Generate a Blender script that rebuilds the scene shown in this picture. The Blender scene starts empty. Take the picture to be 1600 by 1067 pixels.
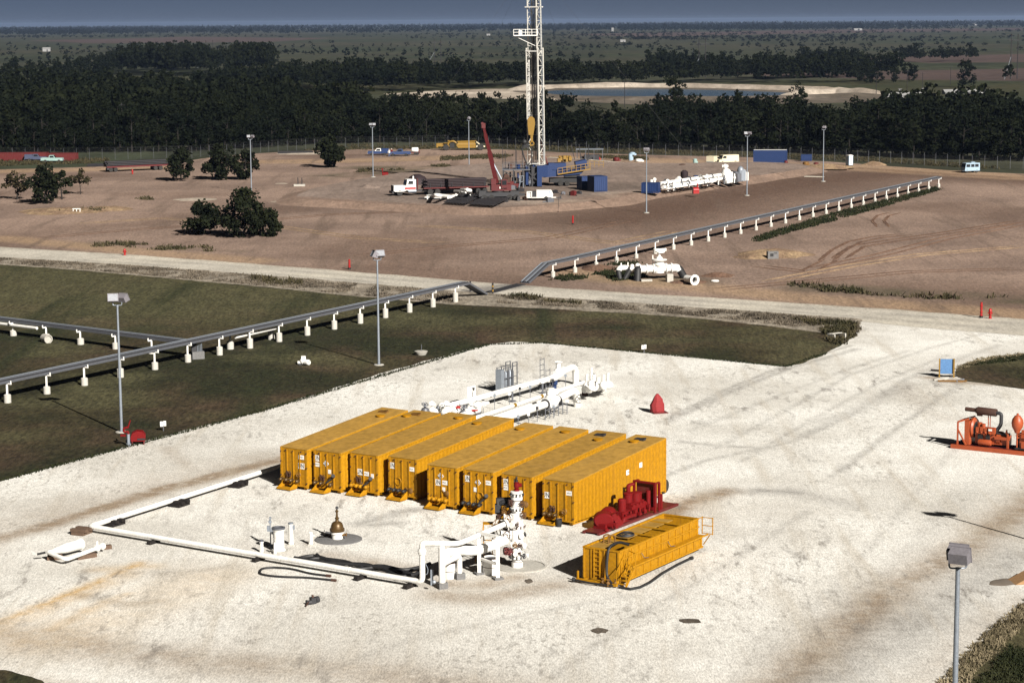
import bpy, bmesh, math, random
import numpy as np
from mathutils import Vector, Matrix, noise
from mathutils.geometry import delaunay_2d_cdt

random.seed(7)
RNG = np.random.default_rng(11)
SC = bpy.context.scene
COL = SC.collection
rad = math.radians

# ------------------------------------------------------------------ camera, sky, sun, exposure
EYE = 32.7                      # height of the viewpoint over the pad, metres
FOC = 3400.0 / 1600.0           # focal length in picture widths
ROLL = 0.007
PITCH = math.atan(500.5 / 3400.0)

cam_data = bpy.data.cameras.new("camera")
cam = bpy.data.objects.new("camera", cam_data)
COL.objects.link(cam)
cam_data.sensor_width = 36.0
cam_data.lens = 36.0 * FOC
cam_data.clip_start = 1.0
cam_data.clip_end = 90000.0
cam.location = (0, 0, EYE)
cam.rotation_euler = (Matrix.Rotation(rad(90) - PITCH, 3, 'X') @ Matrix.Rotation(-ROLL, 3, 'Z')).to_euler()
SC.camera = cam

SUN_AZ = Vector((0.50, -0.866))
SUN_EL = rad(30.5)
world = bpy.data.worlds.new("World")
SC.world = world
world.use_nodes = True
wn = world.node_tree
sky = wn.nodes.new("ShaderNodeTexSky")
sky.sky_type = 'NISHITA'
sky.sun_disc = False
sky.sun_elevation = SUN_EL
sky.sun_rotation = math.atan2(SUN_AZ.x, SUN_AZ.y)
sky.air_density = 0.0155
sky.dust_density = 0.21
sky.ozone_density = 0.0
tint = wn.nodes.new("ShaderNodeMix")            # even white balance of the whole sky
tint.data_type = 'RGBA'
tint.blend_type = 'MULTIPLY'
tint.inputs[0].default_value = 1.0
tint.inputs[7].default_value = (1.06, 1.10, 0.97, 1)
wn.links.new(sky.outputs[0], tint.inputs[6])
wn.links.new(tint.outputs[2], wn.nodes["Background"].inputs[0])
wn.nodes["Background"].inputs[1].default_value = 0.06

sun_data = bpy.data.lights.new("sun", 'SUN')
sun_data.energy = 5.0
sun_data.angle = rad(0.5)
sun_data.color = (1.0, 0.95, 0.875)
sun = bpy.data.objects.new("sun", sun_data)
COL.objects.link(sun)
sun_dir = Vector((SUN_AZ.x * math.cos(SUN_EL), SUN_AZ.y * math.cos(SUN_EL), math.sin(SUN_EL)))
sun.rotation_euler = sun_dir.to_track_quat('Z', 'Y').to_euler()
sun.location = (60, -80, 90)

vs = SC.view_settings
vs.view_transform = 'Standard'
vs.look = 'None'
vs.exposure = 1.05
vs.gamma = 1.0
vs.use_curve_mapping = False
SC.cycles.max_bounces = 6
SC.cycles.diffuse_bounces = 2
SC.cycles.glossy_bounces = 2
SC.cycles.transparent_max_bounces = 12
SC.cycles.volume_bounces = 0


def gp(u, v, h=0.0):
    """Ground survey: the point at height h that the photograph shows at picture position (u, v)."""
    a, b = u - 800.0, 533.5 - v
    x = a * math.cos(ROLL) + b * math.sin(ROLL)
    z = -a * math.sin(ROLL) + b * math.cos(ROLL)
    f = 3400.0
    y = f * math.cos(PITCH) + z * math.sin(PITCH)
    d = -f * math.sin(PITCH) + z * math.cos(PITCH)
    t = (h - EYE) / d
    return Vector((x * t, y * t, h))


def heading(p, q):
    """Angle of the ground direction from picture point p to q."""
    a, b = gp(*p), gp(*q)
    return math.atan2(b.y - a.y, b.x - a.x)


# ------------------------------------------------------------------ mesh building
class MB:
    def __init__(self):
        self.v, self.f = [], []

    def add(self, vs_, fs_):
        n = len(self.v)
        self.v += [tuple(p) for p in vs_]
        self.f += [tuple(i + n for i in f) for f in fs_]
        return self

    def box(self, c, s, rz=0.0, m=None):
        hx, hy, hz = s[0] / 2, s[1] / 2, s[2] / 2
        pts = [Vector((x, y, z)) for z in (-hz, hz) for x, y in ((-hx, -hy), (hx, -hy), (hx, hy), (-hx, hy))]
        r = m if m is not None else Matrix.Rotation(rz, 3, 'Z')
        c = Vector(c)
        return self.add([r @ p + c for p in pts], [(3, 2, 1, 0), (4, 5, 6, 7), (0, 1, 5, 4), (1, 2, 6, 5), (2, 3, 7, 6), (3, 0, 4, 7)])

    def beam(self, p, q, w, h=None, up=(0, 0, 1)):
        p, q = Vector(p), Vector(q)
        h = h or w
        d = (q - p).normalized()
        u = Vector(up)
        if abs(d.dot(u)) > 0.98:
            u = Vector((1, 0, 0))
        s = d.cross(u).normalized()
        t = s.cross(d)
        pts = [e + s * a * w / 2 + t * b * h / 2 for e in (p, q) for a, b in ((-1, -1), (1, -1), (1, 1), (-1, 1))]
        return self.add(pts, [(0, 1, 2, 3), (7, 6, 5, 4), (0, 4, 5, 1), (1, 5, 6, 2), (2, 6, 7, 3), (3, 7, 4, 0)])

    def tube(self, pts, r, n=8, cap=True):
        pts = [Vector(p) for p in pts]
        k = len(pts)
        rs = r if isinstance(r, (list, tuple)) else [r] * k
        d0 = (pts[1] - pts[0]).normalized()
        u = Vector((0, 0, 1)) if abs(d0.z) < 0.9 else Vector((1, 0, 0))
        s = d0.cross(u).normalized()
        verts, prev = [], d0
        for i, p in enumerate(pts):
            if i == 0:
                d = d0
            elif i == k - 1:
                d = (pts[i] - pts[i - 1]).normalized()
            else:
                d = ((pts[i + 1] - p).normalized() + (p - pts[i - 1]).normalized())
                d = d.normalized() if d.length > 1e-6 else prev
            q = prev.rotation_difference(d)
            s = (q @ s)
            s = (s - d * s.dot(d)).normalized()
            t = d.cross(s)
            prev = d
            for j in range(n):
                a = 2 * math.pi * j / n
                verts.append(p + (s * math.cos(a) + t * math.sin(a)) * rs[i])
        fs_ = []
        for i in range(k - 1):
            for j in range(n):
                a, b = i * n + j, i * n + (j + 1) % n
                fs_.append((a, b, b + n, a + n))
        if cap:
            fs_.append(tuple(range(n - 1, -1, -1)))
            fs_.append(tuple((k - 1) * n + j for j in range(n)))
        return self.add(verts, fs_)

    def lathe(self, prof, c=(0, 0, 0), n=16, axis=(0, 0, 1), caps=True):
        """prof: (radius, distance along the axis) pairs."""
        c = Vector(c)
        q = Vector((0, 0, 1)).rotation_difference(Vector(axis).normalized())
        verts, fs_, rows = [], [], []
        for r, z in prof:
            if r < 1e-5:
                rows.append([len(verts)])
                verts.append(q @ Vector((0, 0, z)) + c)
            else:
                rows.append(list(range(len(verts), len(verts) + n)))
                for j in range(n):
                    a = 2 * math.pi * j / n
                    verts.append(q @ Vector((r * math.cos(a), r * math.sin(a), z)) + c)
        for A, B in zip(rows, rows[1:]):
            for j in range(n):
                j2 = (j + 1) % n
                if len(A) == 1 and len(B) == 1:
                    continue
                if len(A) == 1:
                    fs_.append((A[0], B[j2], B[j])[::-1])
                elif len(B) == 1:
                    fs_.append((A[j], A[j2], B[0]))
                else:
                    fs_.append((A[j], A[j2], B[j2], B[j]))
        if caps and len(rows[0]) > 1:
            fs_.append(tuple(rows[0][::-1]))
        if caps and len(rows[-1]) > 1:
            fs_.append(tuple(rows[-1]))
        return self.add(verts, fs_)

    def cyl(self, c, r, h, n=12, axis=(0, 0, 1)):
        return self.lathe([(r, 0), (r, h)], c, n, axis)

    def flange(self, c, r, h, axis):
        a = Vector(axis).normalized()
        return self.lathe([(r, -h / 2), (r, h / 2)], c, 14, a)

    def ball(self, c, r, n=10, sz=1.0):
        k = max(4, n // 2)
        return self.lathe([(r * math.sin(math.pi * i / k), -r * sz * math.cos(math.pi * i / k)) for i in range(k + 1)], c, n)

    def ring(self, c, R, r, axis=(0, 0, 1), n=14, m=5):
        q = Vector((0, 0, 1)).rotation_difference(Vector(axis).normalized())
        c = Vector(c)
        verts, fs_ = [], []
        for i in range(n):
            a = 2 * math.pi * i / n
            for j in range(m):
                b = 2 * math.pi * j / m
                verts.append(q @ Vector(((R + r * math.cos(b)) * math.cos(a), (R + r * math.cos(b)) * math.sin(a), r * math.sin(b))) + c)
        for i in range(n):
            for j in range(m):
                a, b = i * m + j, i * m + (j + 1) % m
                a2, b2 = ((i + 1) % n) * m + j, ((i + 1) % n) * m + (j + 1) % m
                fs_.append((a, a2, b2, b))
        return self.add(verts, fs_)

    def prism(self, poly, vec):
        """poly: planar outline of 3-D points, pushed along vec."""
        n = len(poly)
        v = Vector(vec)
        A = [Vector(p) for p in poly]
        nrm = Vector((0, 0, 0))
        for i in range(n):
            nrm += A[i].cross(A[(i + 1) % n])
        if nrm.dot(v) < 0:
            A.reverse()
        self.add(A + [p + v for p in A], [tuple(range(n - 1, -1, -1)), tuple(range(n, 2 * n))] + [(i, (i + 1) % n, (i + 1) % n + n, i + n) for i in range(n)])
        return self

    def wheel(self, c, R, r, axis):
        """hand wheel with rim and three spokes"""
        self.ring(c, R, r, axis, 12, 4)
        q = Vector((0, 0, 1)).rotation_difference(Vector(axis).normalized())
        for k in range(3):
            d = q @ Vector((math.cos(k * math.pi / 3), math.sin(k * math.pi / 3), 0)) * R
            self.beam(Vector(c) - d, Vector(c) + d, r * 1.3)
        return self

    def mesh(self, name):
        me = bpy.data.meshes.new(name)
        me.from_pydata(self.v, [], self.f)
        me.polygons.foreach_set("use_smooth", [True] * len(me.polygons))
        me.update()
        me.set_sharp_from_angle(angle=rad(38))
        return me


def fillet(pts, r, seg=5):
    """round the corners of a polyline"""
    pts = [Vector(p) for p in pts]
    out = [pts[0]]
    for a, b, c in zip(pts, pts[1:], pts[2:]):
        d1, d2 = (a - b), (c - b)
        k = min(r, d1.length * 0.48, d2.length * 0.48)
        p, q = b + d1.normalized() * k, b + d2.normalized() * k
        for i in range(seg + 1):
            t = i / seg
            out.append(p * (1 - t) ** 2 + b * 2 * t * (1 - t) + q * t * t)
    out.append(pts[-1])
    return out


def link(o, parent=None):
    COL.objects.link(o)
    if parent is not None:
        o.parent = parent
    return o


def part(parent, name, mb, mat, label=None):
    me = mb.mesh(name) if isinstance(mb, MB) else mb
    if len(me.materials) == 0:
        me.materials.append(mat)
    o = link(bpy.data.objects.new(name, me), parent)
    if label:
        o["label"] = label
    return o


def tag(o, label, cat, group=None, kind=None):
    o["label"] = label
    if cat:
        o["category"] = cat
    if group:
        o["group"] = group
    if kind:
        o["kind"] = kind
    return o


def thing(name, label, cat, loc=(0, 0, 0), rz=0.0, group=None):
    o = link(bpy.data.objects.new(name, None))
    o.empty_display_size = 0.3
    o.location = loc
    o.rotation_euler = (0, 0, rz)
    return tag(o, label, cat, group)


def single(name, mb, mat, label, cat, loc=(0, 0, 0), rz=0.0, group=None):
    o = part(None, name, mb, mat)
    o.location = loc
    o.rotation_euler = (0, 0, rz)
    return tag(o, label, cat, group)


def copy_tree(o, parent=None, loc=None, rz=None, label=None):
    c = o.copy()
    COL.objects.link(c)
    c.parent = parent
    if loc is not None:
        c.location = loc
    if rz is not None:
        c.rotation_euler = (0, 0, rz)
    if label:
        c["label"] = label
    for ch in list(o.children):
        copy_tree(ch, c)
    return c


def stuff(o, parentless_label=None):
    o["kind"] = "stuff"
    return o


# ------------------------------------------------------------------ materials
def nodes_of(m):
    m.use_nodes = True
    nt = m.node_tree
    return nt, nt.nodes["Principled BSDF"]


def setin(n, **kw):
    for k, v in kw.items():
        n.inputs[k.replace("_", " ")].default_value = v


class NT:
    def __init__(self, nt):
        self.nt = nt
        self.pos = None

    def new(self, t, **props):
        n = self.nt.nodes.new(t)
        for k, v in props.items():
            setattr(n, k, v)
        return n

    def link(self, a, b):
        self.nt.links.new(a, b)

    def position(self, scale=(1, 1, 1), rot=(0, 0, 0)):
        g = self.new("ShaderNodeNewGeometry")
        m = self.new("ShaderNodeMapping")
        m.inputs["Scale"].default_value = scale
        m.inputs["Rotation"].default_value = rot
        self.link(g.outputs["Position"], m.inputs["Vector"])
        return m.outputs[0]

    def noise(self, scale, detail=4, rough=0.55, vec=None, dist=0.0):
        n = self.new("ShaderNodeTexNoise")
        setin(n, Scale=scale, Detail=detail, Roughness=rough, Distortion=dist)
        self.link(vec if vec is not None else self.position(), n.inputs["Vector"])
        return n.outputs["Fac"]

    def ramp(self, fac, a, b, va=0.0, vb=1.0):
        n = self.new("ShaderNodeMapRange")
        n.interpolation_type = 'SMOOTHSTEP'
        setin(n, From_Min=a, From_Max=b, To_Min=va, To_Max=vb)
        self.link(fac, n.inputs[0])
        return n.outputs[0]

    def math(self, op, a, b):
        n = self.new("ShaderNodeMath", operation=op, use_clamp=False)
        for i, x in enumerate((a, b)):
            if isinstance(x, (int, float)):
                n.inputs[i].default_value = x
            else:
                self.link(x, n.inputs[i])
        return n.outputs[0]

    def mix(self, fac, a, b, mode='MIX'):
        n = self.new("ShaderNodeMix", data_type='RGBA', blend_type=mode)
        for sock, x in ((n.inputs[0], fac), (n.inputs[6], a), (n.inputs[7], b)):
            if isinstance(x, (int, float)):
                sock.default_value = x
            elif isinstance(x, tuple):
                sock.default_value = x if len(x) == 4 else (*x, 1)
            else:
                self.link(x, sock)
        return n.outputs[2]

    def bump(self, h, strength, dist):
        n = self.new("ShaderNodeBump")
        setin(n, Strength=strength, Distance=dist)
        self.link(h, n.inputs["Height"])
        return n.outputs[0]


MATS = {}


def paint(name, col, rough=0.5, metal=0.0, dirt=0.35, dcol=(0.10, 0.075, 0.05), scale=1.3, grain=0.0, spec=0.4, bump=0.0, streak=0.0, vary=0.0):
    """Weathered paint, steel, rubber, concrete ...: base colour, blotchy wear and fine speckle in world space."""
    m = bpy.data.materials.new(name)
    nt, b = nodes_of(m)
    N = NT(nt)
    n1 = N.noise(scale, 6, 0.65)
    c = N.mix(N.ramp(n1, 0.52, 0.78, 0.0, dirt), tuple(col), tuple(dcol))
    n2 = N.noise(scale * 6, 3, 0.6)
    k = N.ramp(n2, 0.2, 0.8, 0.82 - grain, 1.14 + grain)
    rgb = N.new("ShaderNodeCombineColor")
    for i in range(3):
        N.link(k, rgb.inputs[i])
    c = N.mix(1.0, c, rgb.outputs[0], 'MULTIPLY')
    if vary:
        oi_ = N.new("ShaderNodeObjectInfo")
        kv = N.ramp(oi_.outputs["Random"], 0.0, 1.0, 1 - vary, 1 + vary)
        cv_ = N.new("ShaderNodeCombineColor")
        for i in range(3):
            N.link(kv, cv_.inputs[i])
        c = N.mix(1.0, c, cv_.outputs[0], 'MULTIPLY')
    N.link(c, b.inputs["Base Color"])
    setin(b, Roughness=rough, Metallic=metal, Specular_IOR_Level=spec)
    if streak:
        sv = N.position((2.2, 2.2, 0.16))
        c = N.mix(N.ramp(N.noise(1.6, 5, 0.7, sv), 0.54, 0.74, 0, streak), c, tuple(dcol))
        N.link(c, b.inputs["Base Color"])
    if bump:
        N.link(N.bump(N.noise(scale * 9, 3), bump, 0.03), b.inputs["Normal"])
    MATS[name] = m
    return m


YEL = paint("yellow_paint", (0.325, 0.153, 0.0045), 0.6, 0, 0.22, (0.16, 0.075, 0.014), 0.9, 0.03, 0.15, 0.0, 0.45, 0.06)
YROOF = paint("yellow_roof_paint", (0.275, 0.158, 0.034), 0.8, 0, 0.3, (0.20, 0.125, 0.05), 0.35, 0.05, 0.1, 0.08, 0.0, 0.09)
YPLANT = paint("yellow_machine_paint", (0.20, 0.115, 0.016), 0.5, 0, 0.5, (0.12, 0.08, 0.03), 1.5)
WHITE = paint("white_paint", (0.64, 0.63, 0.60), 0.45, 0, 0.30, (0.38, 0.29, 0.20), 1.6, 0.0, 0.4, 0.0, 0.25)
CREAM = paint("cream_paint", (0.52, 0.47, 0.34), 0.45, 0, 0.15)
RED = paint("red_paint", (0.125, 0.0050, 0.0055), 0.6, 0, 0.4, (0.05, 0.010, 0.008), 2.0, 0.06, 0.12)
CRANE = paint("crane_red_paint", (0.075, 0.007, 0.008), 0.5, 0, 0.4, (0.05, 0.02, 0.02), 2.0)
DKRED = paint("dark_red_paint", (0.085, 0.009, 0.009), 0.55, 0, 0.4)
HYDR = paint("hydrant_red_paint", (0.27, 0.010, 0.010), 0.45, 0, 0.2)
TARP = paint("red_tarpaulin", (0.19, 0.013, 0.015), 0.8, 0, 0.2, (0.15, 0.02, 0.02))
ORANGE = paint("orange_paint", (0.28, 0.055, 0.017), 0.45, 0, 0.35, (0.12, 0.03, 0.015), 2.2)
BLUE = paint("blue_paint", (0.008, 0.024, 0.085), 0.45, 0, 0.25, (0.03, 0.04, 0.10))
LBLUE = paint("pale_blue_paint", (0.25, 0.34, 0.42), 0.45, 0, 0.2)
SIGNBLUE = paint("sign_blue_paint", (0.07, 0.16, 0.32), 0.5, 0, 0.15)
TEAL = paint("pale_green_paint", (0.22, 0.32, 0.30), 0.45, 0, 0.15)
STEEL = paint("grey_steel", (0.10, 0.105, 0.12), 0.5, 0.3, 0.35, (0.08, 0.06, 0.05), 1.5)
GALV = paint("galvanised_steel", (0.21, 0.235, 0.27), 0.45, 0.35, 0.2, (0.16, 0.15, 0.14), 1.5)
RACK = paint("dull_rack_steel", (0.075, 0.083, 0.103), 0.5, 0.2, 0.35, (0.07, 0.06, 0.05), 0.8)
BLACK = paint("black_rubber", (0.012, 0.012, 0.013), 0.6, 0, 0.3, (0.05, 0.045, 0.04), 2.0)
PIPE = paint("dark_pipe_steel", (0.011, 0.010, 0.012), 0.7, 0.0, 0.4, (0.05, 0.03, 0.022), 1.0)
MAROON = paint("dark_maroon_pipe", (0.016, 0.008, 0.010), 0.75, 0, 0.4, (0.02, 0.01, 0.01), 1.0)
RUST = paint("rusted_steel", (0.05, 0.022, 0.014), 0.75, 0.1, 0.5, (0.03, 0.015, 0.01), 3.0)
BRASS = paint("brown_bronze_paint", (0.085, 0.050, 0.018), 0.4, 0.4, 0.4, (0.05, 0.03, 0.015), 3.0)
OCHRE = paint("ochre_fittings", (0.15, 0.075, 0.018), 0.5, 0.1, 0.5, (0.06, 0.03, 0.01), 4.0)
CONC = paint("concrete", (0.34, 0.325, 0.29), 0.9, 0, 0.4, (0.22, 0.19, 0.15), 1.2, 0.05, 0.2, 0.2)
DCONC = paint("grey_concrete", (0.13, 0.128, 0.128), 0.9, 0, 0.4, (0.10, 0.09, 0.08), 1.2, 0.05, 0.2, 0.2)
WCONC = paint("whitewashed_concrete", (0.40, 0.385, 0.35), 0.85, 0, 0.35, (0.38, 0.33, 0.26), 1.8, 0.03, 0.2, 0.2)
TIMBER = paint("weathered_timber", (0.10, 0.065, 0.045), 0.85, 0, 0.5, (0.04, 0.03, 0.02), 3.0, 0.08, 0.2, 0.3)
DTIMBER = paint("dark_creosoted_timber", (0.012, 0.010, 0.0095), 0.85, 0, 0.5, (0.06, 0.045, 0.03), 3.0, 0.08, 0.2, 0.3)
TYRE = paint("tyre_rubber", (0.018, 0.017, 0.016), 0.8, 0, 0.4, (0.07, 0.055, 0.04), 2.0)
GLASS = paint("dark_window_glass", (0.012, 0.014, 0.017), 0.12, 0, 0.05, (0.03, 0.03, 0.03), 1.0, 0, 0.6)
LAMPGL = paint("floodlight_glass", (0.22, 0.23, 0.25), 0.3, 0.0, 0.1)
DKGREY = paint("dark_grey_steel", (0.024, 0.024, 0.027), 0.6, 0.0, 0.4, (0.08, 0.06, 0.05), 2.0)
SHEET = paint("plastic_sheet_white", (0.48, 0.44, 0.37), 0.7, 0, 0.4, (0.4, 0.33, 0.25), 0.8)
BLKINK = paint("black_ink", (0.012, 0.012, 0.015), 0.6, 0, 0.0)
GREYINK = paint("grey_ink", (0.12, 0.13, 0.15), 0.6, 0, 0.0)


def foliage(name, col, col2, scale=0.35):
    m = bpy.data.materials.new(name)
    nt, b = nodes_of(m)
    N = NT(nt)
    n = N.noise(scale, 4, 0.6)
    c = N.mix(N.ramp(n, 0.32, 0.68), tuple(col), tuple(col2))
    n2 = N.noise(scale * 9, 2, 0.6)
    c = N.mix(N.ramp(n2, 0.55, 0.8, 0, 0.5), c, tuple(x * 1.7 for x in col2))
    N.link(c, b.inputs["Base Color"])
    setin(b, Roughness=0.8, Specular_IOR_Level=0.05)
    MATS[name] = m
    return m


LEAF = foliage("broad_leaves", (0.0055, 0.0075, 0.0038), (0.012, 0.0145, 0.0065))
FLEAF = foliage("forest_leaves", (0.0026, 0.0044, 0.0025), (0.0080, 0.0100, 0.0042), 0.05)
DLEAF = foliage("distant_leaves", (0.0030, 0.0048, 0.0034), (0.0065, 0.0084, 0.0048), 0.02)
SPARSE = foliage("dry_leaves", (0.014, 0.015, 0.007), (0.034, 0.026, 0.014))
BARK = paint("bark", (0.014, 0.011, 0.009), 0.9, 0, 0.4, (0.03, 0.025, 0.02), 2.0)
WEED = foliage("roadside_weeds", (0.050, 0.042, 0.032), (0.13, 0.108, 0.082), 0.25)
GWEED = foliage("green_weeds", (0.010, 0.014, 0.006), (0.024, 0.026, 0.012), 0.3)
DWEED = foliage("brown_green_weeds", (0.024, 0.024, 0.012), (0.055, 0.045, 0.025), 0.3)
STRAW = foliage("straw_grass", (0.085, 0.070, 0.042), (0.20, 0.165, 0.105), 0.3)
# ------------------------------------------------------------------ ground sheets
def smooth_closed(pts, n=2):
    for _ in range(n):
        out = []
        for a, b in zip(pts, pts[1:] + pts[:1]):
            out += [a * 0.75 + b * 0.25, a * 0.25 + b * 0.75]
        pts = out
    return pts


def ragged(pts, step, amp, freq, seed=0):
    """subdivide a closed outline and wander its edge"""
    out = []
    for a, b in zip(pts, pts[1:] + pts[:1]):
        d = b - a
        k = max(1, int(d.length / step))
        nrm = Vector((-d.y, d.x)).normalized() if d.length > 1e-6 else Vector((0, 0))
        for i in range(k):
            p = a + d * (i / k)
            q = Vector((p.x * freq + seed * 17.3, p.y * freq, seed * 3.1))
            w = noise.noise(q) * amp + noise.noise(q * 3.3) * amp * 0.5 + noise.noise(q * 9.1) * amp * 0.25
            out.append(p + nrm * w)
    return out


def outline(pix, h=0.0):
    return [gp(u, v, h).to_2d() for u, v in pix]


def inside(P, g):
    ins = np.zeros(len(g), bool)
    for (ax, ay), (bx, by) in zip(P, np.roll(P, -1, 0)):
        if ay != by:
            ins ^= ((ay > g[:, 1]) != (by > g[:, 1])) & (g[:, 0] < (bx - ax) * (g[:, 1] - ay) / (by - ay) + ax)
    return ins


def sheet(name, pts, z, mat, spacing=None, marks=None, lift=None, top=None):
    """flat ground sheet from a 2-D outline; spacing fills it with a grid whose points carry the colour attribute 'marks'"""
    if spacing is None:
        bm = bmesh.new()
        f = bm.faces.new([bm.verts.new((p.x, p.y, z)) for p in pts])
        bm.normal_update()
        if f.normal.z < 0:
            f.normal_flip()
        bmesh.ops.triangulate(bm, faces=[f])
        me = bpy.data.meshes.new(name)
        bm.to_mesh(me)
        bm.free()
    else:
        P = np.array([(p.x, p.y) for p in pts])
        x0, y0 = P.min(0)
        x1, y1 = P.max(0)
        gx, gy = np.meshgrid(np.arange(x0, x1, spacing), np.arange(y0, y1, spacing))
        g = np.stack([gx.ravel(), gy.ravel()], 1)
        g += RNG.uniform(-0.3, 0.3, g.shape) * spacing
        # keep what the camera can see, with a margin to each side
        keep = (np.abs(g[:, 0]) < 0.30 * g[:, 1] + 10)
        g = g[keep]
        ins = inside(P, g)
        g = g[ins]
        co = [Vector(p) for p in P] + [Vector(p) for p in g]
        n = len(P)
        vs_, _e, fs_, *_r = delaunay_2d_cdt(co, [(i, (i + 1) % n) for i in range(n)], [], 1, 1e-5, False)
        V = np.array([(p.x, p.y) for p in vs_])
        T = np.array([tuple(f) for f in fs_])
        fs_ = T[inside(P, V[T].mean(1))].tolist()
        zz = np.full(len(V), z)
        if lift is not None:
            zz = zz + lift(V)
        me = bpy.data.meshes.new(name)
        me.from_pydata(np.column_stack([V, zz]).tolist(), [], [tuple(f) for f in fs_])
        if marks is not None:
            a = me.attributes.new("marks", 'FLOAT_COLOR', 'POINT')
            C = np.clip(marks(V), 0, 1)
            a.data.foreach_set("color", C.astype(np.float32).ravel())
        if me.polygons and me.polygons[0].normal.z < 0:
            me.flip_normals()
        me.polygons.foreach_set("use_smooth", [True] * len(me.polygons))
    me.materials.append(mat)
    o = link(bpy.data.objects.new(name, me))
    o["kind"] = "structure"
    return o


def seg_dist(V, line):
    d = np.full(len(V), 1e9)
    for a, b in zip(line, line[1:]):
        a, b = np.array(a), np.array(b)
        ab = b - a
        t = np.clip(((V - a) @ ab) / (ab @ ab), 0, 1)
        d = np.minimum(d, np.linalg.norm(V - (a + t[:, None] * ab), axis=1))
    return d


def vnoise(V, f, seed):
    return np.array([noise.fractal(Vector((x * f + seed, y * f - seed, seed * 0.7)), 1.0, 2.0, 4) for x, y in V])


def ground_mat(name, base, alt, mark_r=None, mark_g=None, mark_b=None, s1=0.05, speck=0.25, speck_s=9.0, rough=0.95, streak=None, smudge=None, bump=0.25, grain=None, midk=0.45, fleck=None):
    """earth, gravel, turf: two base colours in large patches, wear painted on the sheet ('marks'), fine stones"""
    m = bpy.data.materials.new(name)
    nt, b = nodes_of(m)
    N = NT(nt)
    P = N.position()
    big = N.noise(s1, 7, 0.62, P)
    c = N.mix(N.ramp(big, 0.36, 0.64), tuple(base), tuple(alt))
    if mark_r:
        at = N.new("ShaderNodeAttribute", attribute_name="marks")
        sp = N.new("ShaderNodeSeparateColor")
        N.link(at.outputs["Color"], sp.inputs[0])
        edge = N.noise(0.9, 5, 0.7, P)
        for ch, col in ((0, mark_r), (1, mark_g), (2, mark_b)):
            if col:
                k = N.math('MULTIPLY', sp.outputs[ch], N.ramp(edge, 0.25, 0.62, 0.68, 1.12))
                n_ = N.new("ShaderNodeClamp")
                N.link(k, n_.inputs[0])
                c = N.mix(n_.outputs[0], c, tuple(col))
    if smudge:
        # scattered grey scuffs, drawn out along the wheel direction
        rot, col, lo, hi, sc, strength = smudge
        v = N.position((1.0, 0.28, 1.0), (0, 0, rot))
        s = N.noise(sc, 5, 0.68, v, 0.15)
        gate = N.ramp(N.noise(0.045, 3, 0.6, P), 0.42, 0.62)
        c = N.mix(N.math('MULTIPLY', N.ramp(s, lo, hi, 0, strength), gate), c, tuple(col))
    if fleck:
        # small dark gritty flecks gathered in drifts
        v = N.position((1.0, 0.45, 1.0), (0, 0, 0.35))
        s = N.noise(2.3, 5, 0.72, v, 0.4)
        gate = N.math('MAXIMUM', N.ramp(N.noise(0.16, 4, 0.65, P), 0.50, 0.68), at.outputs['Alpha'])
        c = N.mix(N.math('MULTIPLY', N.ramp(s, 0.51, 0.64, 0, fleck[1]), gate), c, tuple(fleck[0]))
    if streak:
        rot, col, sc, strength = streak
        v = N.position((1.0, 0.07, 1.0), (0, 0, rot))
        s = N.noise(sc, 4, 0.6, v, 0.2)
        c = N.mix(N.ramp(s, 0.5, 0.72, 0, strength), c, tuple(col))
    PG = N.position(grain) if grain else N.position((1.0, 0.35, 1.0))
    fine = N.noise(speck_s, 3, 0.75, PG)
    mid = N.noise(speck_s * 0.22, 4, 0.7, PG)
    k = N.math('MULTIPLY', N.ramp(fine, 0.25, 0.75, 1 - speck, 1 + speck), N.ramp(mid, 0.25, 0.75, 1 - speck * midk, 1 + speck * midk))
    cc = N.new("ShaderNodeCombineColor")
    for i in range(3):
        N.link(k, cc.inputs[i])
    c = N.mix(1.0, c, cc.outputs[0], 'MULTIPLY')
    N.link(c, b.inputs["Base Color"])
    setin(b, Roughness=rough, Specular_IOR_Level=0.15)
    if bump:
        N.link(N.bump(N.math('ADD', fine, N.math('MULTIPLY', mid, 2.0)), bump, 0.12), b.inputs["Normal"])
    return m


GRAVEL = ground_mat("white_limestone_gravel", (0.615, 0.603, 0.565), (0.470, 0.452, 0.413), (0.235, 0.182, 0.130), (0.175, 0.165, 0.152), (0.40, 0.25, 0.085),
                    s1=0.06, speck=0.30, speck_s=11.0, grain=(1.0, 0.25, 1.0), midk=0.22, fleck=((0.165, 0.15, 0.13), 0.62), smudge=(0.55, (0.14, 0.125, 0.11), 0.52, 0.68, 0.85, 0.75), streak=(-0.62, (0.36, 0.32, 0.26), 0.5, 0.5), bump=0.14)
ROADM = ground_mat("pale_shell_road", (0.42, 0.39, 0.335), (0.34, 0.315, 0.27), (0.20, 0.165, 0.125), (0.145, 0.135, 0.125), (0.5, 0.46, 0.38),
                   s1=0.09, speck=0.22, speck_s=3.5, bump=0.25)
DIRT = ground_mat("brown_bare_dirt", (0.235, 0.168, 0.132), (0.158, 0.112, 0.089), (0.085, 0.052, 0.037), (0.065, 0.058, 0.034), (0.30, 0.205, 0.125),
                  s1=0.035, speck=0.30, speck_s=2.6, midk=0.25, smudge=(1.35, (0.095, 0.068, 0.053), 0.52, 0.72, 0.5, 0.55), streak=(0.9, (0.11, 0.078, 0.060), 0.30, 0.7), bump=0.5)
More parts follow.
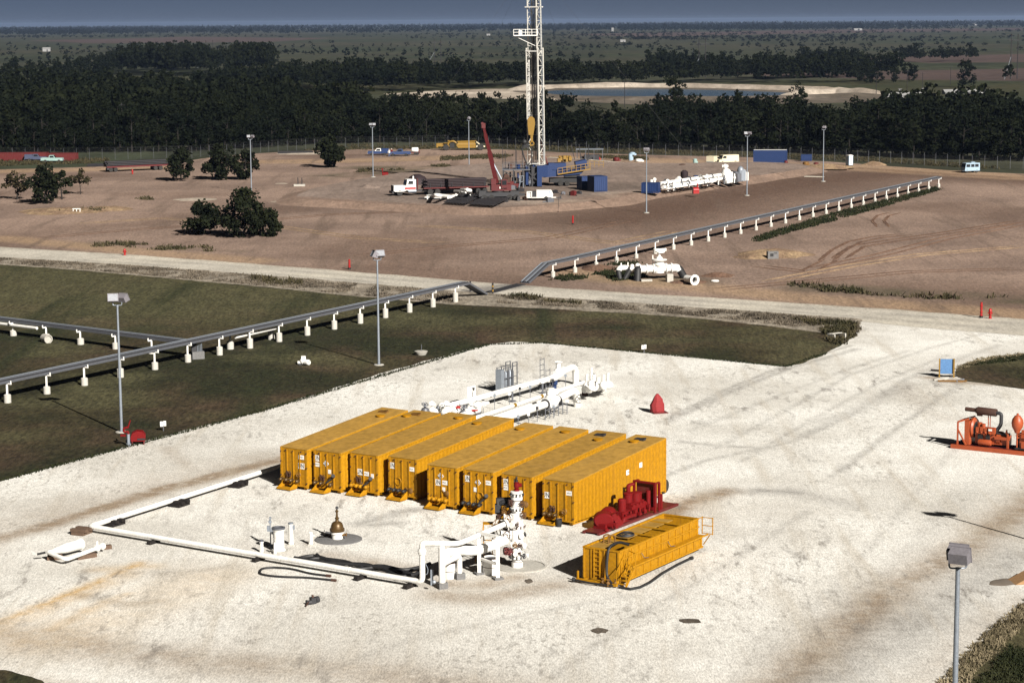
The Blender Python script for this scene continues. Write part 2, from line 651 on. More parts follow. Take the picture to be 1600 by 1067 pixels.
PADM = ground_mat("brown_gravel_pad", (0.205, 0.158, 0.132), (0.165, 0.124, 0.102), (0.17, 0.11, 0.08), (0.11, 0.085, 0.07), (0.34, 0.28, 0.22),
                  s1=0.05, speck=0.24, speck_s=1.6, streak=(1.1, (0.13, 0.10, 0.082), 0.35, 0.4), bump=0.5)
SLOPEM = ground_mat("reddish_clay_slope", (0.205, 0.142, 0.108), (0.165, 0.115, 0.088), s1=0.10, speck=0.22, speck_s=1.5, bump=0.6)
LAWNM = ground_mat("mown_dark_turf", (0.032, 0.027, 0.0125), (0.050, 0.033, 0.020), (0.11, 0.078, 0.048), (0.013, 0.0165, 0.0062), (0.060, 0.056, 0.027),
                   s1=0.07, speck=0.55, speck_s=2.6, streak=(1.15, (0.017, 0.021, 0.008), 0.16, 0.85), bump=0.8)
VERGEM = ground_mat("dry_grey_verge", (0.235, 0.205, 0.165), (0.15, 0.128, 0.10), s1=0.35, speck=0.40, speck_s=2.0, bump=0.9)
PLAINM = ground_mat("far_grassland", (0.026, 0.032, 0.017), (0.040, 0.038, 0.024), s1=0.0021, speck=0.45, speck_s=0.055, streak=(1.45, (0.014, 0.019, 0.010), 0.006, 0.8), bump=0)
PLOUGHM = ground_mat("ploughed_soil", (0.068, 0.047, 0.041), (0.055, 0.039, 0.035), s1=0.01, speck=0.2, speck_s=0.2, bump=0)
SANDM = ground_mat("white_sand", (0.40, 0.345, 0.285), (0.24, 0.20, 0.16), s1=0.03, speck=0.25, speck_s=0.35, bump=0)
MEADOWM = ground_mat("green_meadow", (0.026, 0.030, 0.013), (0.038, 0.036, 0.018), s1=0.012, speck=0.25, speck_s=0.2, bump=0)
DRYM = ground_mat("dry_brown_flat", (0.13, 0.108, 0.088), (0.07, 0.058, 0.044), s1=0.03, speck=0.3, speck_s=0.3, bump=0)
MOUND = ground_mat("tan_spoil", (0.25, 0.175, 0.105), (0.16, 0.105, 0.07), s1=0.3, speck=0.3, speck_s=2.5, bump=0.8)
DMOUND = ground_mat("dark_turned_soil", (0.095, 0.055, 0.038), (0.14, 0.085, 0.058), s1=0.4, speck=0.3, speck_s=2.5, bump=0.8)
SPOTM = ground_mat("oily_spot", (0.055, 0.045, 0.035), (0.12, 0.10, 0.08), s1=0.9, speck=0.3, speck_s=6, bump=0.2)

# base land, reaching the horizon
land = sheet("ground", [Vector((x, y)) for x, y in ((-14000, -500), (14000, -500), (14000, 26000), (-14000, 26000))], -0.03, PLAINM)

# brown field round the far well
f_out = outline([(-250, 376), (0, 392), (545, 432), (800, 452), (1000, 466), (1600, 508), (1850, 522), (1850, 290), (1600, 272), (1480, 266), (1340, 256), (1180, 246),
                 (1000, 242), (870, 238), (780, 234), (700, 233), (600, 232), (470, 236), (380, 241), (330, 246), (262, 257), (150, 261), (0, 265), (-250, 272)])
DARKPATCH = [gp(u, v).to_2d() for u, v in ((960, 345), (1060, 322), (1180, 296), (1290, 279), (1370, 272))]
DARK2 = [gp(u, v).to_2d() for u, v in ((1380, 272), (1600, 283), (1750, 292))]
GREENISH = [[gp(u, v).to_2d() for u, v in l] for l in (((150, 380), (230, 387), (300, 392), (350, 395)), ((1270, 450), (1380, 455), (1480, 462), (1600, 470)), ((880, 428), (960, 433), (1060, 440)),
                                                     ((640, 262), (560, 262)), ((520, 276), (600, 268), (690, 262)))]
LIGHT = [[gp(u, v).to_2d() for u, v in l] for l in (((420, 253), (560, 251), (700, 246)), ((1000, 250), (1340, 262), (1600, 277)), ((0, 268), (100, 266), (250, 262)), ((870, 246), (1000, 250)),
                                                  ((0, 372), (200, 392), (400, 408)), ((900, 425), (1000, 440), (1250, 465), (1600, 492)))]


def dirt_marks(V):
    n = vnoise(V, 0.03, 3.0)
    r = np.clip(1.15 - seg_dist(V, DARKPATCH) / 26, 0, 1) * 0.95
    r = np.maximum(r, np.clip(1.1 - seg_dist(V, DARK2) / 17, 0, 1) * 0.85)
    r = np.maximum(r, np.clip(n * 1.1 - 0.12, 0, 0.5))
    g = np.zeros(len(V))
    for l, w in zip(GREENISH, (4, 5, 6, 6, 7)):
        g = np.maximum(g, np.clip(1.2 - seg_dist(V, l) / w, 0, 0.75))
    g *= np.clip(0.6 + vnoise(V, 0.12, 9.0) * 1.6, 0, 1)
    b = np.zeros(len(V))
    for l, w in zip(LIGHT, (9, 10, 8, 7, 4, 5)):
        b = np.maximum(b, np.clip(1.1 - seg_dist(V, l) / w, 0, 0.6))
    return np.column_stack([r, g, b, np.ones(len(V))])


sheet("dirt_field", ragged(f_out, 3.0, 1.2, 0.06, 1), 0.0, DIRT, 2.2, dirt_marks, lambda V: np.where(False, 0, 0.0) * V[:, 0])

# raised drilling pad
PAD_H = 0.9
pad_px = [(452, 309), (520, 314), (600, 318), (690, 323), (760, 326), (850, 321), (950, 312), (1010, 300), (1100, 286), (1180, 275), (1290, 259), (1180, 252), (1080, 255), (985, 256), (870, 245), (800, 252),
          (720, 258), (640, 268), (560, 280), (490, 294)]
pad_in = smooth_closed(outline(pad_px, PAD_H), 2)


def pad_marks(V):
    n = vnoise(V, 0.05, 5.0)
    front = [gp(u, v, PAD_H).to_2d() for u, v in ((452, 309), (600, 318), (760, 326), (850, 321), (1010, 300), (1180, 275))]
    r = np.clip(0.9 - seg_dist(V, front) / 5, 0, 0.7)
    g = np.clip(1.1 - seg_dist(V, [gp(u, v, PAD_H).to_2d() for u, v in ((690, 308), (830, 300), (940, 292))]) / 14, 0, 0.6) + np.clip(n * 1.2 - 0.2, 0, 0.4)
    b = np.clip(1.1 - seg_dist(V, [gp(u, v, PAD_H).to_2d() for u, v in ((850, 315), (950, 305), (1060, 300), (1120, 290))]) / 7, 0, 0.6) * np.clip(0.7 + n * 2, 0, 1)
    return np.column_stack([r, g, b, np.ones(len(V))])


padA = ragged(pad_in, 2.0, 0.5, 0.1, 4)
sheet("drilling_pad", padA, PAD_H, PADM, 1.8, pad_marks)
mb = MB()
cen = sum(padA, Vector((0, 0))) / len(padA)
nn = len(padA)
rows = [[], [], []]
for i, p in enumerate(padA):
    d = padA[(i + 1) % nn] - padA[i - 1]
    o_ = Vector((d.y, -d.x)).normalized()
    if o_.dot(p - cen) < 0:
        o_ = -o_
    w = 4.0 + 1.5 * noise.noise(Vector((p.x * 0.08, p.y * 0.08, 0)))
    rows[0].append((p.x, p.y, PAD_H - 0.006))
    rows[1].append((p.x + o_.x * w * 0.45, p.y + o_.y * w * 0.45, PAD_H * 0.5))
    rows[2].append((p.x + o_.x * w, p.y + o_.y * w, -0.01))
mb.add(rows[0] + rows[1] + rows[2], [(k * nn + i, k * nn + (i + 1) % nn, (k + 1) * nn + (i + 1) % nn, (k + 1) * nn + i) for k in range(2) for i in range(nn)])
part(None, "pad_slope", mb, SLOPEM)["kind"] = "structure"

# near gravel pad
g_out = outline([(-170, 792), (0, 750), (100, 723), (215, 690), (300, 668), (400, 643), (500, 612), (600, 580), (700, 553), (762, 537), (800, 533), (850, 535), (1000, 549), (1120, 561),
                 (1225, 572), (1250, 568), (1290, 553), (1325, 534), (1342, 512), (1345, 497), (1600, 516), (1850, 534), (1850, 1250), (-330, 1250)])
TAN = [([(-120, 876), (0, 840), (100, 813), (250, 766), (330, 745), (420, 722), (520, 695)], 1.3, 1.1), ([(-120, 866), (0, 828), (100, 802), (250, 757), (420, 715)], 3.2, 0.45), ([(-60, 985), (150, 1012), (350, 1036), (600, 1056), (800, 1090)], 2.8, 0.60),
       ([(1150, 1110), (1248, 1045), (1337, 968), (1427, 902), (1516, 850), (1620, 780), (1720, 700)], 1.9, 0.85), ([(1045, 803), (1075, 785), (1130, 768)], 1.3, 1.1),
       ([(690, 912), (745, 915), (800, 903)], 1.3, 0.75), ([(690, 930), (760, 935), (860, 915)], 1.7, 0.65), ([(520, 870), (600, 885), (650, 895)], 1.8, 0.7),
       ([(1450, 590), (1500, 598), (1560, 601)], 0.9, 0.85), ([(1410, 600), (1440, 640), (1480, 655)], 1.3, 0.25), ([(1420, 1080), (1500, 1010), (1600, 935)], 1.5, 0.35),
       ([(-100, 1062), (60, 1066), (200, 1090)], 1.2, 0.5), ([(260, 700), (300, 735), (330, 742)], 0.8, 0.4), ([(560, 830), (500, 850), (430, 862)], 2.2, 0.2)]
GREY = [([(1040, 655), (1140, 606), (1240, 566), (1330, 540)], 0.22, 0.75), ([(1120, 700), (1230, 640), (1330, 585), (1450, 545), (1560, 515)], 0.25, 0.45), ([(1160, 720), (1270, 655), (1370, 600), (1480, 555)], 0.25, 0.45), ([(1300, 745), (1400, 670), (1500, 600)], 0.3, 0.5),
        ([(1000, 760), (1100, 720), (1240, 690), (1330, 650), (1420, 590)], 0.3, 0.5), ([(1130, 1080), (1240, 980), (1340, 880), (1440, 760), (1500, 690)], 0.35, 0.25), ([(1190, 1090), (1300, 985), (1400, 880), (1490, 770)], 0.35, 0.25),
        ([(860, 1060), (1000, 960), (1140, 880), (1260, 800)], 0.3, 0.35), ([(480, 1060), (640, 1000), (820, 960), (980, 930)], 0.3, 0.3),
        ([(1040, 660), (1140, 612), (1240, 573), (1340, 545)], 0.45, 0.55), ([(1080, 672), (1200, 625), (1330, 575), (1420, 548)], 0.35, 0.3), ([(1230, 692), (1340, 640), (1430, 585), (1560, 540)], 0.55, 0.35),
        ([(1280, 660), (1330, 645), (1420, 600)], 1.0, 0.35), ([(1250, 1115), (1337, 1045), (1427, 974), (1516, 914), (1600, 866), (1700, 810)], 2.6, 0.60), ([(1180, 770), (1240, 768), (1330, 790)], 1.2, 0.4),
        ([(1180, 1030), (1300, 950), (1420, 860), (1560, 720)], 1.2, 0.18), ([(130, 930), (200, 945), (250, 940)], 0.7, 0.5), ([(250, 895), (330, 890), (360, 883)], 0.5, 0.4), ([(800, 770), (850, 800)], 1, 0.3),
        ([(560, 818), (640, 797), (670, 795)], 0.8, 0.6), ([(585, 820), (620, 817)], 0.7, 0.6), ([(1190, 766), (1245, 770)], 0.9, 0.65), ([(1060, 690), (1130, 697), (1200, 700)], 0.4, 0.45)]
OCH = [([(-30, 985), (60, 948), (140, 915), (218, 880)], 0.5, 0.75), ([(-30, 992), (60, 955), (140, 922), (200, 896)], 1.2, 0.4), ([(80, 985), (140, 952), (200, 928)], 0.7, 0.45), ([(60, 1000), (180, 960), (330, 900)], 3.2, 0.28), ([(150, 890), (240, 885)], 0.9, 0.35)]


def pad2_marks(V):
    n = np.clip(0.95 + vnoise(V, 0.3, 2.0) * 0.28, 0.6, 1.15)
    out = []
    for lines in (TAN, GREY, OCH):
        a = np.zeros(len(V))
        for l, w, s in lines:
            d = seg_dist(V, [gp(u, v).to_2d() for u, v in l])
            a = np.maximum(a, s * np.exp(-(d / w) ** 2))
        out.append(a * n)
    fl = np.zeros(len(V))
    for l, w, s in FLECK:
        fl = np.maximum(fl, s * np.exp(-(seg_dist(V, [gp(u, v).to_2d() for u, v in l]) / w) ** 2))
    return np.column_stack(out + [fl])


FLECK = [([(-50, 775), (100, 735), (250, 690), (400, 655), (520, 622), (640, 590)], 4.5, 0.95), ([(740, 1040), (850, 1000), (980, 960)], 4.0, 0.9), ([(1320, 690), (1420, 640), (1480, 610)], 5.0, 0.85), ([(1100, 640), (1250, 690), (1400, 760)], 5.0, 0.6),
         ([(150, 1000), (350, 950), (480, 930)], 4.0, 0.7), ([(820, 560), (1000, 570), (1200, 590)], 4.0, 0.7), ([(1100, 980), (1250, 880), (1350, 800)], 5.0, 0.6), ([(600, 800), (700, 830)], 3.0, 0.6)]


def pad2_lift(V):
    n = vnoise(V, 0.08, 6.0)
    return np.maximum(n, 0) * 0.02


sheet("gravel_pad", ragged(g_out, 0.7, 0.28, 0.5, 2), 0.012, GRAVEL, 0.45, pad2_marks)

# shell road between the two well pads
r_up = [(-250, 366), (-100, 378), (0, 386), (200, 398), (400, 413), (545, 424), (800, 445), (1000, 459), (1200, 471), (1400, 484), (1600, 499), (1850, 515)]
r_lo = [(1850, 545), (1600, 525), (1440, 512), (1345, 503), (1200, 491), (1000, 477), (800, 464), (700, 457), (545, 444), (400, 432), (200, 417), (0, 405), (-100, 397), (-250, 386)]


def road_marks(V):
    out = []
    a = np.zeros(len(V))
    for off, w, s in ((0.35, 1.1, 0.55), (0.72, 1.0, 0.5)):
        l = []
        for (u, v), (u2, v2) in zip(r_up, r_lo[::-1]):
            l.append((gp(u, v).to_2d() * (1 - off) + gp(u2, v2).to_2d() * off))
        a = np.maximum(a, s * np.exp(-(seg_dist(V, l) / w) ** 2))
    n = vnoise(V, 0.06, 8.0)
    g = a * np.clip(0.6 + n * 2.2, 0, 1.2)
    g = np.maximum(g, np.clip(1.2 - seg_dist(V, [gp(u, v).to_2d() for u, v in ((745, 455), (800, 447))]) / 3.0, 0, 0.85))
    r = np.exp(-(seg_dist(V, [gp(u, v).to_2d() for u, v in r_up]) / 1.2) ** 2) * 0.4
    return np.column_stack([r, g, np.clip(n - 0.1, 0, 0.5), np.ones(len(V))])


sheet("access_road", ragged(outline(r_up + r_lo), 1.0, 0.4, 0.25, 3), 0.026, ROADM, 1.0, road_marks)

# dry verge and turf
v_lo = [(1345, 514), (1322, 530), (1290, 521), (1200, 510), (1100, 499), (1000, 491), (850, 483), (700, 476), (560, 464), (400, 448), (200, 430), (100, 421), (0, 414), (-250, 396)]
verge_pts = ragged(outline([(-250, 386), (0, 402), (200, 414), (400, 429), (545, 441), (700, 454), (800, 461), (1000, 474), (1200, 488), (1345, 499)] + v_lo), 0.8, 0.5, 0.4, 5)
sheet("road_verge", verge_pts, 0.034, VERGEM)
lawn_pts = ragged(outline([(u, v) for u, v in v_lo[::-1]][:-2] + [(1312, 527), (1322, 532), (1290, 553), (1250, 569), (1228, 573), (1120, 562), (1000, 550), (850, 536), (800, 534.5), (762, 539), (700, 555), (600, 582),
                           (500, 614), (400, 645), (300, 670), (215, 692), (100, 725), (0, 752), (-170, 794), (-330, 700)]), 0.7, 0.3, 0.5, 6)
DITCH = [[gp(u, v).to_2d() for u, v in l] for l in (((-100, 540), (30, 520), (130, 500), (220, 475), (330, 455)), ((-50, 560), (60, 545), (130, 530)), ((0, 620), (120, 600), (260, 585), (420, 545), (560, 515), (700, 490)))]


def lawn_marks(V):
    n = vnoise(V, 0.06, 4.0)
    r = np.clip(1.0 - seg_dist(V, DITCH[0]) / 3.5, 0, 0.9) * np.clip(0.75 + n * 2, 0, 1)
    g = np.clip(1.1 - seg_dist(V, DITCH[2]) / 9, 0, 0.75)
    g = np.maximum(g, np.clip(1.1 - seg_dist(V, DITCH[1]) / 6, 0, 0.6))
    P = np.array([gp(u, v).to_2d() for u, v in ((0, 440), (300, 470))])
    b = np.clip(1.3 - seg_dist(V, [P[0], P[1]]) / 26, 0, 0.85)
    b = np.maximum(b, np.clip(n * 1.8, 0, 0.8))
    g = np.maximum(g, np.clip(-n * 2.0 - 0.1, 0, 0.8))
    return np.column_stack([r, g, b, np.ones(len(V))])


sheet("lawn", lawn_pts, 0.042, LAWNM, 1.1, lawn_marks)
lawn2_pts = ragged(smooth_closed(outline([(1488, 577), (1530, 561), (1600, 552), (1700, 548), (1760, 580), (1700, 616), (1600, 609), (1540, 600), (1500, 594)]), 1), 0.6, 0.4, 0.4, 7)
sheet("side_lawn", lawn2_pts, 0.034, LAWNM, 1.0, lawn_marks)
lawn3_pts = ragged(smooth_closed(outline([(1430, 1130), (1500, 1040), (1550, 985), (1620, 925), (1700, 860), (1900, 800), (1900, 1250), (1420, 1250)]), 1), 0.4, 0.35, 0.6, 8)
sheet("corner_lawn", lawn3_pts, 0.034, LAWNM, 0.8, lawn_marks)
lawn4_pts = ragged(smooth_closed(outline([(-260, 1030), (0, 1044), (40, 1053), (80, 1072), (110, 1110), (-260, 1150)]), 1), 0.4, 0.35, 0.6, 9)
sheet("edge_turf", lawn4_pts, 0.034, LAWNM, 0.8, lawn_marks)

# oily spots on the gravel
for k, (u, v, w, h, a) in enumerate([(937, 985, 0.95, 0.5, 0), (1078, 970, 1.2, 0.45, -0.2), (830, 883, 0.0, 0, 0), (826, 908, 0.5, 0.5, 0)]):
    if w == 0:
        continue
    c = gp(u, v).to_2d()
    pts = [c + Vector((math.cos(t) * w, math.sin(t) * h * 2.2)) * (1 + 0.3 * noise.noise(Vector((math.cos(t) * 2 + k * 5, math.sin(t) * 2, k)))) * 0.5 for t in np.linspace(0, 2 * math.pi, 28, endpoint=False)]
    sheet("oil_stain", pts, 0.018, SPOTM)

# the plain beyond the wood
sheet("meadow", ragged(outline([(-300, 128), (300, 118), (430, 122), (520, 128), (760, 131), (980, 133), (1240, 126), (1400, 124), (1900, 136), (1900, 152), (1400, 150), (1000, 152), (620, 150), (420, 140), (200, 134), (-300, 140)]), 12, 12, 0.01, 1), -0.02, MEADOWM)
sheet("ploughed_field", ragged(outline([(1110, 111), (1350, 112), (1600, 107), (1800, 104), (1800, 124), (1600, 127), (1420, 125), (1200, 119)]), 10, 6, 0.01, 2), -0.012, PLOUGHM)
sheet("ploughed_field", ragged(outline([(1300, 91), (1480, 87), (1700, 83), (1700, 97), (1450, 99)]), 15, 8, 0.01, 3), -0.012, PLOUGHM)
sheet("ploughed_field", ragged(outline([(40, 64), (300, 58), (520, 60), (420, 66), (150, 68)]), 20, 12, 0.006, 4), -0.012, PLOUGHM)
sheet("ploughed_field", ragged(outline([(880, 54), (1300, 47), (1600, 44), (1600, 48), (1250, 53), (1000, 58)]), 30, 20, 0.004, 5), -0.012, PLOUGHM)
sheet("sand_flat", ragged(outline([(600, 147), (680, 142), (760, 139), (822, 139), (900, 151), (1000, 158), (870, 158), (760, 153), (650, 155)]), 6, 5, 0.03, 4), -0.008, SANDM)
sheet("pond_shore", ragged(outline([(790, 141), (860, 136), (980, 134), (1120, 135), (1290, 138), (1360, 143), (1440, 150), (1350, 160), (1200, 163), (1000, 164), (880, 158)]), 8, 4, 0.03, 5), -0.004, DRYM)
WATER = bpy.data.materials.new("pond_water")
nt_, b_ = nodes_of(WATER)
Nw = NT(nt_)
setin(b_, Base_Color=(0.055, 0.090, 0.135, 1), Roughness=0.22, Specular_IOR_Level=0.5)
nt_.links.new(Nw.bump(Nw.noise(1.5, 4), 0.15, 0.1), b_.inputs["Normal"])
sheet("pond", ragged(smooth_closed(outline([(838, 145), (880, 140.5), (980, 139), (1110, 140.5), (1215, 144), (1258, 148), (1180, 150.5), (1000, 151), (900, 150)]), 2), 5, 1.5, 0.05, 6), 0.004, WATER)


def bank(name, line, w, h, mat, seed):
    """long earth bank along a ground line"""
    mb = MB()
    n = len(line)
    for i, p in enumerate(line):
        d = line[min(i + 1, n - 1)] - line[max(i - 1, 0)]
        s = Vector((-d.y, d.x)).normalized()
        k = h * (0.8 + 0.5 * noise.noise(Vector((i * 0.35, seed, 0)))) * (min(1, i / 2, (n - 1 - i) / 2) if n > 4 else 1)
        for t, zz in ((-1, -0.02), (-0.45, 0.75), (0, 1), (0.45, 0.75), (1, -0.02)):
            mb.v.append((p.x + s.x * w * t, p.y + s.y * w * t, zz * k if zz > 0 else zz))
    for i in range(n - 1):
        for j in range(4):
            mb.f.append((i * 5 + j, i * 5 + j + 1, (i + 1) * 5 + j + 1, (i + 1) * 5 + j))
    o = part(None, name, mb, mat)
    o["kind"] = "structure"
    return o


def way(pix, step, h=0.0):
    pts = [gp(u, v, h).to_2d() for u, v in pix]
    out = []
    for a, b in zip(pts, pts[1:]):
        k = max(1, int((b - a).length / step))
        out += [a + (b - a) * (i / k) for i in range(k)]
    return out + [pts[-1]]


bank("pond_bank", way([(800, 142), (850, 137.5), (980, 136), (1120, 137), (1250, 141), (1330, 144.5)], 10), 9, 2.4, SANDM, 1)
bank("pond_bank", way([(890, 155), (1000, 156), (1200, 155), (1300, 151), (1400, 149)], 10), 9, 1.6, DRYM, 2)
bank("sand_bank", way([(1230, 149), (1310, 145), (1380, 150)], 6), 8, 3.0, SANDM, 3)


def heap(name, u, v, rx, ry, h, mat, seed, rot=0.0, base=0.0):
    """low irregular mound of earth"""
    c = gp(u, v, base)
    mb = MB()
    n, k = 26, 7
    for i in range(k):
        f = i / (k - 1)
        for j in range(n):
            a = 2 * math.pi * j / n
            r = (1 - f) * (1 + 0.28 * noise.noise(Vector((math.cos(a) * 1.6 + seed, math.sin(a) * 1.6, f * 2))))
            x, y = math.cos(a) * rx * r, math.sin(a) * ry * r
            z = h * (math.sin(f * math.pi / 2) ** 1.2) * (1 + 0.3 * noise.noise(Vector((x, y, seed)))) - (0.03 if i == 0 else 0)
            mb.v.append((x * math.cos(rot) - y * math.sin(rot) + c.x, x * math.sin(rot) + y * math.cos(rot) + c.y, z + base))
    for i in range(k - 1):
        for j in range(n):
            mb.f.append((i * n + j, i * n + (j + 1) % n, (i + 1) * n + (j + 1) % n, (i + 1) * n + j))
    mb.f.append(tuple((k - 1) * n + j for j in range(n)))
    o = part(None, name, mb, mat)
    o["kind"] = "structure"
    return o


heap("spoil_mound", 1210, 398, 5.5, 5, 0.8, MOUND, 1, 0.3)
heap("spoil_mound", 1180, 402, 3, 3, 0.45, MOUND, 2)
heap("spoil_mound", 935, 420, 2.8, 3.5, 0.5, DMOUND, 3)
heap("spoil_mound", 1075, 441, 2.4, 2.2, 0.4, DMOUND, 4)
heap("spoil_mound", 1122, 431, 2.2, 2.2, 0.45, DMOUND, 5)
heap("spoil_mound", 100, 330, 9, 8, 0.55, MOUND, 6)
heap("spoil_mound", 165, 327, 5, 5, 0.5, MOUND, 7)
heap("gravel_heap", 578, 300, 4.5, 6, 1.4, PADM, 8, 0, 0.0)
heap("gravel_heap", 588, 304, 3, 4, 0.8, SANDM, 9, 0, 0.0)
heap("spoil_mound", 1290, 262, 6, 6, 0.8, MOUND, 10, 0, 0.3)
heap("spoil_mound", 1365, 258, 3, 3, 0.8, MOUND, 11)
heap("sand_patch", 455, 313, 2.2, 6, 0.12, SANDM, 12, -0.5)
heap("sand_patch", 305, 312, 4, 4, 0.25, SANDM, 13)
heap("sand_patch", 440, 287, 1.5, 1.5, 0.15, SANDM, 14)
heap("sand_patch", 530, 308, 1.5, 4, 0.15, SANDM, 15, -0.6)
heap("sand_patch", 480, 240, 8, 6, 0.2, SANDM, 16)


def rut(pix, width=0.42, gauge=1.9, mat=None, hgt=0.05, base=0.0):
    """pair of wheel ruts pressed into the soil: a furrow with low berms"""
    line = way(pix, 1.2, base)
    mb = MB()
    n = len(line)
    for off in (-gauge / 2, gauge / 2):
        b0 = len(mb.v)
        for i, p in enumerate(line):
            d = line[min(i + 1, n - 1)] - line[max(i - 1, 0)]
            s = Vector((-d.y, d.x)).normalized()
            wv = 0.12 * noise.noise(Vector((i * 0.4, off, 0)))
            end = min(1, i / 3, (n - 1 - i) / 3)
            for t, zz in ((-1, 0.002), (-0.62, hgt * end + 0.004), (-0.2, 0.012), (0.2, 0.012), (0.62, hgt * end + 0.004), (1, 0.002)):
                q = p + s * (off + wv + t * width * (0.25 + 0.75 * end))
                mb.v.append((q.x, q.y, base + zz))
        for i in range(n - 1):
            for j in range(5):
                a = b0 + i * 6 + j
                mb.f.append((a, a + 1, a + 7, a + 6))
    o = part(None, "wheel_track", mb, mat or DMOUND)
    o["kind"] = "structure"
    return o


rut([(1290, 408), (1310, 391), (1335, 378), (1370, 371), (1420, 366)], 0.35)
rut([(1310, 404), (1340, 385), (1390, 377), (1480, 364), (1600, 345)], 0.35)
rut([(1380, 355), (1372, 345), (1380, 337), (1400, 332)], 0.3)
rut([(1270, 420), (1370, 400), (1480, 372), (1600, 350)], 0.3)
rut([(1200, 440), (1330, 415), (1440, 398), (1600, 385)], 0.3, mat=MOUND)
rut([(120, 350), (250, 341), (420, 352), (560, 372), (700, 380)], 0.35, 2.0, MOUND, 0.03)
rut([(60, 372), (220, 358), (360, 349), (520, 335), (640, 331)], 0.3, 2.0, DMOUND, 0.03)
rut([(560, 400), (700, 385), (860, 372), (980, 345)], 0.3, 2.0, DMOUND, 0.03)
rut([(640, 352), (820, 362), (960, 380), (1060, 360)], 0.35, 2.0, MOUND, 0.03)
rut([(1120, 452), (1260, 440), (1420, 425), (1600, 420)], 0.3, 2.0, DMOUND, 0.03)
rut([(440, 256), (620, 252), (760, 247)], 0.4, 2.2, MOUND, 0.03)
rut([(1300, 260), (1440, 270), (1600, 279)], 0.4, 2.2, DMOUND, 0.03)
rut([(1180, 415), (1260, 425), (1300, 405)], 0.3)
# ------------------------------------------------------------------ vegetation
def leaf_cloud(rng, n, leaf, shape):
    """n leaf-clump quads: centres from shape(rng, n), random tilt; returns (n*4, 3) array"""
    c = shape(rng, n)
    a = rng.normal(size=(len(c), 3))
    a /= np.linalg.norm(a, axis=1)[:, None]
    b = np.cross(a, rng.normal(size=(len(c), 3)))
    b /= np.linalg.norm(b, axis=1)[:, None]
    s = leaf * rng.uniform(0.55, 1.35, (len(c), 1))
    t = s * rng.uniform(0.55, 1.0, (len(c), 1))
    q = np.stack([c - a * s, c - b * t, c + a * s, c + b * t], 1)
    return q.reshape(-1, 3)


def crown_shape(h0, h1, r, clumps, seed, top=1.0, flat=0.0):
    """clumps of leaves filling an uneven crown between heights h0 and h1"""
    def f(rng, n):
        k = clumps
        cen = []
        while len(cen) < k:
            p = rng.uniform(-1, 1, 3)
            q = np.array([p[0], p[1], p[2]])
            d = np.linalg.norm(q)
            if d < 1 and d > 0.25 + 0.3 * rng.random():
                w = 1 - top * max(0, p[2]) ** 1.5 * 0.75
                cen.append([p[0] * r * w, p[1] * r * w, h0 + (h1 - h0) * (p[2] * 0.5 + 0.5)])
        cen = np.array(cen)
        cr = r * rng.uniform(0.22, 0.42, k)
        idx = rng.integers(0, k, n)
        d = rng.normal(size=(n, 3))
        d /= np.linalg.norm(d, axis=1)[:, None]
        rr = cr[idx] * rng.uniform(0.45, 1.05, n)
        return cen[idx] + d * rr[:, None] * np.array([1, 1, 0.8])
    return f


def quads_mesh(name, q, mat):
    n = len(q) // 4
    me = bpy.data.meshes.new(name)
    me.vertices.add(n * 4)
    me.vertices.foreach_set("co", q.astype(np.float32).ravel())
    me.loops.add(n * 4)
    me.loops.foreach_set("vertex_index", np.arange(n * 4, dtype=np.int32))
    me.polygons.add(n)
    me.polygons.foreach_set("loop_start", np.arange(0, n * 4, 4, dtype=np.int32))
    me.update(calc_edges=True)
    me.materials.append(mat)
    return me


def trunk_mb(h, r, spread, seed, limbs=6, low=0.3):
    rng = random.Random(seed)
    mb = MB()
    lean = Vector((rng.uniform(-.12, .12), rng.uniform(-.12, .12), 0)) * h
    pts = [Vector((0, 0, -0.1)), Vector((0, 0, h * 0.25)) + lean * .2, Vector((0, 0, h * 0.55)) + lean * .6, Vector((0, 0, h * 0.9)) + lean]
    mb.tube(pts, [r, r * 0.8, r * 0.5, r * 0.15], 7)
    for k in range(limbs):
        a = k * 2.4 + rng.uniform(-.4, .4)
        z = h * (low + 0.5 * k / limbs)
        p = Vector((0, 0, z)) + lean * (z / h)
        e = p + Vector((math.cos(a), math.sin(a), rng.uniform(0.35, 0.9))) * spread * rng.uniform(.6, .95)
        mb.tube([p, (p + e) / 2 + Vector((0, 0, spread * .08)), e], [r * 0.45, r * 0.3, r * 0.08], 5)
    return mb


def tree(name, label, cat, u, v, h, r, n, leaf, clumps, seed, mat, low=0.12, top=1.0, group=None, tr=0.16, rz=0.0):
    rng = np.random.default_rng(seed)
    t = thing(name, label, cat, gp(u, v), rz, group)
    q = leaf_cloud(rng, n, leaf, crown_shape(h * low, h, r, clumps, seed, top))
    part(t, "crown", quads_mesh("crown", q, mat), mat)
    part(t, "trunk", trunk_mb(h, tr, r * 0.8, seed), BARK)
    return t


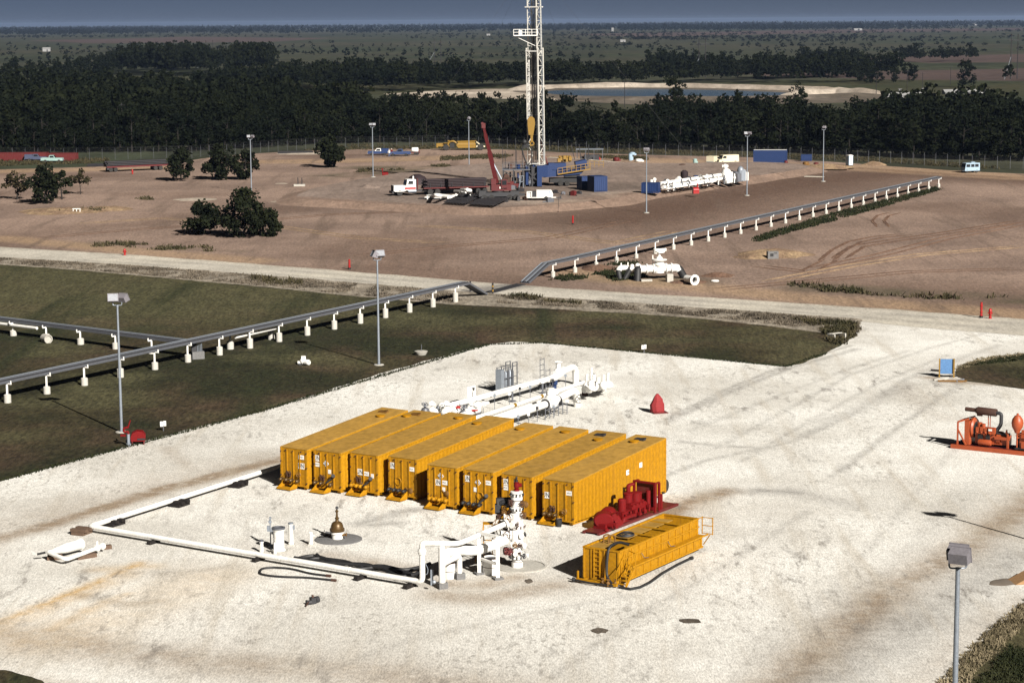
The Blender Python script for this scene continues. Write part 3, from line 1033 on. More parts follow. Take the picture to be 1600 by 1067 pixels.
tree("shrub", "leafy dark green shrub, the left one of the pair by the sand patch", "shrub", 318, 367, 5.2, 3.4, 2600, 0.26, 34, 3, LEAF, 0.0, 0.5, None, 0.10)
tree("shrub", "taller dark green shrub with a pointed top and drooping right side", "shrub", 383, 371, 7.2, 3.7, 3200, 0.26, 40, 4, LEAF, 0.0, 1.0, None, 0.12)
tree("shrub", "low leafy shrub growing against the right side of the tallest shrub", "shrub", 413, 369, 4.6, 2.7, 1700, 0.26, 24, 14, LEAF, 0.0, 0.5, None, 0.10)
tree("tree", "thin small tree with see-through crown at the far left edge", "tree", 27, 312, 5.2, 2.4, 700, 0.26, 22, 5, SPARSE, 0.18, 0.6)
tree("tree", "dense dark tree, tallest of the four small trees by the spoil mound", "tree", 70, 319, 7.4, 3.0, 2200, 0.28, 32, 6, LEAF, 0.03, 1.0)
tree("tree", "slim dark tree leaning close behind the densest of the left trees", "tree", 97, 312, 5.8, 1.7, 700, 0.26, 16, 7, LEAF, 0.15, 0.8)
tree("tree", "sparse brownish sapling with bare lower stem near the left trees", "tree", 126, 304, 4.9, 2.1, 330, 0.26, 13, 8, SPARSE, 0.35, 0.7, None, 0.09)
tree("tree", "round dark tree standing at the end of the loaded red trailer", "tree", 283, 283, 6.8, 3.0, 1900, 0.32, 32, 9, LEAF, 0.05, 0.9)
tree("tree", "wide dark tree between the red trailer and a floodlight mast", "tree", 346, 281, 7.8, 3.7, 2400, 0.32, 36, 10, LEAF, 0.03, 0.8)
tree("tree", "smaller dark tree right beside the floodlight mast on bare dirt", "tree", 384, 281, 6.2, 2.5, 1500, 0.32, 26, 12, LEAF, 0.05, 0.8)
tree("tree", "round leafy tree standing alone left of the blue pickup trucks", "tree", 515, 262, 6.9, 3.4, 2300, 0.34, 34, 13, LEAF, 0.06, 0.7)

# the wood: single trees along its edge, the rest one mass
proto = []
for s in range(6):
    rng = np.random.default_rng(40 + s)
    hh, rr = [(11.0, 3.6), (12.5, 4.0), (9.5, 3.3), (10.5, 4.2), (13.0, 3.4), (8.5, 3.6)][s]
    proto.append((hh, rr, leaf_cloud(rng, 820, 0.36, crown_shape(0.3, hh, rr, 26, s, 0.8)), leaf_cloud(rng, 230, 0.62, crown_shape(hh * 0.3, hh, rr * 1.1, 20, s + 9, 0.7)),
                  leaf_cloud(rng, 60, 1.25, crown_shape(hh * 0.1, hh, rr * 1.15, 10, s + 19, 0.6))))


def wood_edge(u):
    """picture height of the wood's near edge"""
    pts = [(-260, 246), (0, 238), (160, 236), (300, 234), (420, 228), (520, 222), (620, 221), (700, 219), (780, 222), (900, 229), (1060, 232), (1200, 235), (1340, 241), (1480, 247), (1600, 250), (1900, 258)]
    for (a, b), (c, d) in zip(pts, pts[1:]):
        if a <= u <= c:
            return b + (d - b) * (u - a) / (c - a)
    return 250


edge_meshes = []
for s, (hh, rr, q, q2, q3) in enumerate(proto):
    edge_meshes.append((quads_mesh("crown", q, FLEAF), trunk_mb(hh, 0.2, rr * 0.7, 60 + s, 5).mesh("trunk"), hh))
    edge_meshes[-1][1].materials.append(BARK)
rnd = random.Random(5)
count = 0
for row in range(2):
    u = -60
    while u < 1660:
        p = gp(u, wood_edge(u) + 3)
        p = p + Vector((rnd.uniform(-1, 1), rnd.uniform(1, 4) + row * 6.5, 0))
        cm, tm, hh = edge_meshes[rnd.randrange(6)]
        sc_ = rnd.uniform(0.55, 0.95) if row == 0 else rnd.uniform(0.8, 1.1)
        t = thing("forest_tree", "dark leafy tree in the front rows of the wood behind the security fence", "tree", p, rnd.uniform(0, 6.28), "trees along the edge of the wood")
        t.scale = (sc_ * 1.05, sc_ * 1.05, sc_)
        link(bpy.data.objects.new("crown", cm), t)
        link(bpy.data.objects.new("trunk", tm), t)
        u += rnd.uniform(17, 25)
        count += 1


def scatter(name, pts, lod, mat, smin, smax, seed, hmul=1.0):
    rng = np.random.default_rng(seed)
    out = []
    for (x, y) in pts:
        hh, rr, *qs = proto[rng.integers(0, 6)]
        q = qs[lod]
        a = rng.uniform(0, 6.28)
        s = rng.uniform(smin, smax)
        c_, s_ = math.cos(a) * s, math.sin(a) * s
        out.append(np.column_stack([q[:, 0] * c_ - q[:, 1] * s_ + x, q[:, 0] * s_ + q[:, 1] * c_ + y, q[:, 2] * s * hmul]))
    me = quads_mesh(name, np.concatenate(out), mat)
    o = link(bpy.data.objects.new(name, me))
    o["kind"] = "stuff"
    return o


def canopy_top(u):
    """picture height of the base of the wood's far edge (nearer on the right than on the left)"""
    pts = [(-260, 148), (0, 150), (120, 152), (260, 156), (420, 172), (520, 190), (600, 200), (700, 207), (800, 210), (1340, 210), (1450, 206), (1600, 206), (1900, 208)]
    for (a, b), (c, d) in zip(pts, pts[1:]):
        if a <= u <= c:
            return b + (d - b) * (u - a) / (c - a)
    return 190


def project_u(x, y):
    return 800 + 3400 * x / (y * math.cos(PITCH) + EYE * math.sin(PITCH))


near_pts, far_pts = [], []
y = 520.0
while y < 1150:
    st = 5.2 if y < 720 else 7.5
    x = -0.37 * y
    while x < 0.37 * y:
        px, py = x + rnd.uniform(-.45, .45) * st, y + rnd.uniform(-.45, .45) * st
        u = project_u(px, py)
        e0 = gp(u, wood_edge(u)).y + 15
        e1 = gp(u, canopy_top(u)).y
        if e0 < py < e1:
            gap = noise.noise(Vector((px * 0.02, py * 0.012, 3.3)))
            if not (py > e1 - 40 and gap > 0.3):
                (near_pts if py < e0 + 60 else far_pts).append((px, py))
        x += st
    y += st
scatter("forest", near_pts, 0, FLEAF, 0.75, 1.12, 1)
scatter("forest", far_pts, 1, FLEAF, 0.7, 1.2, 2)


def band_pts(poly, n, seed, dens=None):
    """random points in a picture polygon, on the ground"""
    rng = random.Random(seed)
    us = [p[0] for p in poly]
    vv = [p[1] for p in poly]
    out = []
    W = [gp(u, v).to_2d() for u, v in poly]
    x0, x1 = min(p.x for p in W), max(p.x for p in W)
    y0, y1 = min(p.y for p in W), max(p.y for p in W)
    tries = 0
    while len(out) < n and tries < n * 60:
        tries += 1
        x, y_ = rng.uniform(x0, x1), rng.uniform(y0, y1)
        ins = False
        for a, b in zip(W, W[1:] + W[:1]):
            if (a.y > y_) != (b.y > y_) and x < (b.x - a.x) * (y_ - a.y) / (b.y - a.y) + a.x:
                ins = not ins
        if ins and (dens is None or dens(x, y_) > rng.random()):
            out.append((x, y_))
    return out


clump = lambda f, lo, hi, s=0.0, k=0.7: (lambda x, y: max(0.0, min(1.0, (noise.noise(Vector((x * f + s, y * f * k, s))) - lo) / (hi - lo))))
# woods beyond the pond and to the left
mid = band_pts([(430, 138), (560, 132), (760, 131), (900, 128), (1000, 128), (1000, 135), (800, 137), (700, 142), (520, 145)], 330, 3, clump(0.012, -0.45, 0.0))
mid += band_pts([(1000, 127), (1120, 125), (1250, 119), (1330, 116), (1330, 120), (1250, 124), (1120, 130), (1000, 133)], 150, 13, clump(0.012, -0.4, 0.1))
mid += band_pts([(430, 128), (560, 124), (720, 122), (760, 130), (560, 133)], 130, 23, clump(0.01, -0.2, 0.2))
scatter("forest", mid, 1, FLEAF, 0.75, 1.15, 3)
tall = band_pts([(175, 112), (260, 107), (420, 108), (432, 116), (300, 120), (190, 118)], 240, 4)
scatter("forest", tall, 1, FLEAF, 1.0, 1.35, 4, 1.25)
mid2 = band_pts([(-200, 124), (0, 112), (110, 104), (230, 110), (180, 120), (120, 136), (-200, 140)], 190, 5, clump(0.01, -0.2, 0.25))
mid2 += band_pts([(150, 100), (200, 94), (240, 96), (200, 104)], 40, 15)
mid2 += band_pts([(240, 140), (420, 132), (500, 130), (500, 146), (420, 150), (260, 145)], 120, 6, clump(0.015, -0.1, 0.2, 4))
scatter("forest", mid2, 1, FLEAF, 0.7, 1.1, 5)
hedge = band_pts([(1010, 112), (1100, 108), (1290, 101), (1300, 104), (1200, 110), (1020, 118)], 80, 7, clump(0.012, -0.1, 0.2))
hedge += band_pts([(1280, 104), (1330, 101), (1380, 104), (1330, 110)], 26, 77)
hedge += band_pts([(1340, 118), (1400, 116), (1400, 122), (1345, 123)], 14, 17)
hedge += band_pts([(1160, 122), (1330, 119), (1340, 122), (1170, 126)], 60, 27)
hedge += band_pts([(1400, 96), (1530, 95), (1530, 99), (1410, 100)], 26, 37, clump(0.02, -0.2, 0.2))
hedge += band_pts([(1570, 128), (1700, 120), (1700, 130), (1580, 131)], 14, 47)
hedge += band_pts([(1180, 128), (1420, 126), (1420, 129), (1180, 131)], 40, 57)
scatter("forest", hedge, 1, FLEAF, 0.7, 1.25, 7)
front = [gp(u, v).to_2d() for u, v in ((1065, 182), (1050, 180), (1245, 174), (690, 180), (700, 182), (1508, 137), (1514, 137), (1425, 128), (1340, 128), (1362, 130), (1372, 131), (1352, 131), (1395, 130))]
scatter("forest", [(p.x, p.y) for p in front], 0, FLEAF, 0.8, 1.2, 8)
# open plain: scattered trees and far tree lines
plain = band_pts([(-100, 98), (430, 95), (800, 112), (1000, 112), (1500, 92), (1750, 92), (1750, 62), (1000, 66), (400, 70), (-100, 76)], 240, 8, clump(0.003, 0.05, 0.5, 0, 2.2))
scatter("distant_trees", plain, 1, DLEAF, 0.35, 0.85, 9, 0.62)
plain2 = band_pts([(-100, 76), (400, 70), (1000, 66), (1750, 60), (1750, 47), (800, 52), (-100, 58)], 620, 9, clump(0.0011, 0.1, 0.4, 0, 3.0))
scatter("distant_trees", plain2, 2, DLEAF, 0.6, 1.25, 10, 0.45)
hr = random.Random(77)
hedges = []
for k in range(46):
    vv = 46.5 + 46 * (k / 46) ** 1.35 + hr.uniform(-0.6, 0.6)
    u0 = hr.uniform(-100, 1500)
    u1 = u0 + hr.uniform(90, 480)
    a_, b_ = gp(u0, vv - (u0 - 800) * 0.0075).to_2d(), gp(u1, vv - (u1 - 800) * 0.0075 + hr.uniform(-0.5, 0.5)).to_2d()
    st = max(7.0, a_.y / 260)
    n_ = int((b_ - a_).length / st)
    for i in range(n_):
        if noise.noise(Vector((i * 0.07, k * 3.1, 0.5))) > -0.15:
            p = a_.lerp(b_, i / n_)
            hedges.append((p.x + hr.uniform(-3, 3), p.y + hr.uniform(-14, 14)))
scatter("distant_trees", hedges, 2, DLEAF, 0.3, 0.8, 12, 0.75)
rows_ = []
for k, (vv, n_, s_) in enumerate([(52, 900, 1), (49.5, 1300, 2), (47.5, 1600, 3), (45.5, 1900, 4), (43.5, 1900, 5)]):
    rows_ += band_pts([(-150, vv + 4.8), (1750, vv - 7.0), (1750, vv - 9.2), (-150, vv + 2.6)], n_, 60 + k, clump(0.0009, -0.35, 0.05, k))
scatter("distant_trees", rows_, 2, DLEAF, 1.1, 1.9, 11, 0.9)


# weeds and grass tufts
def tufts(name, pts, mat, h, w, n, seed, z=0.0):
    rng = np.random.default_rng(seed)
    P = np.array(pts)
    m = len(P)
    base = np.repeat(P, n, 0) + rng.normal(size=(m * n, 2)) * w * 0.6
    a = rng.uniform(0, 2 * math.pi, m * n)
    hh = h * rng.uniform(0.35, 1.25, m * n) * np.repeat(rng.uniform(0.5, 1.3, m), n)
    ww = w * rng.uniform(0.25, 0.6, m * n)
    lean = rng.normal(size=(m * n, 2)) * (hh * 0.45)[:, None]
    dx, dy = np.cos(a) * ww / 2, np.sin(a) * ww / 2
    q = np.zeros((m * n, 4, 3))
    for k, (sx, top, f) in enumerate(((-1, 0, 1.0), (1, 0, 1.0), (1, 1, 0.45), (-1, 1, 0.45))):
        q[:, k, 0] = base[:, 0] + sx * dx * f + lean[:, 0] * top
        q[:, k, 1] = base[:, 1] + sx * dy * f + lean[:, 1] * top
        q[:, k, 2] = z + hh * top - 0.02 * (1 - top)
    o = link(bpy.data.objects.new(name, quads_mesh(name, q.reshape(-1, 3), mat)))
    o["kind"] = "stuff"
    return o


verge_poly = [(-60, 391), (0, 404), (200, 416), (400, 431), (545, 443), (700, 456), (720, 470), (700, 474), (560, 462), (400, 446), (200, 428), (100, 419), (0, 412), (-60, 406)]
verge_poly2 = [(775, 462), (1000, 477), (1200, 491), (1300, 499), (1338, 505), (1342, 520), (1318, 536), (1290, 516), (1200, 506), (1100, 495), (1000, 486), (850, 478), (780, 474)]
tufts("verge_weeds", band_pts(verge_poly, 2600, 21, clump(0.35, -0.3, 0.25)) + band_pts(verge_poly2, 2600, 22, clump(0.3, -0.3, 0.25)), WEED, 0.24, 0.26, 8, 23)
dark_weeds = band_pts([(1240, 500), (1335, 508), (1340, 520), (1318, 538), (1300, 540), (1285, 515)], 420, 24, clump(0.3, -0.4, 0.1)) + band_pts([(780, 462), (930, 472), (930, 478), (780, 470)], 160, 25, clump(0.3, -0.1, 0.3))
dark_weeds += band_pts([(395, 433), (470, 440), (470, 448), (395, 443)], 110, 26, clump(0.3, -0.2, 0.2))
tufts("ditch_weeds", dark_weeds, DWEED, 0.45, 0.35, 9, 27)
rackweed = band_pts([(1180, 371), (1300, 334), (1400, 309), (1462, 293), (1470, 297), (1420, 312), (1320, 341), (1240, 362), (1180, 379)], 1300, 28, clump(0.12, -0.8, -0.1))
rackweed += band_pts([(850, 440), (905, 423), (960, 412), (1000, 405), (1000, 412), (930, 432), (880, 441)], 170, 29, clump(0.25, -0.2, 0.3)) + band_pts([(940, 427), (1000, 424), (1010, 434), (960, 440)], 260, 30)
tufts("rack_weeds", rackweed, GWEED, 0.30, 0.40, 7, 31)
fieldweed = band_pts([(690, 252), (800, 248), (900, 247), (1010, 251), (1010, 246), (870, 243), (760, 243), (690, 246)], 420, 32, clump(0.08, -0.1, 0.3))
fieldweed += band_pts([(-60, 262), (165, 255), (170, 248), (-60, 252)], 480, 33) + band_pts([(470, 236), (780, 232), (1000, 240), (1340, 252), (1600, 268), (1600, 262), (1340, 246), (1000, 234), (780, 226), (560, 226)], 1700, 34, clump(0.04, -0.35, 0.2))
fieldweed += band_pts([(90, 333), (165, 331), (165, 326), (90, 328)], 60, 35) + band_pts([(140, 388), (330, 394), (330, 384), (150, 379)], 90, 36, clump(0.2, 0, 0.4)) + band_pts([(215, 313), (240, 313), (240, 309), (215, 309)], 14, 38)
fieldweed += band_pts([(560, 270), (700, 262), (700, 258), (560, 266)], 70, 39, clump(0.1, 0, 0.4)) + band_pts([(1200, 450), (1600, 478), (1600, 466), (1250, 440)], 90, 41, clump(0.15, 0.05, 0.4))
tufts("field_weeds", fieldweed, DWEED, 0.45, 0.55, 9, 37)
straw = band_pts([(1425, 1110), (1495, 1035), (1550, 980), (1620, 925), (1690, 870), (1700, 890), (1640, 945), (1570, 1005), (1520, 1055), (1480, 1110)], 1500, 42)
straw += band_pts([(1488, 577), (1530, 560), (1600, 551), (1610, 556), (1535, 566), (1495, 580)], 180, 43)
tufts("straw_grass", straw, STRAW, 0.14, 0.16, 7, 44, 0.03)
green = band_pts([(1520, 1070), (1580, 1010), (1660, 940), (1700, 1000), (1600, 1110)], 1500, 45, clump(0.3, -0.3, 0.2)) + band_pts([(1510, 572), (1560, 560), (1620, 555), (1620, 560), (1560, 568)], 160, 46)
green += [(p.x, p.y) for p in ragged(outline([(0, 752), (400, 645), (762, 539), (850, 536), (1228, 573), (1290, 553), (1228, 573.2), (850, 536.2), (762, 539.2), (400, 645.3)]), 0.35, 0.3, 0.5, 3)]
tufts("grass_tufts", green, GWEED, 0.16, 0.22, 6, 47, 0.03)
print("forest pts", len(near_pts), len(far_pts), "edge", count)
# ------------------------------------------------------------------ lettering
_txt = {}


def text_mesh(s, size, mat):
    key = (s, size, mat.name)
    if key not in _txt:
        cu = bpy.data.curves.new("lettering", 'FONT')
        cu.body = s
        cu.size = size
        cu.align_x = 'CENTER'
        cu.align_y = 'CENTER'
        cu.extrude = 0.002
        cu.offset = 0.004
        cu.space_character = 1.12
        tmp = bpy.data.objects.new("lettering_source", cu)
        COL.objects.link(tmp)
        me = bpy.data.meshes.new_from_object(tmp.evaluated_get(bpy.context.evaluated_depsgraph_get()))
        bpy.data.objects.remove(tmp)
        bpy.data.curves.remove(cu)
        me.name = "lettering"
        me.materials.clear()
        me.materials.append(mat)
        _txt[key] = me
    return _txt[key]


# ------------------------------------------------------------------ eight yellow frac tanks
TW, TL, ZF, ZR = 2.46, 11.7, 2.95, 4.0
TROT = rad(-34.8)


def zroof(y):
    return ZF + (ZR - ZF) * y / TL


body = MB()
body.prism([(0.05, 0.06, 0.30), (0.05, TL - 0.05, 0.30), (0.05, TL - 0.05, zroof(TL) - 0.06), (0.05, 0.06, zroof(0) - 0.06)], (TW - 0.10, 0, 0))
body.box((0.35, TL / 2, 0.16), (0.16, TL - 0.2, 0.28))
body.box((TW - 0.35, TL / 2, 0.16), (0.16, TL - 0.2, 0.28))


def side_mb(x, s):
    """corrugated side sheet following the sloping roof"""
    m = MB()
    ys = []
    y = 0.12
    while y < TL - 0.3:
        ys += [(y, 0.0), (y + 0.20, 0.0), (y + 0.25, 0.02), (y + 0.38, 0.02), (y + 0.43, 0.0)]
        y += 0.43
    ys = [p for i, p in enumerate(ys) if i == 0 or p[0] > ys[i - 1][0] + 1e-4]
    n = len(ys)
    for (yy, d) in ys:
        m.v += [(x + s * (0.004 + d), yy, 0.26), (x + s * (0.004 + d), yy, zroof(yy) - 0.10)]
    for i in range(n - 1):
        f = (i * 2, i * 2 + 2, i * 2 + 3, i * 2 + 1)
        m.f.append(f if s > 0 else f[::-1])
    return m.mesh("side_sheet")


side_r = side_mb(TW - 0.05, 1)
side_l = side_mb(0.05, -1)
for me_ in (side_r, side_l):
    me_.materials.append(YEL)
roof = MB().prism([(0, 0.0, ZF - 0.05), (0, TL, ZR - 0.05), (0, TL, ZR), (0, 0.0, ZF)], (TW, 0, 0)).mesh("roof")
roof.materials.append(YROOF)
body_me = body.mesh("tank_body")
body_me.materials.append(YEL)
front = MB().box((TW / 2, 0.03, (0.26 + ZF - 0.08) / 2), (TW - 0.26, 0.05, ZF - 0.34)).mesh("front_panel")
front.materials.append(YEL)
strip = MB().box((0, -0.025, 1.55), (0.09, 0.06, 2.45)).mesh("panel_strip")
strip.materials.append(YEL)
post = MB().box((0, 0.05, ZF / 2 + 0.06), (0.15, 0.16, ZF - 0.18)).mesh("corner_post")
post.materials.append(YEL)
rpost = MB().box((0, TL - 0.05, ZR / 2 + 0.06), (0.15, 0.16, ZR - 0.18)).mesh("corner_post")
rpost.materials.append(YEL)
rail_mb = MB()
rail_mb.beam((0, 0.0, ZF - 0.11), (0, TL, ZR - 0.11), 0.07, 0.10)
rail_me = rail_mb.mesh("top_rail")
rail_me.materials.append(YEL)
sill = MB().box((TW / 2, -0.012, 0.29), (TW - 0.10, 0.13, 0.10)).mesh("front_sill")
sill.materials.append(YEL)
hatch = MB().lathe([(0.30, 0), (0.30, 0.09), (0.36, 0.09), (0.36, 0.13), (0, 0.16)], (0, 0, 0), 14).mesh("roof_hatch")
hatch.materials.append(YEL)
tray = MB()
tray.box((0, -0.50, 0.10), (1.25, 0.75, 0.05))
for sx in (-0.56, 0.56):
    tray.prism([(sx - 0.02, -0.02, 0.14), (sx - 0.02, -0.84, 0.14), (sx - 0.02, -0.84, 0.20), (sx - 0.02, -0.02, 0.62)], (0.04, 0, 0))
tray.box((0, -0.865, 0.16), (1.25, 0.03, 0.12))
tray_me = tray.mesh("drip_tray")
tray_me.materials.append(YEL)


def valve_mesh(mat, name="outlet_valve"):
    m = MB()
    m.cyl((0, 0, 0), 0.08, 0.16, 10, (0, -1, 0))
    m.cyl((0, -0.16, 0), 0.13, 0.05, 12, (0, -1, 0))
    m.lathe([(0.10, 0.0), (0.135, 0.06), (0.13, 0.16), (0.07, 0.24), (0, 0.25)], (0, -0.21, 0), 12, (0, -1, 0))
    me = m.mesh(name)
    me.materials.append(mat)
    return me


valve_y, valve_k, valve_b = valve_mesh(YEL), valve_mesh(BLACK), valve_mesh(BRASS)
lever = MB().beam((0, -0.2, 0.13), (0.16, -0.22, 0.28), 0.025).beam((0, -0.2, 0.0), (0, -0.2, 0.14), 0.04).mesh("lever")
lever.materials.append(RUST)
manway = MB()
manway.ring((-0.11, -0.10, 0.10), 0.085, 0.032, (0, 1, 0), 12, 5)
manway.ring((0.13, -0.10, 0.10), 0.085, 0.032, (0, 1, 0), 12, 5)
manway.box((-0.11, -0.08, -0.09), (0.10, 0.10, 0.22))
manway.box((0.13, -0.08, -0.09), (0.10, 0.10, 0.22))
manway.beam((-0.2, -0.05, 0.0), (0.22, -0.05, 0.0), 0.05)
manway_me = manway.mesh("relief_fitting")
manway_me.materials.append(RUST)
crank = MB().wheel((0, -0.17, 0), 0.19, 0.022, (0, 1, 0)).cyl((0, 0, 0), 0.05, 0.2, 8, (0, -1, 0)).mesh("hand_wheel")
crank.materials.append(OCHRE)
lid = MB().lathe([(0.20, 0), (0.20, 0.05), (0.15, 0.09), (0, 0.11)], (0, 0, 0), 14, (0, -1, 0)).beam((-0.2, -0.05, 0.05), (-0.36, -0.09, 0.22), 0.04).mesh("round_lid")
lid.materials.append(OCHRE)
ringlid = MB().ring((0, -0.05, 0), 0.25, 0.035, (0, 1, 0), 16, 5).mesh("ring_handle")
ringlid.materials.append(YEL)
hosefit = MB().tube([(0.22, -0.06, 0.25), (0.1, -0.18, 0.12), (-0.12, -0.3, -0.1), (-0.26, -0.36, -0.2)], 0.065, 8).cyl((0.22, -0.14, 0.25), 0.14, 0.2, 10, (0.4, -0.4, 0.4)).mesh("hose_fitting")
hosefit.materials.append(BLACK)
clip = MB().box((0, -0.02, 0), (0.05, 0.06, 0.10)).beam((0, -0.03, 0), (0.12, -0.05, 0.05), 0.03).mesh("lashing_hook")
clip.materials.append(RUST)
bucket = MB().lathe([(0.17, 0), (0.22, 0.5), (0.20, 0.5), (0.16, 0.06)], (0, 0, 0), 12).mesh("bucket")
bucket.materials.append(BLACK)
axle = MB()
for sx in (0.28, TW - 0.28):
    axle.lathe([(0.30, -0.13), (0.48, -0.13), (0.52, -0.06), (0.52, 0.06), (0.48, 0.13), (0.30, 0.13)], (sx, TL + 0.18, 0.52), 16, (1, 0, 0))
axle.beam((0.2, TL + 0.18, 0.52), (TW - 0.2, TL + 0.18, 0.52), 0.12)
axle_me = axle.mesh("rear_wheels")
axle_me.materials.append(TYRE)
PLM = {}
for nm, w, h in (("plate", 0.50, 0.30), ("un", 0.54, 0.42), ("square", 0.26, 0.30)):
    PLM[nm] = MB().box((0, -0.012, 0), (w, 0.02, h)).mesh("placard")
    PLM[nm].materials.append(WHITE)
PLM["diamond"] = MB().box((0, -0.012, 0), (0.36, 0.02, 0.36), 0, Matrix.Rotation(rad(45), 3, 'Y')).mesh("placard")
PLM["diamond"].materials.append(WHITE)
dia_in = MB().box((0, -0.026, 0), (0.26, 0.006, 0.26), 0, Matrix.Rotation(rad(45), 3, 'Y')).ring((0, -0.026, 0), 0.15, 0.012, (0, 1, 0), 12, 4).mesh("emblem")
dia_in.materials.append(GREYINK)
dia_in2 = MB().box((0, -0.031, 0), (0.20, 0.005, 0.20), 0, Matrix.Rotation(rad(45), 3, 'Y')).mesh("emblem")
dia_in2.materials.append(WHITE)
scrib = MB()
for k_, (dx, w) in enumerate(((-0.14, 0.03), (-0.06, 0.07), (0.05, 0.05), (0.13, 0.03))):
    scrib.box((dx, -0.026, 0.0 + (k_ % 2) * 0.015), (w, 0.006, 0.07))
scrib_me = scrib.mesh("faint_print")
scrib_me.materials.append(GREYINK)


def put(me, parent, loc, name=None, label=None, ry=0.0):
    o = link(bpy.data.objects.new(name or me.name, me), parent)
    o.location = loc
    if ry:
        o.rotation_euler = (0, ry, 0)
    if label:
        o["label"] = label
    return o


def placard(t, kind, x, z, scribble=False):
    o = put(PLM[kind], t, (x, 0.0, z), "placard")
    if kind == "un":
        l = put(text_mesh("UN", 0.42, BLKINK), o, (0, -0.026, 0), "lettering")
        l.rotation_euler = (rad(90), 0, 0)
        l.scale = (0.80, 1.08, 1)
    elif kind == "diamond":
        put(dia_in, o, (0, 0, 0), "emblem")
        put(dia_in2, o, (0, 0, 0), "emblem")
        put(dia_in, o, (0, -0.008, 0), "emblem").scale = (0.45, 1, 0.45)
    elif scribble:
        put(scrib_me, o, (0, 0, 0), "faint_print")
    return o


TANKS = [(-16.51, 151.85), (-14.03, 150.6), (-11.39, 149.58), (-8.62, 148.12), (-5.8, 145.16), (-3.33, 143.58), (-0.74, 142.02), (1.96, 140.29)]
TLAB = ["yellow slope-roofed frac tank at the left end of the row",
        "yellow frac tank with diamond placard beside stacked UN and scribbled plates, second in the row",
        "yellow frac tank with three white placards in a line at mid height",
        "yellow frac tank fourth in the row with four black outlet valves and no diamond",
        "yellow frac tank with diamond placard set above the UN plate and wide drip tray",
        "yellow frac tank with diamond placard and ring handle, four black outlet valves",
        "yellow frac tank standing directly behind the tall white wellhead",
        "yellow frac tank nearest the red pump, its whole long side in sunlight"]
SPEC = [
    dict(pl=[("plate", 1.92, 2.35, 1), ("un", 1.92, 1.72, 0)], v=(valve_b, (0.25, 0.75, 1.18, 1.75)), tray=0.95, man=(0.78, 1.05), wheel=(1.78, 1.10), lid=None),
    dict(pl=[("un", 0.30, 2.35, 0), ("plate", 0.30, 1.90, 1), ("diamond", 1.12, 2.05, 0), ("square", 1.42, 1.50, 0)], v=(valve_b, (0.30, 0.85, 1.72)), tray=0.95, man=(0.80, 1.02), hose=(1.60, 0.95), lid=None),
    dict(pl=[("un", 0.85, 1.62, 0), ("plate", 1.42, 1.55, 1), ("square", 1.95, 1.45, 0)], v=(valve_y, (0.30, 0.75, 1.10, 1.60)), tray=0.90, man=(0.78, 1.12), hose=(1.65, 0.95), lid=(0.95, 0.75)),
    dict(pl=[("un", 0.28, 2.30, 0), ("plate", 1.98, 2.22, 1)], v=(valve_k, (0.22, 0.65, 1.05, 1.50)), tray=1.05, man=None, ring=(0.85, 1.25), lid=(1.9, 0.70)),
    dict(pl=[("diamond", 1.12, 2.25, 0), ("un", 0.82, 1.78, 0), ("plate", 1.42, 1.82, 1), ("square", 1.34, 1.35, 0)], v=(valve_y, (0.35, 0.70, 1.15, 1.70)), tray=0.95, man=None, lid=(1.62, 1.10), hose=None),
    dict(pl=[("un", 0.30, 2.30, 0), ("diamond", 1.20, 2.12, 0), ("plate", 2.02, 2.20, 1), ("square", 0.98, 1.62, 0)], v=(valve_k, (0.15, 0.58, 1.02, 1.48)), tray=0.85, man=None, ring=(1.40, 1.25), hose=(1.72, 1.0)),
    dict(pl=[("un", 0.30, 2.38, 0), ("plate", 0.30, 1.98, 1)], v=(valve_y, (0.75, 1.05)), tray=0.95, man=None, lid=(1.95, 1.05), wheel=(0.70, 0.95)),
    dict(pl=[("un", 0.27, 1.85, 0), ("plate", 2.08, 2.18, 1)], v=(valve_b, (0.30, 0.72, 1.15)), tray=0.80, man=(0.80, 1.02), wheel=(1.80, 0.95), lid=None, bucket=1),
]
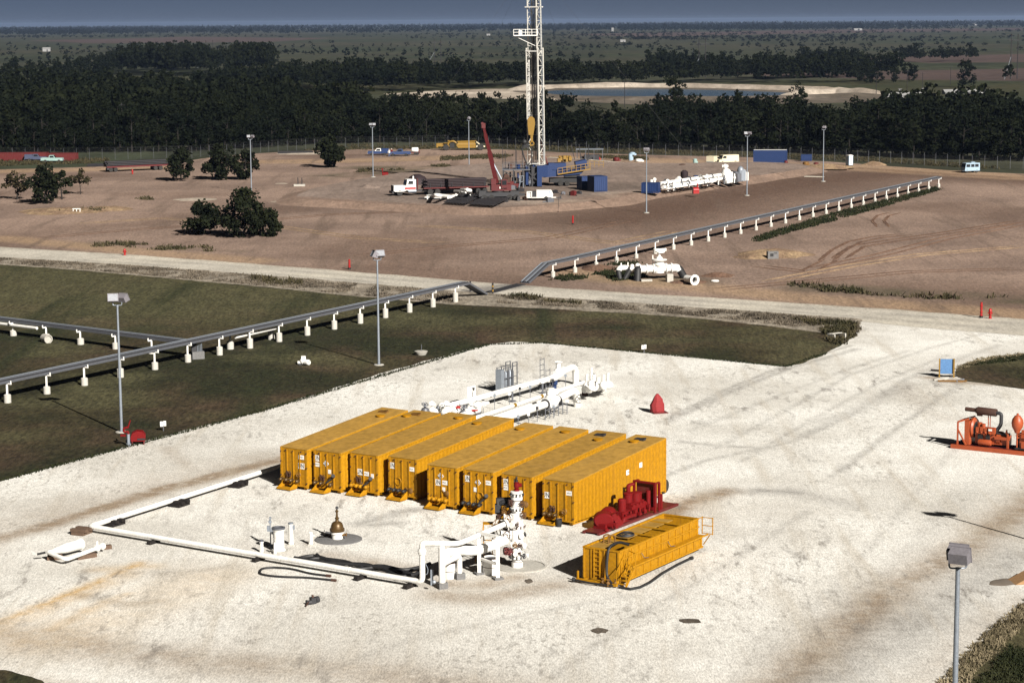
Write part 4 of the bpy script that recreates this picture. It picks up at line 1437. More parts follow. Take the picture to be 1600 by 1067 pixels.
for k, ((tx, ty), sp) in enumerate(zip(TANKS, SPEC)):
    t = thing("frac_tank", TLAB[k], "storage tank", (tx, ty, 0.012), TROT, "yellow frac tanks standing in a row")
    put(body_me, t, (0, 0, 0), "tank_body")
    put(side_r, t, (0, 0, 0), "side_sheet")
    put(side_l, t, (0, 0, 0), "side_sheet")
    put(roof, t, (0, 0, 0), "roof")
    put(front, t, (0, 0, 0), "front_panel")
    put(sill, t, (0, 0, 0), "front_sill")
    put(axle_me, t, (0, 0, 0), "rear_wheels")
    for x in (0.075, TW - 0.075):
        put(post, t, (x, 0, 0), "corner_post")
        put(rpost, t, (x, 0, 0), "corner_post")
    for x in (0.02, TW - 0.02):
        put(rail_me, t, (x, 0, 0), "top_rail")
    for x in (0.62, 1.20, 1.80):
        put(strip, t, (x, 0, 0), "panel_strip")
    hx = random.Random(k).uniform(0.5, 1.9)
    put(hatch, t, (hx, 9.4 + (k % 3) * 0.5, zroof(9.4 + (k % 3) * 0.5) - 0.02), "roof_hatch")
    if k in (0, 1, 6, 7):
        b_ = MB().box((0, 0, 0.06), (0.7, 0.35, 0.14)).beam((-0.5, 0.1, 0.05), (0.6, -0.2, 0.25), 0.05)
        put(b_.mesh("roof_vent"), t, (1.1, 10.5, zroof(10.5)), "roof_vent").data.materials.append(DKGREY if k > 5 else OCHRE)
    for kind, x, z, sc_ in sp["pl"]:
        placard(t, kind, x, z, sc_)
    vm, xs = sp["v"]
    for x in xs:
        v_ = put(vm, t, (x, 0, 0.66), "outlet_valve")
        put(lever, v_, (0, 0, 0), "lever")
    put(tray_me, t, (sp["tray"], 0, 0), "drip_tray")
    if sp.get("man"):
        put(manway_me, t, (sp["man"][0], 0, sp["man"][1]), "relief_fitting")
    for key, me_ in (("wheel", crank), ("lid", lid), ("ring", ringlid), ("hose", hosefit)):
        if sp.get(key):
            put(me_, t, (sp[key][0], 0, sp[key][1]), me_.name)
    for x, z in ((0.05, 2.6), (0.04, 1.9), (0.05, 0.9), (TW - 0.06, 2.65), (TW - 0.05, 0.5), (0.5, 2.72), (1.15, 2.7), (1.9, 2.72), (TW - 0.04, 1.6)):
        put(clip, t, (x, -0.03, z), "lashing_hook")
    if k == 7:
        for y_, w_ in ((6.6, 0), (8.3, 1)):
            o = put(PLM["square"], t, (TW + 0.002, y_, 2.45 + w_ * 0.22), "placard")
            o.rotation_euler = (0, 0, rad(90))
            o.scale = (1.35, 1, 1.15)
            if not w_:
                put(scrib_me, o, (0.05, 0, 0), "faint_print").scale = (0.5, 1, 1.5)
M_ = Matrix.Translation((TANKS[7][0], TANKS[7][1], 0)) @ Matrix.Rotation(TROT, 4, 'Z')
bk = thing("bucket", "black bucket standing at the foot of the end tank", "bucket", M_ @ Vector((1.62, -0.55, 0.015)), 0)
put(bucket, bk, (0, 0, 0), "pail")
part(bk, "bail", MB().ring((0, 0, 0.5), 0.21, 0.012, (0, 0.6, 0.8), 14, 4), STEEL)


# ------------------------------------------------------------------ open yellow tank with walkway
A0, A1, A2 = Vector((4.12, 125.1)), Vector((6.13, 123.4)), Vector((11.45, 131.8))
OL = (A2 - A1).length
OW = 2.45
ROT2 = math.atan2(-(A2 - A1).x, (A2 - A1).y)
t = thing("open_top_tank", "yellow open-topped steel tank with side walkway and front ladder", "open tank", (A0.x, A0.y, 0.012), ROT2)
H = 2.0
part(t, "floor_plate", MB().box((OW / 2, OL / 2, 0.18), (OW - 0.02, OL - 0.02, 0.08)), YEL)
for nm, c, s in (("side_wall", (0.03, OL / 2, 1.1), (0.06, OL, 1.8)), ("side_wall", (OW - 0.03, OL / 2, 1.1), (0.06, OL, 1.8)), ("end_wall", (OW / 2, 0.03, 1.1), (OW - 0.12, 0.06, 1.8)),
                 ("end_wall", (OW / 2, OL - 0.03, 1.1), (OW - 0.12, 0.06, 1.8))):
    part(t, nm, MB().box(c, s), YEL)
rim = MB()
for x in (0.02, OW - 0.02):
    rim.beam((x, -0.02, H + 0.03), (x, OL + 0.02, H + 0.03), 0.14, 0.09)
for y_ in (0.02, OL - 0.02):
    rim.beam((0.1, y_, H + 0.028), (OW - 0.1, y_, H + 0.028), 0.14, 0.085)
part(t, "rim", rim, YEL)
for y_ in (2.6, 4.6, 6.4, 8.0):
    part(t, "divider", MB().box((OW / 2, y_, 1.15), (OW - 0.14, 0.06, 1.6)).box((OW / 2, y_, 1.99), (OW - 0.14, 0.20, 0.05)), YEL)
part(t, "deck_plate", MB().box((0.62, 1.45, 1.96), (1.05, 2.5, 0.04)), YROOF)
part(t, "deck_plate", MB().box((0.62, 6.2, 1.96), (1.05, 5.6, 0.04)), YROOF)
part(t, "sludge", MB().box((OW / 2, OL - 1.45, 1.42), (OW - 0.14, 2.4, 0.05)), DMOUND)
part(t, "sludge", MB().box((OW / 2, 4.0, 0.7), (OW - 0.14, 7.8, 0.05)), DKGREY)
for y_ in (3.3, 5.4, 7.2):
    part(t, "inner_brace", MB().beam((1.15, y_, 1.9), (OW - 0.08, y_, 1.9), 0.07).beam((1.5, y_, 0.8), (1.5, y_, 1.95), 0.06), YEL)
part(t, "lower_side", MB().box((OW + 0.15, OL / 2, 0.63), (0.30, OL - 0.1, 0.72)), YEL)
wk = MB().box((OW + 0.22, OL / 2 + 0.1, 1.02), (0.42, OL - 0.2, 0.05))
part(t, "walkway", wk, YEL)
edge = MB().beam((OW + 0.45, 0.3, 1.00), (OW + 0.45, OL + 0.45, 1.00), 0.05, 0.10)
edge.beam((OW + 0.05, 0.2, 1.52), (OW + 0.05, OL, 1.52), 0.06, 0.07)
edge.beam((OW + 0.33, 0.2, 0.30), (OW + 0.33, OL, 0.30), 0.05, 0.10)
part(t, "stringer", edge, YEL)
for k in range(11):
    y_ = 0.5 + k * (OL - 0.8) / 10
    part(t, "wall_rib", MB().box((OW + 0.03, y_, 1.1), (0.06, 0.09, 1.75)), YEL)
    part(t, "lower_rib", MB().box((OW + 0.325, y_, 0.65), (0.05, 0.08, 0.66)), YEL)
for k in range(8):
    part(t, "wall_rib", MB().box((-0.03, 0.6 + k * (OL - 1) / 7, 1.1), (0.06, 0.09, 1.75)), YEL)
rail = MB()
for y_ in (2.8, 6.1):
    rail.tube([(OW + 0.1, y_ - 0.35, 1.46), (OW + 0.22, y_ - 0.2, 1.15), (OW + 0.3, y_ + 0.2, 1.1)], 0.02, 5)
part(t, "chain", rail, STEEL)
gr = MB()
for z in (1.05, 1.55, 2.05):
    gr.beam((OW + 0.05, OL + 0.42, z), (OW + 0.78, OL + 0.42, z), 0.04)
for x in (OW + 0.05, OW + 0.78):
    gr.beam((x, OL + 0.42, 1.0), (x, OL + 0.42, 2.1), 0.05)
gr.beam((OW + 0.05, OL - 0.1, 2.05), (OW + 0.05, OL + 0.42, 2.05), 0.04)
gr.beam((OW + 0.6, OL + 0.42, 1.0), (OW + 0.1, OL + 0.5, 0.3), 0.05)
part(t, "guard_rail", gr, YEL)
lad = MB()
for x in (0.78, 1.18):
    lad.beam((x, -0.10, 0.35), (x, -0.10, 2.0), 0.05)
for k in range(6):
    lad.beam((0.78, -0.10, 0.5 + k * 0.27), (1.18, -0.10, 0.5 + k * 0.27), 0.035)
part(t, "ladder", lad, YEL)
part(t, "front_post", MB().box((0.55, -0.03, 1.1), (0.07, 0.07, 1.75)).box((1.45, -0.03, 1.1), (0.07, 0.07, 1.75)).box((0.06, -0.03, 1.1), (0.1, 0.08, 1.78)).box((OW - 0.06, -0.03, 1.1), (0.1, 0.08, 1.78)), YEL)
st = MB()
for x in (OW + 0.08, OW + 0.72):
    st.beam((x, -0.55, 0.10), (x, 0.55, 1.05), 0.06, 0.14)
for k in range(5):
    st.box((OW + 0.4, -0.42 + k * 0.2, 0.24 + k * 0.175), (0.6, 0.18, 0.035))
part(t, "stair", st, YEL)
sr = MB()
for x in (OW + 0.08, OW + 0.72):
    sr.beam((x, -0.5, 0.2), (x, -0.5, 0.95), 0.04)
    sr.beam((x, -0.5, 0.95), (x, 0.6, 1.9), 0.04)
    sr.beam((x, 0.6, 1.0), (x, 0.6, 1.9), 0.04)
    sr.beam((x, 0.05, 0.6), (x, 0.05, 1.4), 0.035)
sr.beam((OW + 0.72, 0.6, 1.88), (OW + 0.1, 0.95, 1.92), 0.04)
part(t, "stair_rail", sr, YEL)
sk = MB().box((OW / 2, -0.55, 0.17), (OW + 0.3, 0.16, 0.16)).box((OW / 2, -0.15, 0.13), (0.3, 0.9, 0.14))
for x in (0.2, 1.3, 2.2):
    sk.box((x, -0.3, 0.12), (0.14, 0.7, 0.12))
sk.box((-0.05, -0.55, 0.45), (0.09, 0.09, 0.5))
part(t, "front_skid", sk, YEL)
part(t, "skid_pipe", MB().tube([(-0.25, -0.72, 0.18), (1.0, -0.85, 0.16), (2.4, -0.72, 0.16)], 0.055, 7).ball((-0.25, -0.72, 0.18), 0.14, 8), BLACK)
for x, y_ in ((1.7, -0.65), (2.1, -0.75), (2.45, -0.5)):
    part(t, "skid_valve", MB().ball((x, y_, 0.28), 0.11, 8).cyl((x, y_, 0.1), 0.07, 0.3, 8).wheel((x, y_, 0.48), 0.12, 0.018, (0, 0, 1)), OCHRE)
part(t, "suction_hose", MB().tube(fillet([(1.75, 2.3, 1.9), (1.72, 1.2, 2.3), (1.72, -0.05, 2.25), (1.70, -0.22, 1.2), (1.78, -0.35, 0.5), (2.3, -0.6, 0.2)], 0.5), 0.085, 9), BLACK)
gn = MB()
for dx in (0.0, 0.34):
    gn.tube(fillet([(0.45 + dx, 1.6, 1.98), (0.45 + dx, 1.6, 2.42), (0.62 + dx, 1.75, 2.5), (0.72 + dx, 1.9, 2.42), (0.72 + dx, 1.9, 2.0)], 0.25, 4), 0.05, 7)
part(t, "gooseneck", gn, OCHRE)
cc_ = MB()
for k in range(4):
    cc_.ring((0.65 + 0.04 * k, 3.9 + 0.05 * k, 2.01 + 0.035 * k), 0.50 - 0.05 * k, 0.032, (0.05 * k, 0.03, 1), 22, 6)
single("coiled_hose", cc_, DKGREY, "grey hose coiled on the deck of the open yellow tank", "hose", (A0.x, A0.y, 0.012), ROT2)

# ------------------------------------------------------------------ red pump unit
p0, p1 = gp(932, 832), gp(1052, 787)
RL = (p1 - p0).length
t = thing("pump_unit", "red skid-mounted pump and engine between the end tank and the open tank", "pump", p0 + Vector((0, 0, 0.015)), math.atan2((p1 - p0).y, (p1 - p0).x))
t.scale = (1, 1, 0.74)
part(t, "skid", MB().box((RL / 2 - 0.55, -0.55, 0.13), (RL + 0.3, 0.18, 0.24)).box((RL / 2 - 0.55, 0.55, 0.13), (RL + 0.3, 0.18, 0.24)).box((RL / 2 - 0.55, 0, 0.2), (RL + 0.2, 1.0, 0.05)), DKRED)
part(t, "skid_foot", MB().box((-0.2, -0.1, 0.12), (0.6, 1.2, 0.12)), RED)
part(t, "pump_housing", MB().lathe([(0.58, -0.50), (0.66, -0.42), (0.66, 0.42), (0.58, 0.50)], (0.95, 0.05, 0.92), 22, (0.8, 0.5, 0)).box((0.9, 0, 0.42), (1.1, 0.9, 0.5)).beam((1.2, -0.5, 1.45), (1.5, -0.75, 0.35), 0.4, 0.3), RED)
part(t, "pump_housing", MB().lathe([(0.42, -0.5), (0.48, -0.42), (0.48, 0.42), (0.42, 0.5)], (2.05, 0.4, 1.15), 20, (0.9, 0.3, 0)).box((2.0, 0.3, 0.6), (0.9, 0.8, 0.8)), RED)
part(t, "fluid_end", MB().cyl((0.85, -0.35, 0.5), 0.28, 0.5, 16, (0, -1, 0)).cyl((0.85, -0.9, 0.55), 0.22, 0.15, 12, (0, -1, 0)).tube([(1.45, -0.55, 1.2), (1.75, -0.75, 0.4)], 0.22, 9), RED)
part(t, "suction_pipe", MB().tube(fillet([(1.6, -0.5, 0.5), (2.2, -0.7, 0.5), (2.2, -0.7, 0.75), (3.6, -0.7, 0.75)], 0.15), 0.16, 9).ball((0.1, -0.7, 0.3), 0.16, 8), RED)
part(t, "gearbox", MB().box((3.0, 0, 0.7), (1.0, 0.9, 0.95)).cyl((3.0, -0.1, 1.1), 0.28, 1.05, 14).lathe([(0.28, 0), (0.2, 0.12), (0, 0.16)], (3.0, -0.1, 2.15), 14), RED)
part(t, "engine_block", MB().box((4.7, 0, 0.85), (2.0, 0.9, 1.0)).box((4.7, 0, 1.45), (1.7, 0.6, 0.3)), RED)
for k in range(4):
    part(t, "cylinder_head", MB().box((4.0 + k * 0.45, -0.28, 1.38), (0.34, 0.35, 0.25)), RED)
part(t, "air_filter", MB().cyl((4.3, 0.2, 1.55), 0.30, 0.75, 14).lathe([(0.33, 0), (0.33, 0.1), (0.1, 0.2), (0, 0.2)], (4.3, 0.2, 2.3), 14), RED)
part(t, "air_filter", MB().cyl((4.95, 0.0, 1.5), 0.36, 0.75, 16).lathe([(0.38, 0), (0.38, 0.1), (0.15, 0.18), (0, 0.18)], (4.95, 0.0, 2.25), 16), RED)
part(t, "exhaust_stack", MB().tube(fillet([(4.5, 0.3, 1.5), (4.5, 0.3, 3.05), (4.85, 0.15, 3.1)], 0.2), 0.15, 9), RED)
part(t, "radiator_frame", MB().beam((6.2, -0.75, 0.3), (6.2, -0.75, 2.9), 0.14).beam((6.2, 0.85, 0.3), (6.2, 0.85, 2.9), 0.14).beam((6.2, -0.82, 2.95), (6.2, 0.92, 2.95), 0.16).beam((6.2, -0.75, 0.5), (6.2, 0.85, 0.5), 0.14)
     .beam((6.75, -0.75, 0.3), (6.75, -0.75, 2.9), 0.14).beam((6.75, 0.85, 0.3), (6.75, 0.85, 2.9), 0.14).beam((6.2, -0.75, 2.93), (6.75, -0.75, 2.93), 0.12).beam((6.2, 0.85, 2.93), (6.75, 0.85, 2.93), 0.12), RED)
part(t, "radiator", MB().box((6.5, 0.05, 1.7), (0.3, 1.4, 2.2)), DKRED)
part(t, "fan_pipe", MB().cyl((6.0, -0.35, 0.9), 0.16, 1.4, 10).cyl((6.0, 0.3, 0.9), 0.14, 1.2, 10), RED)
part(t, "end_post", MB().beam((7.4, -0.5, 0.1), (7.4, -0.5, 1.65), 0.2).beam((7.4, -0.5, 1.4), (6.7, -0.4, 1.5), 0.12), RED)
for k in range(7):
    part(t, "pipe_fitting", MB().box((2.6 + k * 0.6, -0.62, 0.62 + 0.2 * (k % 3)), (0.22, 0.2, 0.25)).cyl((2.7 + k * 0.6, -0.6, 0.5), 0.08, 0.5 + 0.15 * (k % 2), 8), RED)

# black hose lying beside the open tank
single("hose", MB().tube([gp(u, v, 0.09) for u, v in ((968, 917), (985, 920), (1000, 917), (1016, 909), (1035, 895), (1058, 882), (1079, 872))], 0.085, 8).cyl(gp(1078, 872.5, 0.09), 0.12, 0.25, 9, (0.6, 0.7, 0)), BLACK,
       "long black hose curving over the gravel beside the open yellow tank", "hose")

# ------------------------------------------------------------------ white flow line on timber blocks
PZ = 0.42
cA, cB, cC = gp(505, 707, PZ), gp(140, 822, PZ), gp(660, 909, PZ)
t = thing("flow_line", "long white pipeline bent round the corner of the pad up to the wellhead", "pipeline", (0, 0, 0))
d1, d2 = (cB - cA).normalized(), (cC - cB).normalized()
part(t, "pipe", MB().tube([cA, cB - d1 * 0.6], 0.17, 12), WHITE)
part(t, "elbow", MB().tube(fillet([cB - d1 * 0.6, cB, cB + d2 * 0.6], 0.55, 6), 0.175, 12), WHITE)
top = Vector((cC.x, cC.y, 2.74))
part(t, "pipe", MB().tube(fillet([cB + d2 * 0.6, cC, Vector((cC.x, cC.y, 1.1))], 0.5, 6), 0.17, 12), WHITE)
WH = gp(808, 886)
k1 = Vector((-3.23, 125.6, 2.16))
f1 = Vector((-0.46, 127.8, 2.83))
part(t, "riser", MB().tube([Vector((cC.x, cC.y, 1.1)), Vector((cC.x, cC.y, 2.3))], 0.17, 12), WHITE)
part(t, "coupling", MB().lathe([(0.22, 0), (0.24, 0.05), (0.24, 0.28), (0.22, 0.33)], (cC.x, cC.y, 2.08), 14).ring((cC.x, cC.y, 2.25), 0.24, 0.03, (0, 0, 1), 14, 5), WHITE)
part(t, "cross_pipe", MB().tube(fillet([Vector((cC.x, cC.y, 2.3)), top, k1, f1], 0.45, 6), 0.16, 12), WHITE)
part(t, "flange", MB().flange(f1, 0.27, 0.16, f1 - k1), WHITE)
for k in range(10):
    a = k * 0.628
    ax = (f1 - k1).normalized()
    s_ = ax.cross(Vector((0, 0, 1))).normalized()
    part(t, "bolt", MB().box(f1 + (s_ * math.cos(a) + s_.cross(ax) * math.sin(a)) * 0.24 - ax * 0.09, (0.05, 0.05, 0.05)), BLACK)
for q0, q1, n_ in ((cA, cB, 3), (cB, cC, 4)):
    for k in range(1, n_ + 1):
        p = q0.lerp(q1, k / (n_ + 1))
        part(t, "weld_band", MB().flange(p, 0.182, 0.08, q1 - q0), WHITE)
blocks = [(178, 820, 1.0, 0.55, 0), (280, 790, 1.0, 0.5, 0), (372, 760, 1.0, 0.5, 0), (128, 834, 0.9, 0.4, 1)]
for k, (u, v, w, h, m_) in enumerate(blocks):
    b_ = thing("timber_block", ["black timber support block under the white line nearest its corner", "black timber support block, middle one of the back run", "black timber support block closest to the frac tanks",
                                "brown timber crib beside the pipe corner, between line and loose spool"][k], "timber block", gp(u, v), heading((140, 822), (437, 735)) + 0.05 * k, "timber supports under the white pipes")
    b_.scale = (1.25, 1.3, 0.95)
    for j in range(3):
        part(b_, "timber", MB().box((0, (j - 1) * 0.24, 0.11), (w, 0.22, 0.22)), DTIMBER if m_ == 0 else TIMBER)
    for j in range(2):
        part(b_, "timber", MB().box(((j - 0.5) * 0.5, 0, 0.33), (0.26, 0.9, 0.2)), DTIMBER if m_ == 0 else TIMBER)
for k, (u, v) in enumerate([(240, 849), (404, 876), (563, 905), (640, 918)]):
    single("timber_block", MB().box((0, 0, 0.12), (0.28, 0.95, 0.24)).box((0.05, 0.1, 0.25), (0.2, 0.5, 0.03)), DTIMBER,
           ["single dark timber under the front run of the white line nearest the corner", "dark timber under the white line by the white posts", "dark timber under the white line beyond the black hose loop",
            "dark timber under the white line at the foot of its riser"][k], "timber block", gp(u, v), heading((140, 830), (655, 915)) + rad(0), "timber supports under the white pipes")

# loose pipe spool at the left
t = thing("pipe_spool", "loose white U-shaped pipe spool lying at the outer corner of the pipeline", "pipe spool", (0, 0, 0))
a_, b_, c_, d_, e_ = gp(125, 850, 0.55), gp(84, 861, 0.60), gp(74, 862, 0.55), gp(103, 874, 0.40), gp(152, 856, 0.40)
part(t, "reducer", MB().tube([a_, a_.lerp(b_, 0.55), b_], [0.34, 0.32, 0.17], 14), WHITE)
part(t, "pipe", MB().tube(fillet([b_, c_, d_, e_], 0.35, 5), 0.13, 10), WHITE)
part(t, "flange", MB().flange(a_, 0.40, 0.08, a_ - b_), WHITE)
part(t, "valve", MB().ball(e_, 0.2, 10).cyl(e_, 0.07, 0.45, 8).flange(e_, 0.22, 0.1, e_ - d_).flange(e_ + (e_ - d_).normalized() * 0.55, 0.22, 0.1, e_ - d_).tube([e_, e_ + (e_ - d_).normalized() * 0.75], 0.11, 8), WHITE)
part(t, "drain_valve", MB().cyl(gp(107, 857, 0.35), 0.06, 0.3, 8, (0, -1, 0.1)).ball(gp(107, 857, 0.35), 0.1, 8), WHITE)
part(t, "stud", MB().tube([c_ + Vector((-0.1, -0.1, 0)), c_ + Vector((-0.6, -0.15, -0.1))], 0.07, 7), BLACK)
for k, (u, v, m_, lb) in enumerate([(86, 872, TIMBER, "weathered timber crib under the bend of the loose spool"), (163, 858, TIMBER, "weathered timber under the valve end of the loose spool"),
                                    (135, 872, TIMBER, "flat weathered plank under the thin arm of the loose spool")]):
    b_ = MB().box((0, 0, 0.13), (0.9 if k != 2 else 1.3, 0.32, 0.26))
    if k == 0:
        b_.box((0.1, 0.05, 0.34), (0.6, 0.5, 0.16)).box((-0.1, -0.38, 0.12), (0.8, 0.3, 0.24))
    single("timber_block", b_, m_, lb, "timber block", gp(u, v), 0.25 + 0.2 * k, "timber supports under the white pipes")

# ------------------------------------------------------------------ tall white wellhead
t = thing("wellhead", "tall white wellhead tree with bolted flanges and red cap valve", "wellhead", WH + Vector((0, 0, 0.02)))
t.scale = (0.88, 0.88, 0.99)
prof = [(0.40, 0.0), (0.40, 0.35), (0.36, 0.36), (0.36, 0.55), (0.52, 0.56), (0.52, 0.74), (0.54, 0.75), (0.54, 0.90), (0.38, 0.92), (0.36, 1.30), (0.50, 1.32), (0.50, 1.55), (0.42, 1.56), (0.46, 2.0), (0.46, 2.3), (0.40, 2.45), (0.54, 2.46), (0.54, 2.66),
        (0.44, 2.67), (0.46, 3.35), (0.34, 3.40), (0.32, 3.55), (0.44, 3.56), (0.44, 3.72), (0.34, 3.74), (0.32, 4.15), (0.40, 4.2), (0.42, 4.4), (0.36, 4.42), (0.45, 4.43), (0.45, 4.60), (0.42, 4.61), (0.42, 4.72), (0.20, 4.75), (0.0, 4.75)]
part(t, "tree_column", MB().lathe(prof, (0, 0, 0), 20), WHITE)
for z, r_ in ((0.65, 0.55), (0.83, 0.56), (1.43, 0.52), (2.56, 0.56), (3.64, 0.46), (4.52, 0.47)):
    bb = MB()
    for k in range(12):
        a = k * math.pi / 6
        bb.box((math.cos(a) * r_, math.sin(a) * r_, z), (0.085, 0.085, 0.13))
    part(t, "bolt_ring", bb, BLACK if z > 3 or z < 1 else RUST)
for z, r_ in ((0.36, 0.365), (0.91, 0.385), (1.31, 0.37), (2.45, 0.405), (3.40, 0.33), (4.18, 0.36)):
    part(t, "seal_band", MB().ring((0, 0, z), r_, 0.03, (0, 0, 1), 18, 5), RUST)
part(t, "cap_band", MB().ring((0, 0, 4.60), 0.455, 0.02, (0, 0, 1), 20, 4), BLACK)
part(t, "cap_valve", MB().lathe([(0.20, 0), (0.20, 0.10), (0.12, 0.12), (0.18, 0.22), (0.21, 0.34), (0.17, 0.46), (0.19, 0.52), (0.10, 0.56), (0, 0.56)], (0, 0, 4.75), 14).cyl((0, 0, 5.08), 0.13, 0.36, 10, (0.9, -0.1, 0.1)), RED)
part(t, "gauge_stem", MB().cyl((0, 0, 5.28), 0.10, 0.16, 10).cyl((0, 0, 5.42), 0.05, 0.12, 8).ball((0, 0, 5.56), 0.08, 8).beam((-0.18, 0, 5.2), (-0.14, 0, 5.45), 0.05), BLACK)


def side_valve(t, z, ang, r0, ln, mat, wheelmat, rad_=0.16, big=1.0):
    d = Vector((math.cos(ang), math.sin(ang), 0))
    c = Vector((0, 0, z))
    m = MB().tube([c + d * r0, c + d * (r0 + ln)], rad_, 10)
    m.flange(c + d * (r0 + ln * 0.2), rad_ * 1.5, 0.10, d).flange(c + d * (r0 + ln), rad_ * 1.5, 0.10, d)
    m.box(c + d * (r0 + ln * 0.6) + Vector((0, 0, 0)), (0.30 * big, 0.30 * big, 0.34 * big), ang)
    o = part(t, "side_valve", m, mat)
    s = Vector((0, -1, 0.15)) if abs(d.x) > 0.6 else Vector((1, -0.2, 0.1))
    s = (s - d * s.dot(d)).normalized()
    wc = c + d * (r0 + ln * 0.6) + s * 0.45 * big
    part(o, "hand_wheel", MB().wheel(wc, 0.18 * big, 0.022, s).tube([c + d * (r0 + ln * 0.6), wc], 0.04, 6), wheelmat)


side_valve(t, 3.02, rad(185), 0.3, 0.55, WHITE, OCHRE, 0.22, 1.2)
side_valve(t, 2.05, rad(186), 0.3, 0.75, WHITE, RUST, 0.24, 1.3)
side_valve(t, 3.95, rad(-15), 0.25, 0.38, OCHRE, RUST, 0.12)
side_valve(t, 3.25, rad(-10), 0.3, 0.30, OCHRE, RUST, 0.12)
side_valve(t, 4.05, rad(190), 0.25, 0.30, RUST, RUST, 0.10)
side_valve(t, 2.05, rad(-60), 0.35, 0.25, WHITE, BLACK, 0.12, 0.8)
side_valve(t, 2.75, rad(-120), 0.35, 0.35, WHITE, RUST, 0.14, 0.9)
side_valve(t, 1.45, rad(-135), 0.35, 0.35, WHITE, OCHRE, 0.14, 0.9)
side_valve(t, 1.42, rad(-40), 0.35, 0.30, WHITE, RUST, 0.12, 0.8)
side_valve(t, 0.75, rad(-15), 0.4, 0.35, WHITE, DKGREY, 0.10, 0.8)
side_valve(t, 1.05, rad(195), 0.4, 0.5, DKRED, DKRED, 0.14, 1.3)
side_valve(t, 0.95, rad(-100), 0.35, 0.3, WHITE, RUST, 0.10, 0.7)
for k, (x, y_, z, m_) in enumerate([(-0.9, 0.35, 3.35, OCHRE), (-1.25, 0.4, 3.05, RUST), (-1.15, 0.5, 2.65, OCHRE), (-0.8, 0.45, 2.35, RUST), (-1.45, 0.5, 2.45, OCHRE), (-1.0, 0.5, 1.8, OCHRE), (-1.7, 0.6, 1.95, RUST), (-0.6, 0.5, 3.75, DKGREY), (-1.0, 0.6, 3.95, DKGREY)]):
    part(t, "control_fitting", MB().box((x, y_, z), (0.30, 0.26, 0.24), k * 0.7).cyl((x, y_, z), 0.09, 0.4, 8, (math.sin(k), -0.5, math.cos(k))).wheel((x + 0.05, y_ - 0.25, z + 0.05), 0.14, 0.02, (0.3, -1, 0.2)), m_)
hs = MB()
rh = random.Random(3)
for k in range(9):
    x = -1.6 + k * 0.16
    hs.tube(fillet([(x, 0.4, 1.6 + 0.1 * k), (x + rh.uniform(-.3, .2), 0.2, 2.5 + rh.uniform(-.2, .5)), (x * 0.5, 0.3, 3.3 + rh.uniform(-.2, .6)), (-0.3, 0.2, 3.0 + 0.1 * k)], 0.4, 4), 0.025, 5)
part(t, "control_tubing", hs, OCHRE)
part(t, "equipment_box", MB().box((-0.9, 0.75, 3.95), (1.0, 0.4, 0.45), 0.2).box((-1.3, 0.7, 3.55), (0.4, 0.4, 0.5)), DKGREY)
fr = MB()
for x, y_ in ((-2.3, 0.9), (-1.7, 0.9), (-2.3, 1.5), (-1.7, 1.5)):
    fr.beam((x, y_, 0), (x, y_, 2.5), 0.06)
fr.beam((-2.3, 0.9, 2.5), (-1.7, 0.9, 2.5), 0.06).beam((-2.3, 1.5, 2.5), (-1.7, 1.5, 2.5), 0.06).beam((-2.3, 0.9, 1.5), (-1.7, 0.9, 1.5), 0.05).box((-2.0, 1.2, 2.5), (0.7, 0.7, 0.05)).beam((-2.9, 0.9, 0.1), (-2.3, 0.9, 2.5), 0.03)
part(t, "access_stand", fr, YEL)
single("cellar_ring", MB().lathe([(1.55, -0.02), (1.55, 0.05), (1.42, 0.07), (1.42, 0.03), (0.0, 0.03)], (0, 0, 0), 30), CONC, "round concrete cellar ring at the foot of the tall wellhead", "cellar ring", WH + Vector((0.25, 0.1, 0.012)))

# manifold frame and big lower pipe
t = thing("manifold", "fat white bent manifold pipe with drop legs joining the wellhead low down", "manifold", (0, 0, 0))
f2 = Vector((-0.47, 127.9, 1.82))
q = [f2, Vector((-1.16, 127.4, 1.62)), Vector((-2.23, 126.7, 1.42)), Vector((-3.40, 126.2, 1.62)), Vector((-4.0, 124.7, 1.80)), Vector((-4.12, 124.0, 1.5))]
part(t, "main_pipe", MB().tube(fillet(q, 0.9, 5), 0.30, 14), WHITE)
part(t, "flange", MB().flange(f2, 0.36, 0.16, (1, 0.1, 0.1)), WHITE)
part(t, "flange", MB().flange(q[1], 0.36, 0.12, (1, 0.1, 0.2)), WHITE)
for (u, v, ht, r_) in ((691, 919, 2.45, 0.20), (718, 904, 1.2, 0.17)):
    g_ = gp(u, v)
    part(t, "drop_leg", MB().tube([g_ + Vector((0, 0, 0.35)), g_ + Vector((0, 0, ht))], r_, 12).lathe([(r_, 0), (r_ * 0.8, 0.08), (0, 0.12)], g_ + Vector((0, 0, ht)), 12), WHITE)
    part(t, "concrete_footing", MB().box(g_ + Vector((0, 0, 0.18)), (0.55, 0.55, 0.38), 0.4), DCONC)
g1, g2 = gp(691, 919), gp(718, 904)
part(t, "branch_pipe", MB().tube(fillet([g1 + Vector((0.1, 0.3, 1.42)), g2 + Vector((0, 0, 1.42)), g2 + Vector((0, 0, 0.8))], 0.35, 5), 0.17, 10), WHITE)
part(t, "small_post", MB().beam(gp(675, 914), gp(675, 914) + Vector((0, 0, 0.95)), 0.16).ball(gp(678, 909, 0.6), 0.13, 8), GALV)
part(t, "drip_line", MB().tube(fillet([Vector((cC.x + 0.2, cC.y, 1.5)), Vector((cC.x + 0.35, cC.y, 1.2)), Vector((cC.x + 0.3, cC.y, 0.9)), Vector((cC.x + 0.15, cC.y, 0.85))], 0.2, 4), 0.02, 5), GALV)
t = thing("support_frame", "white square-tube portal frame straddling the fat manifold pipe", "pipe support", (0, 0, 0))
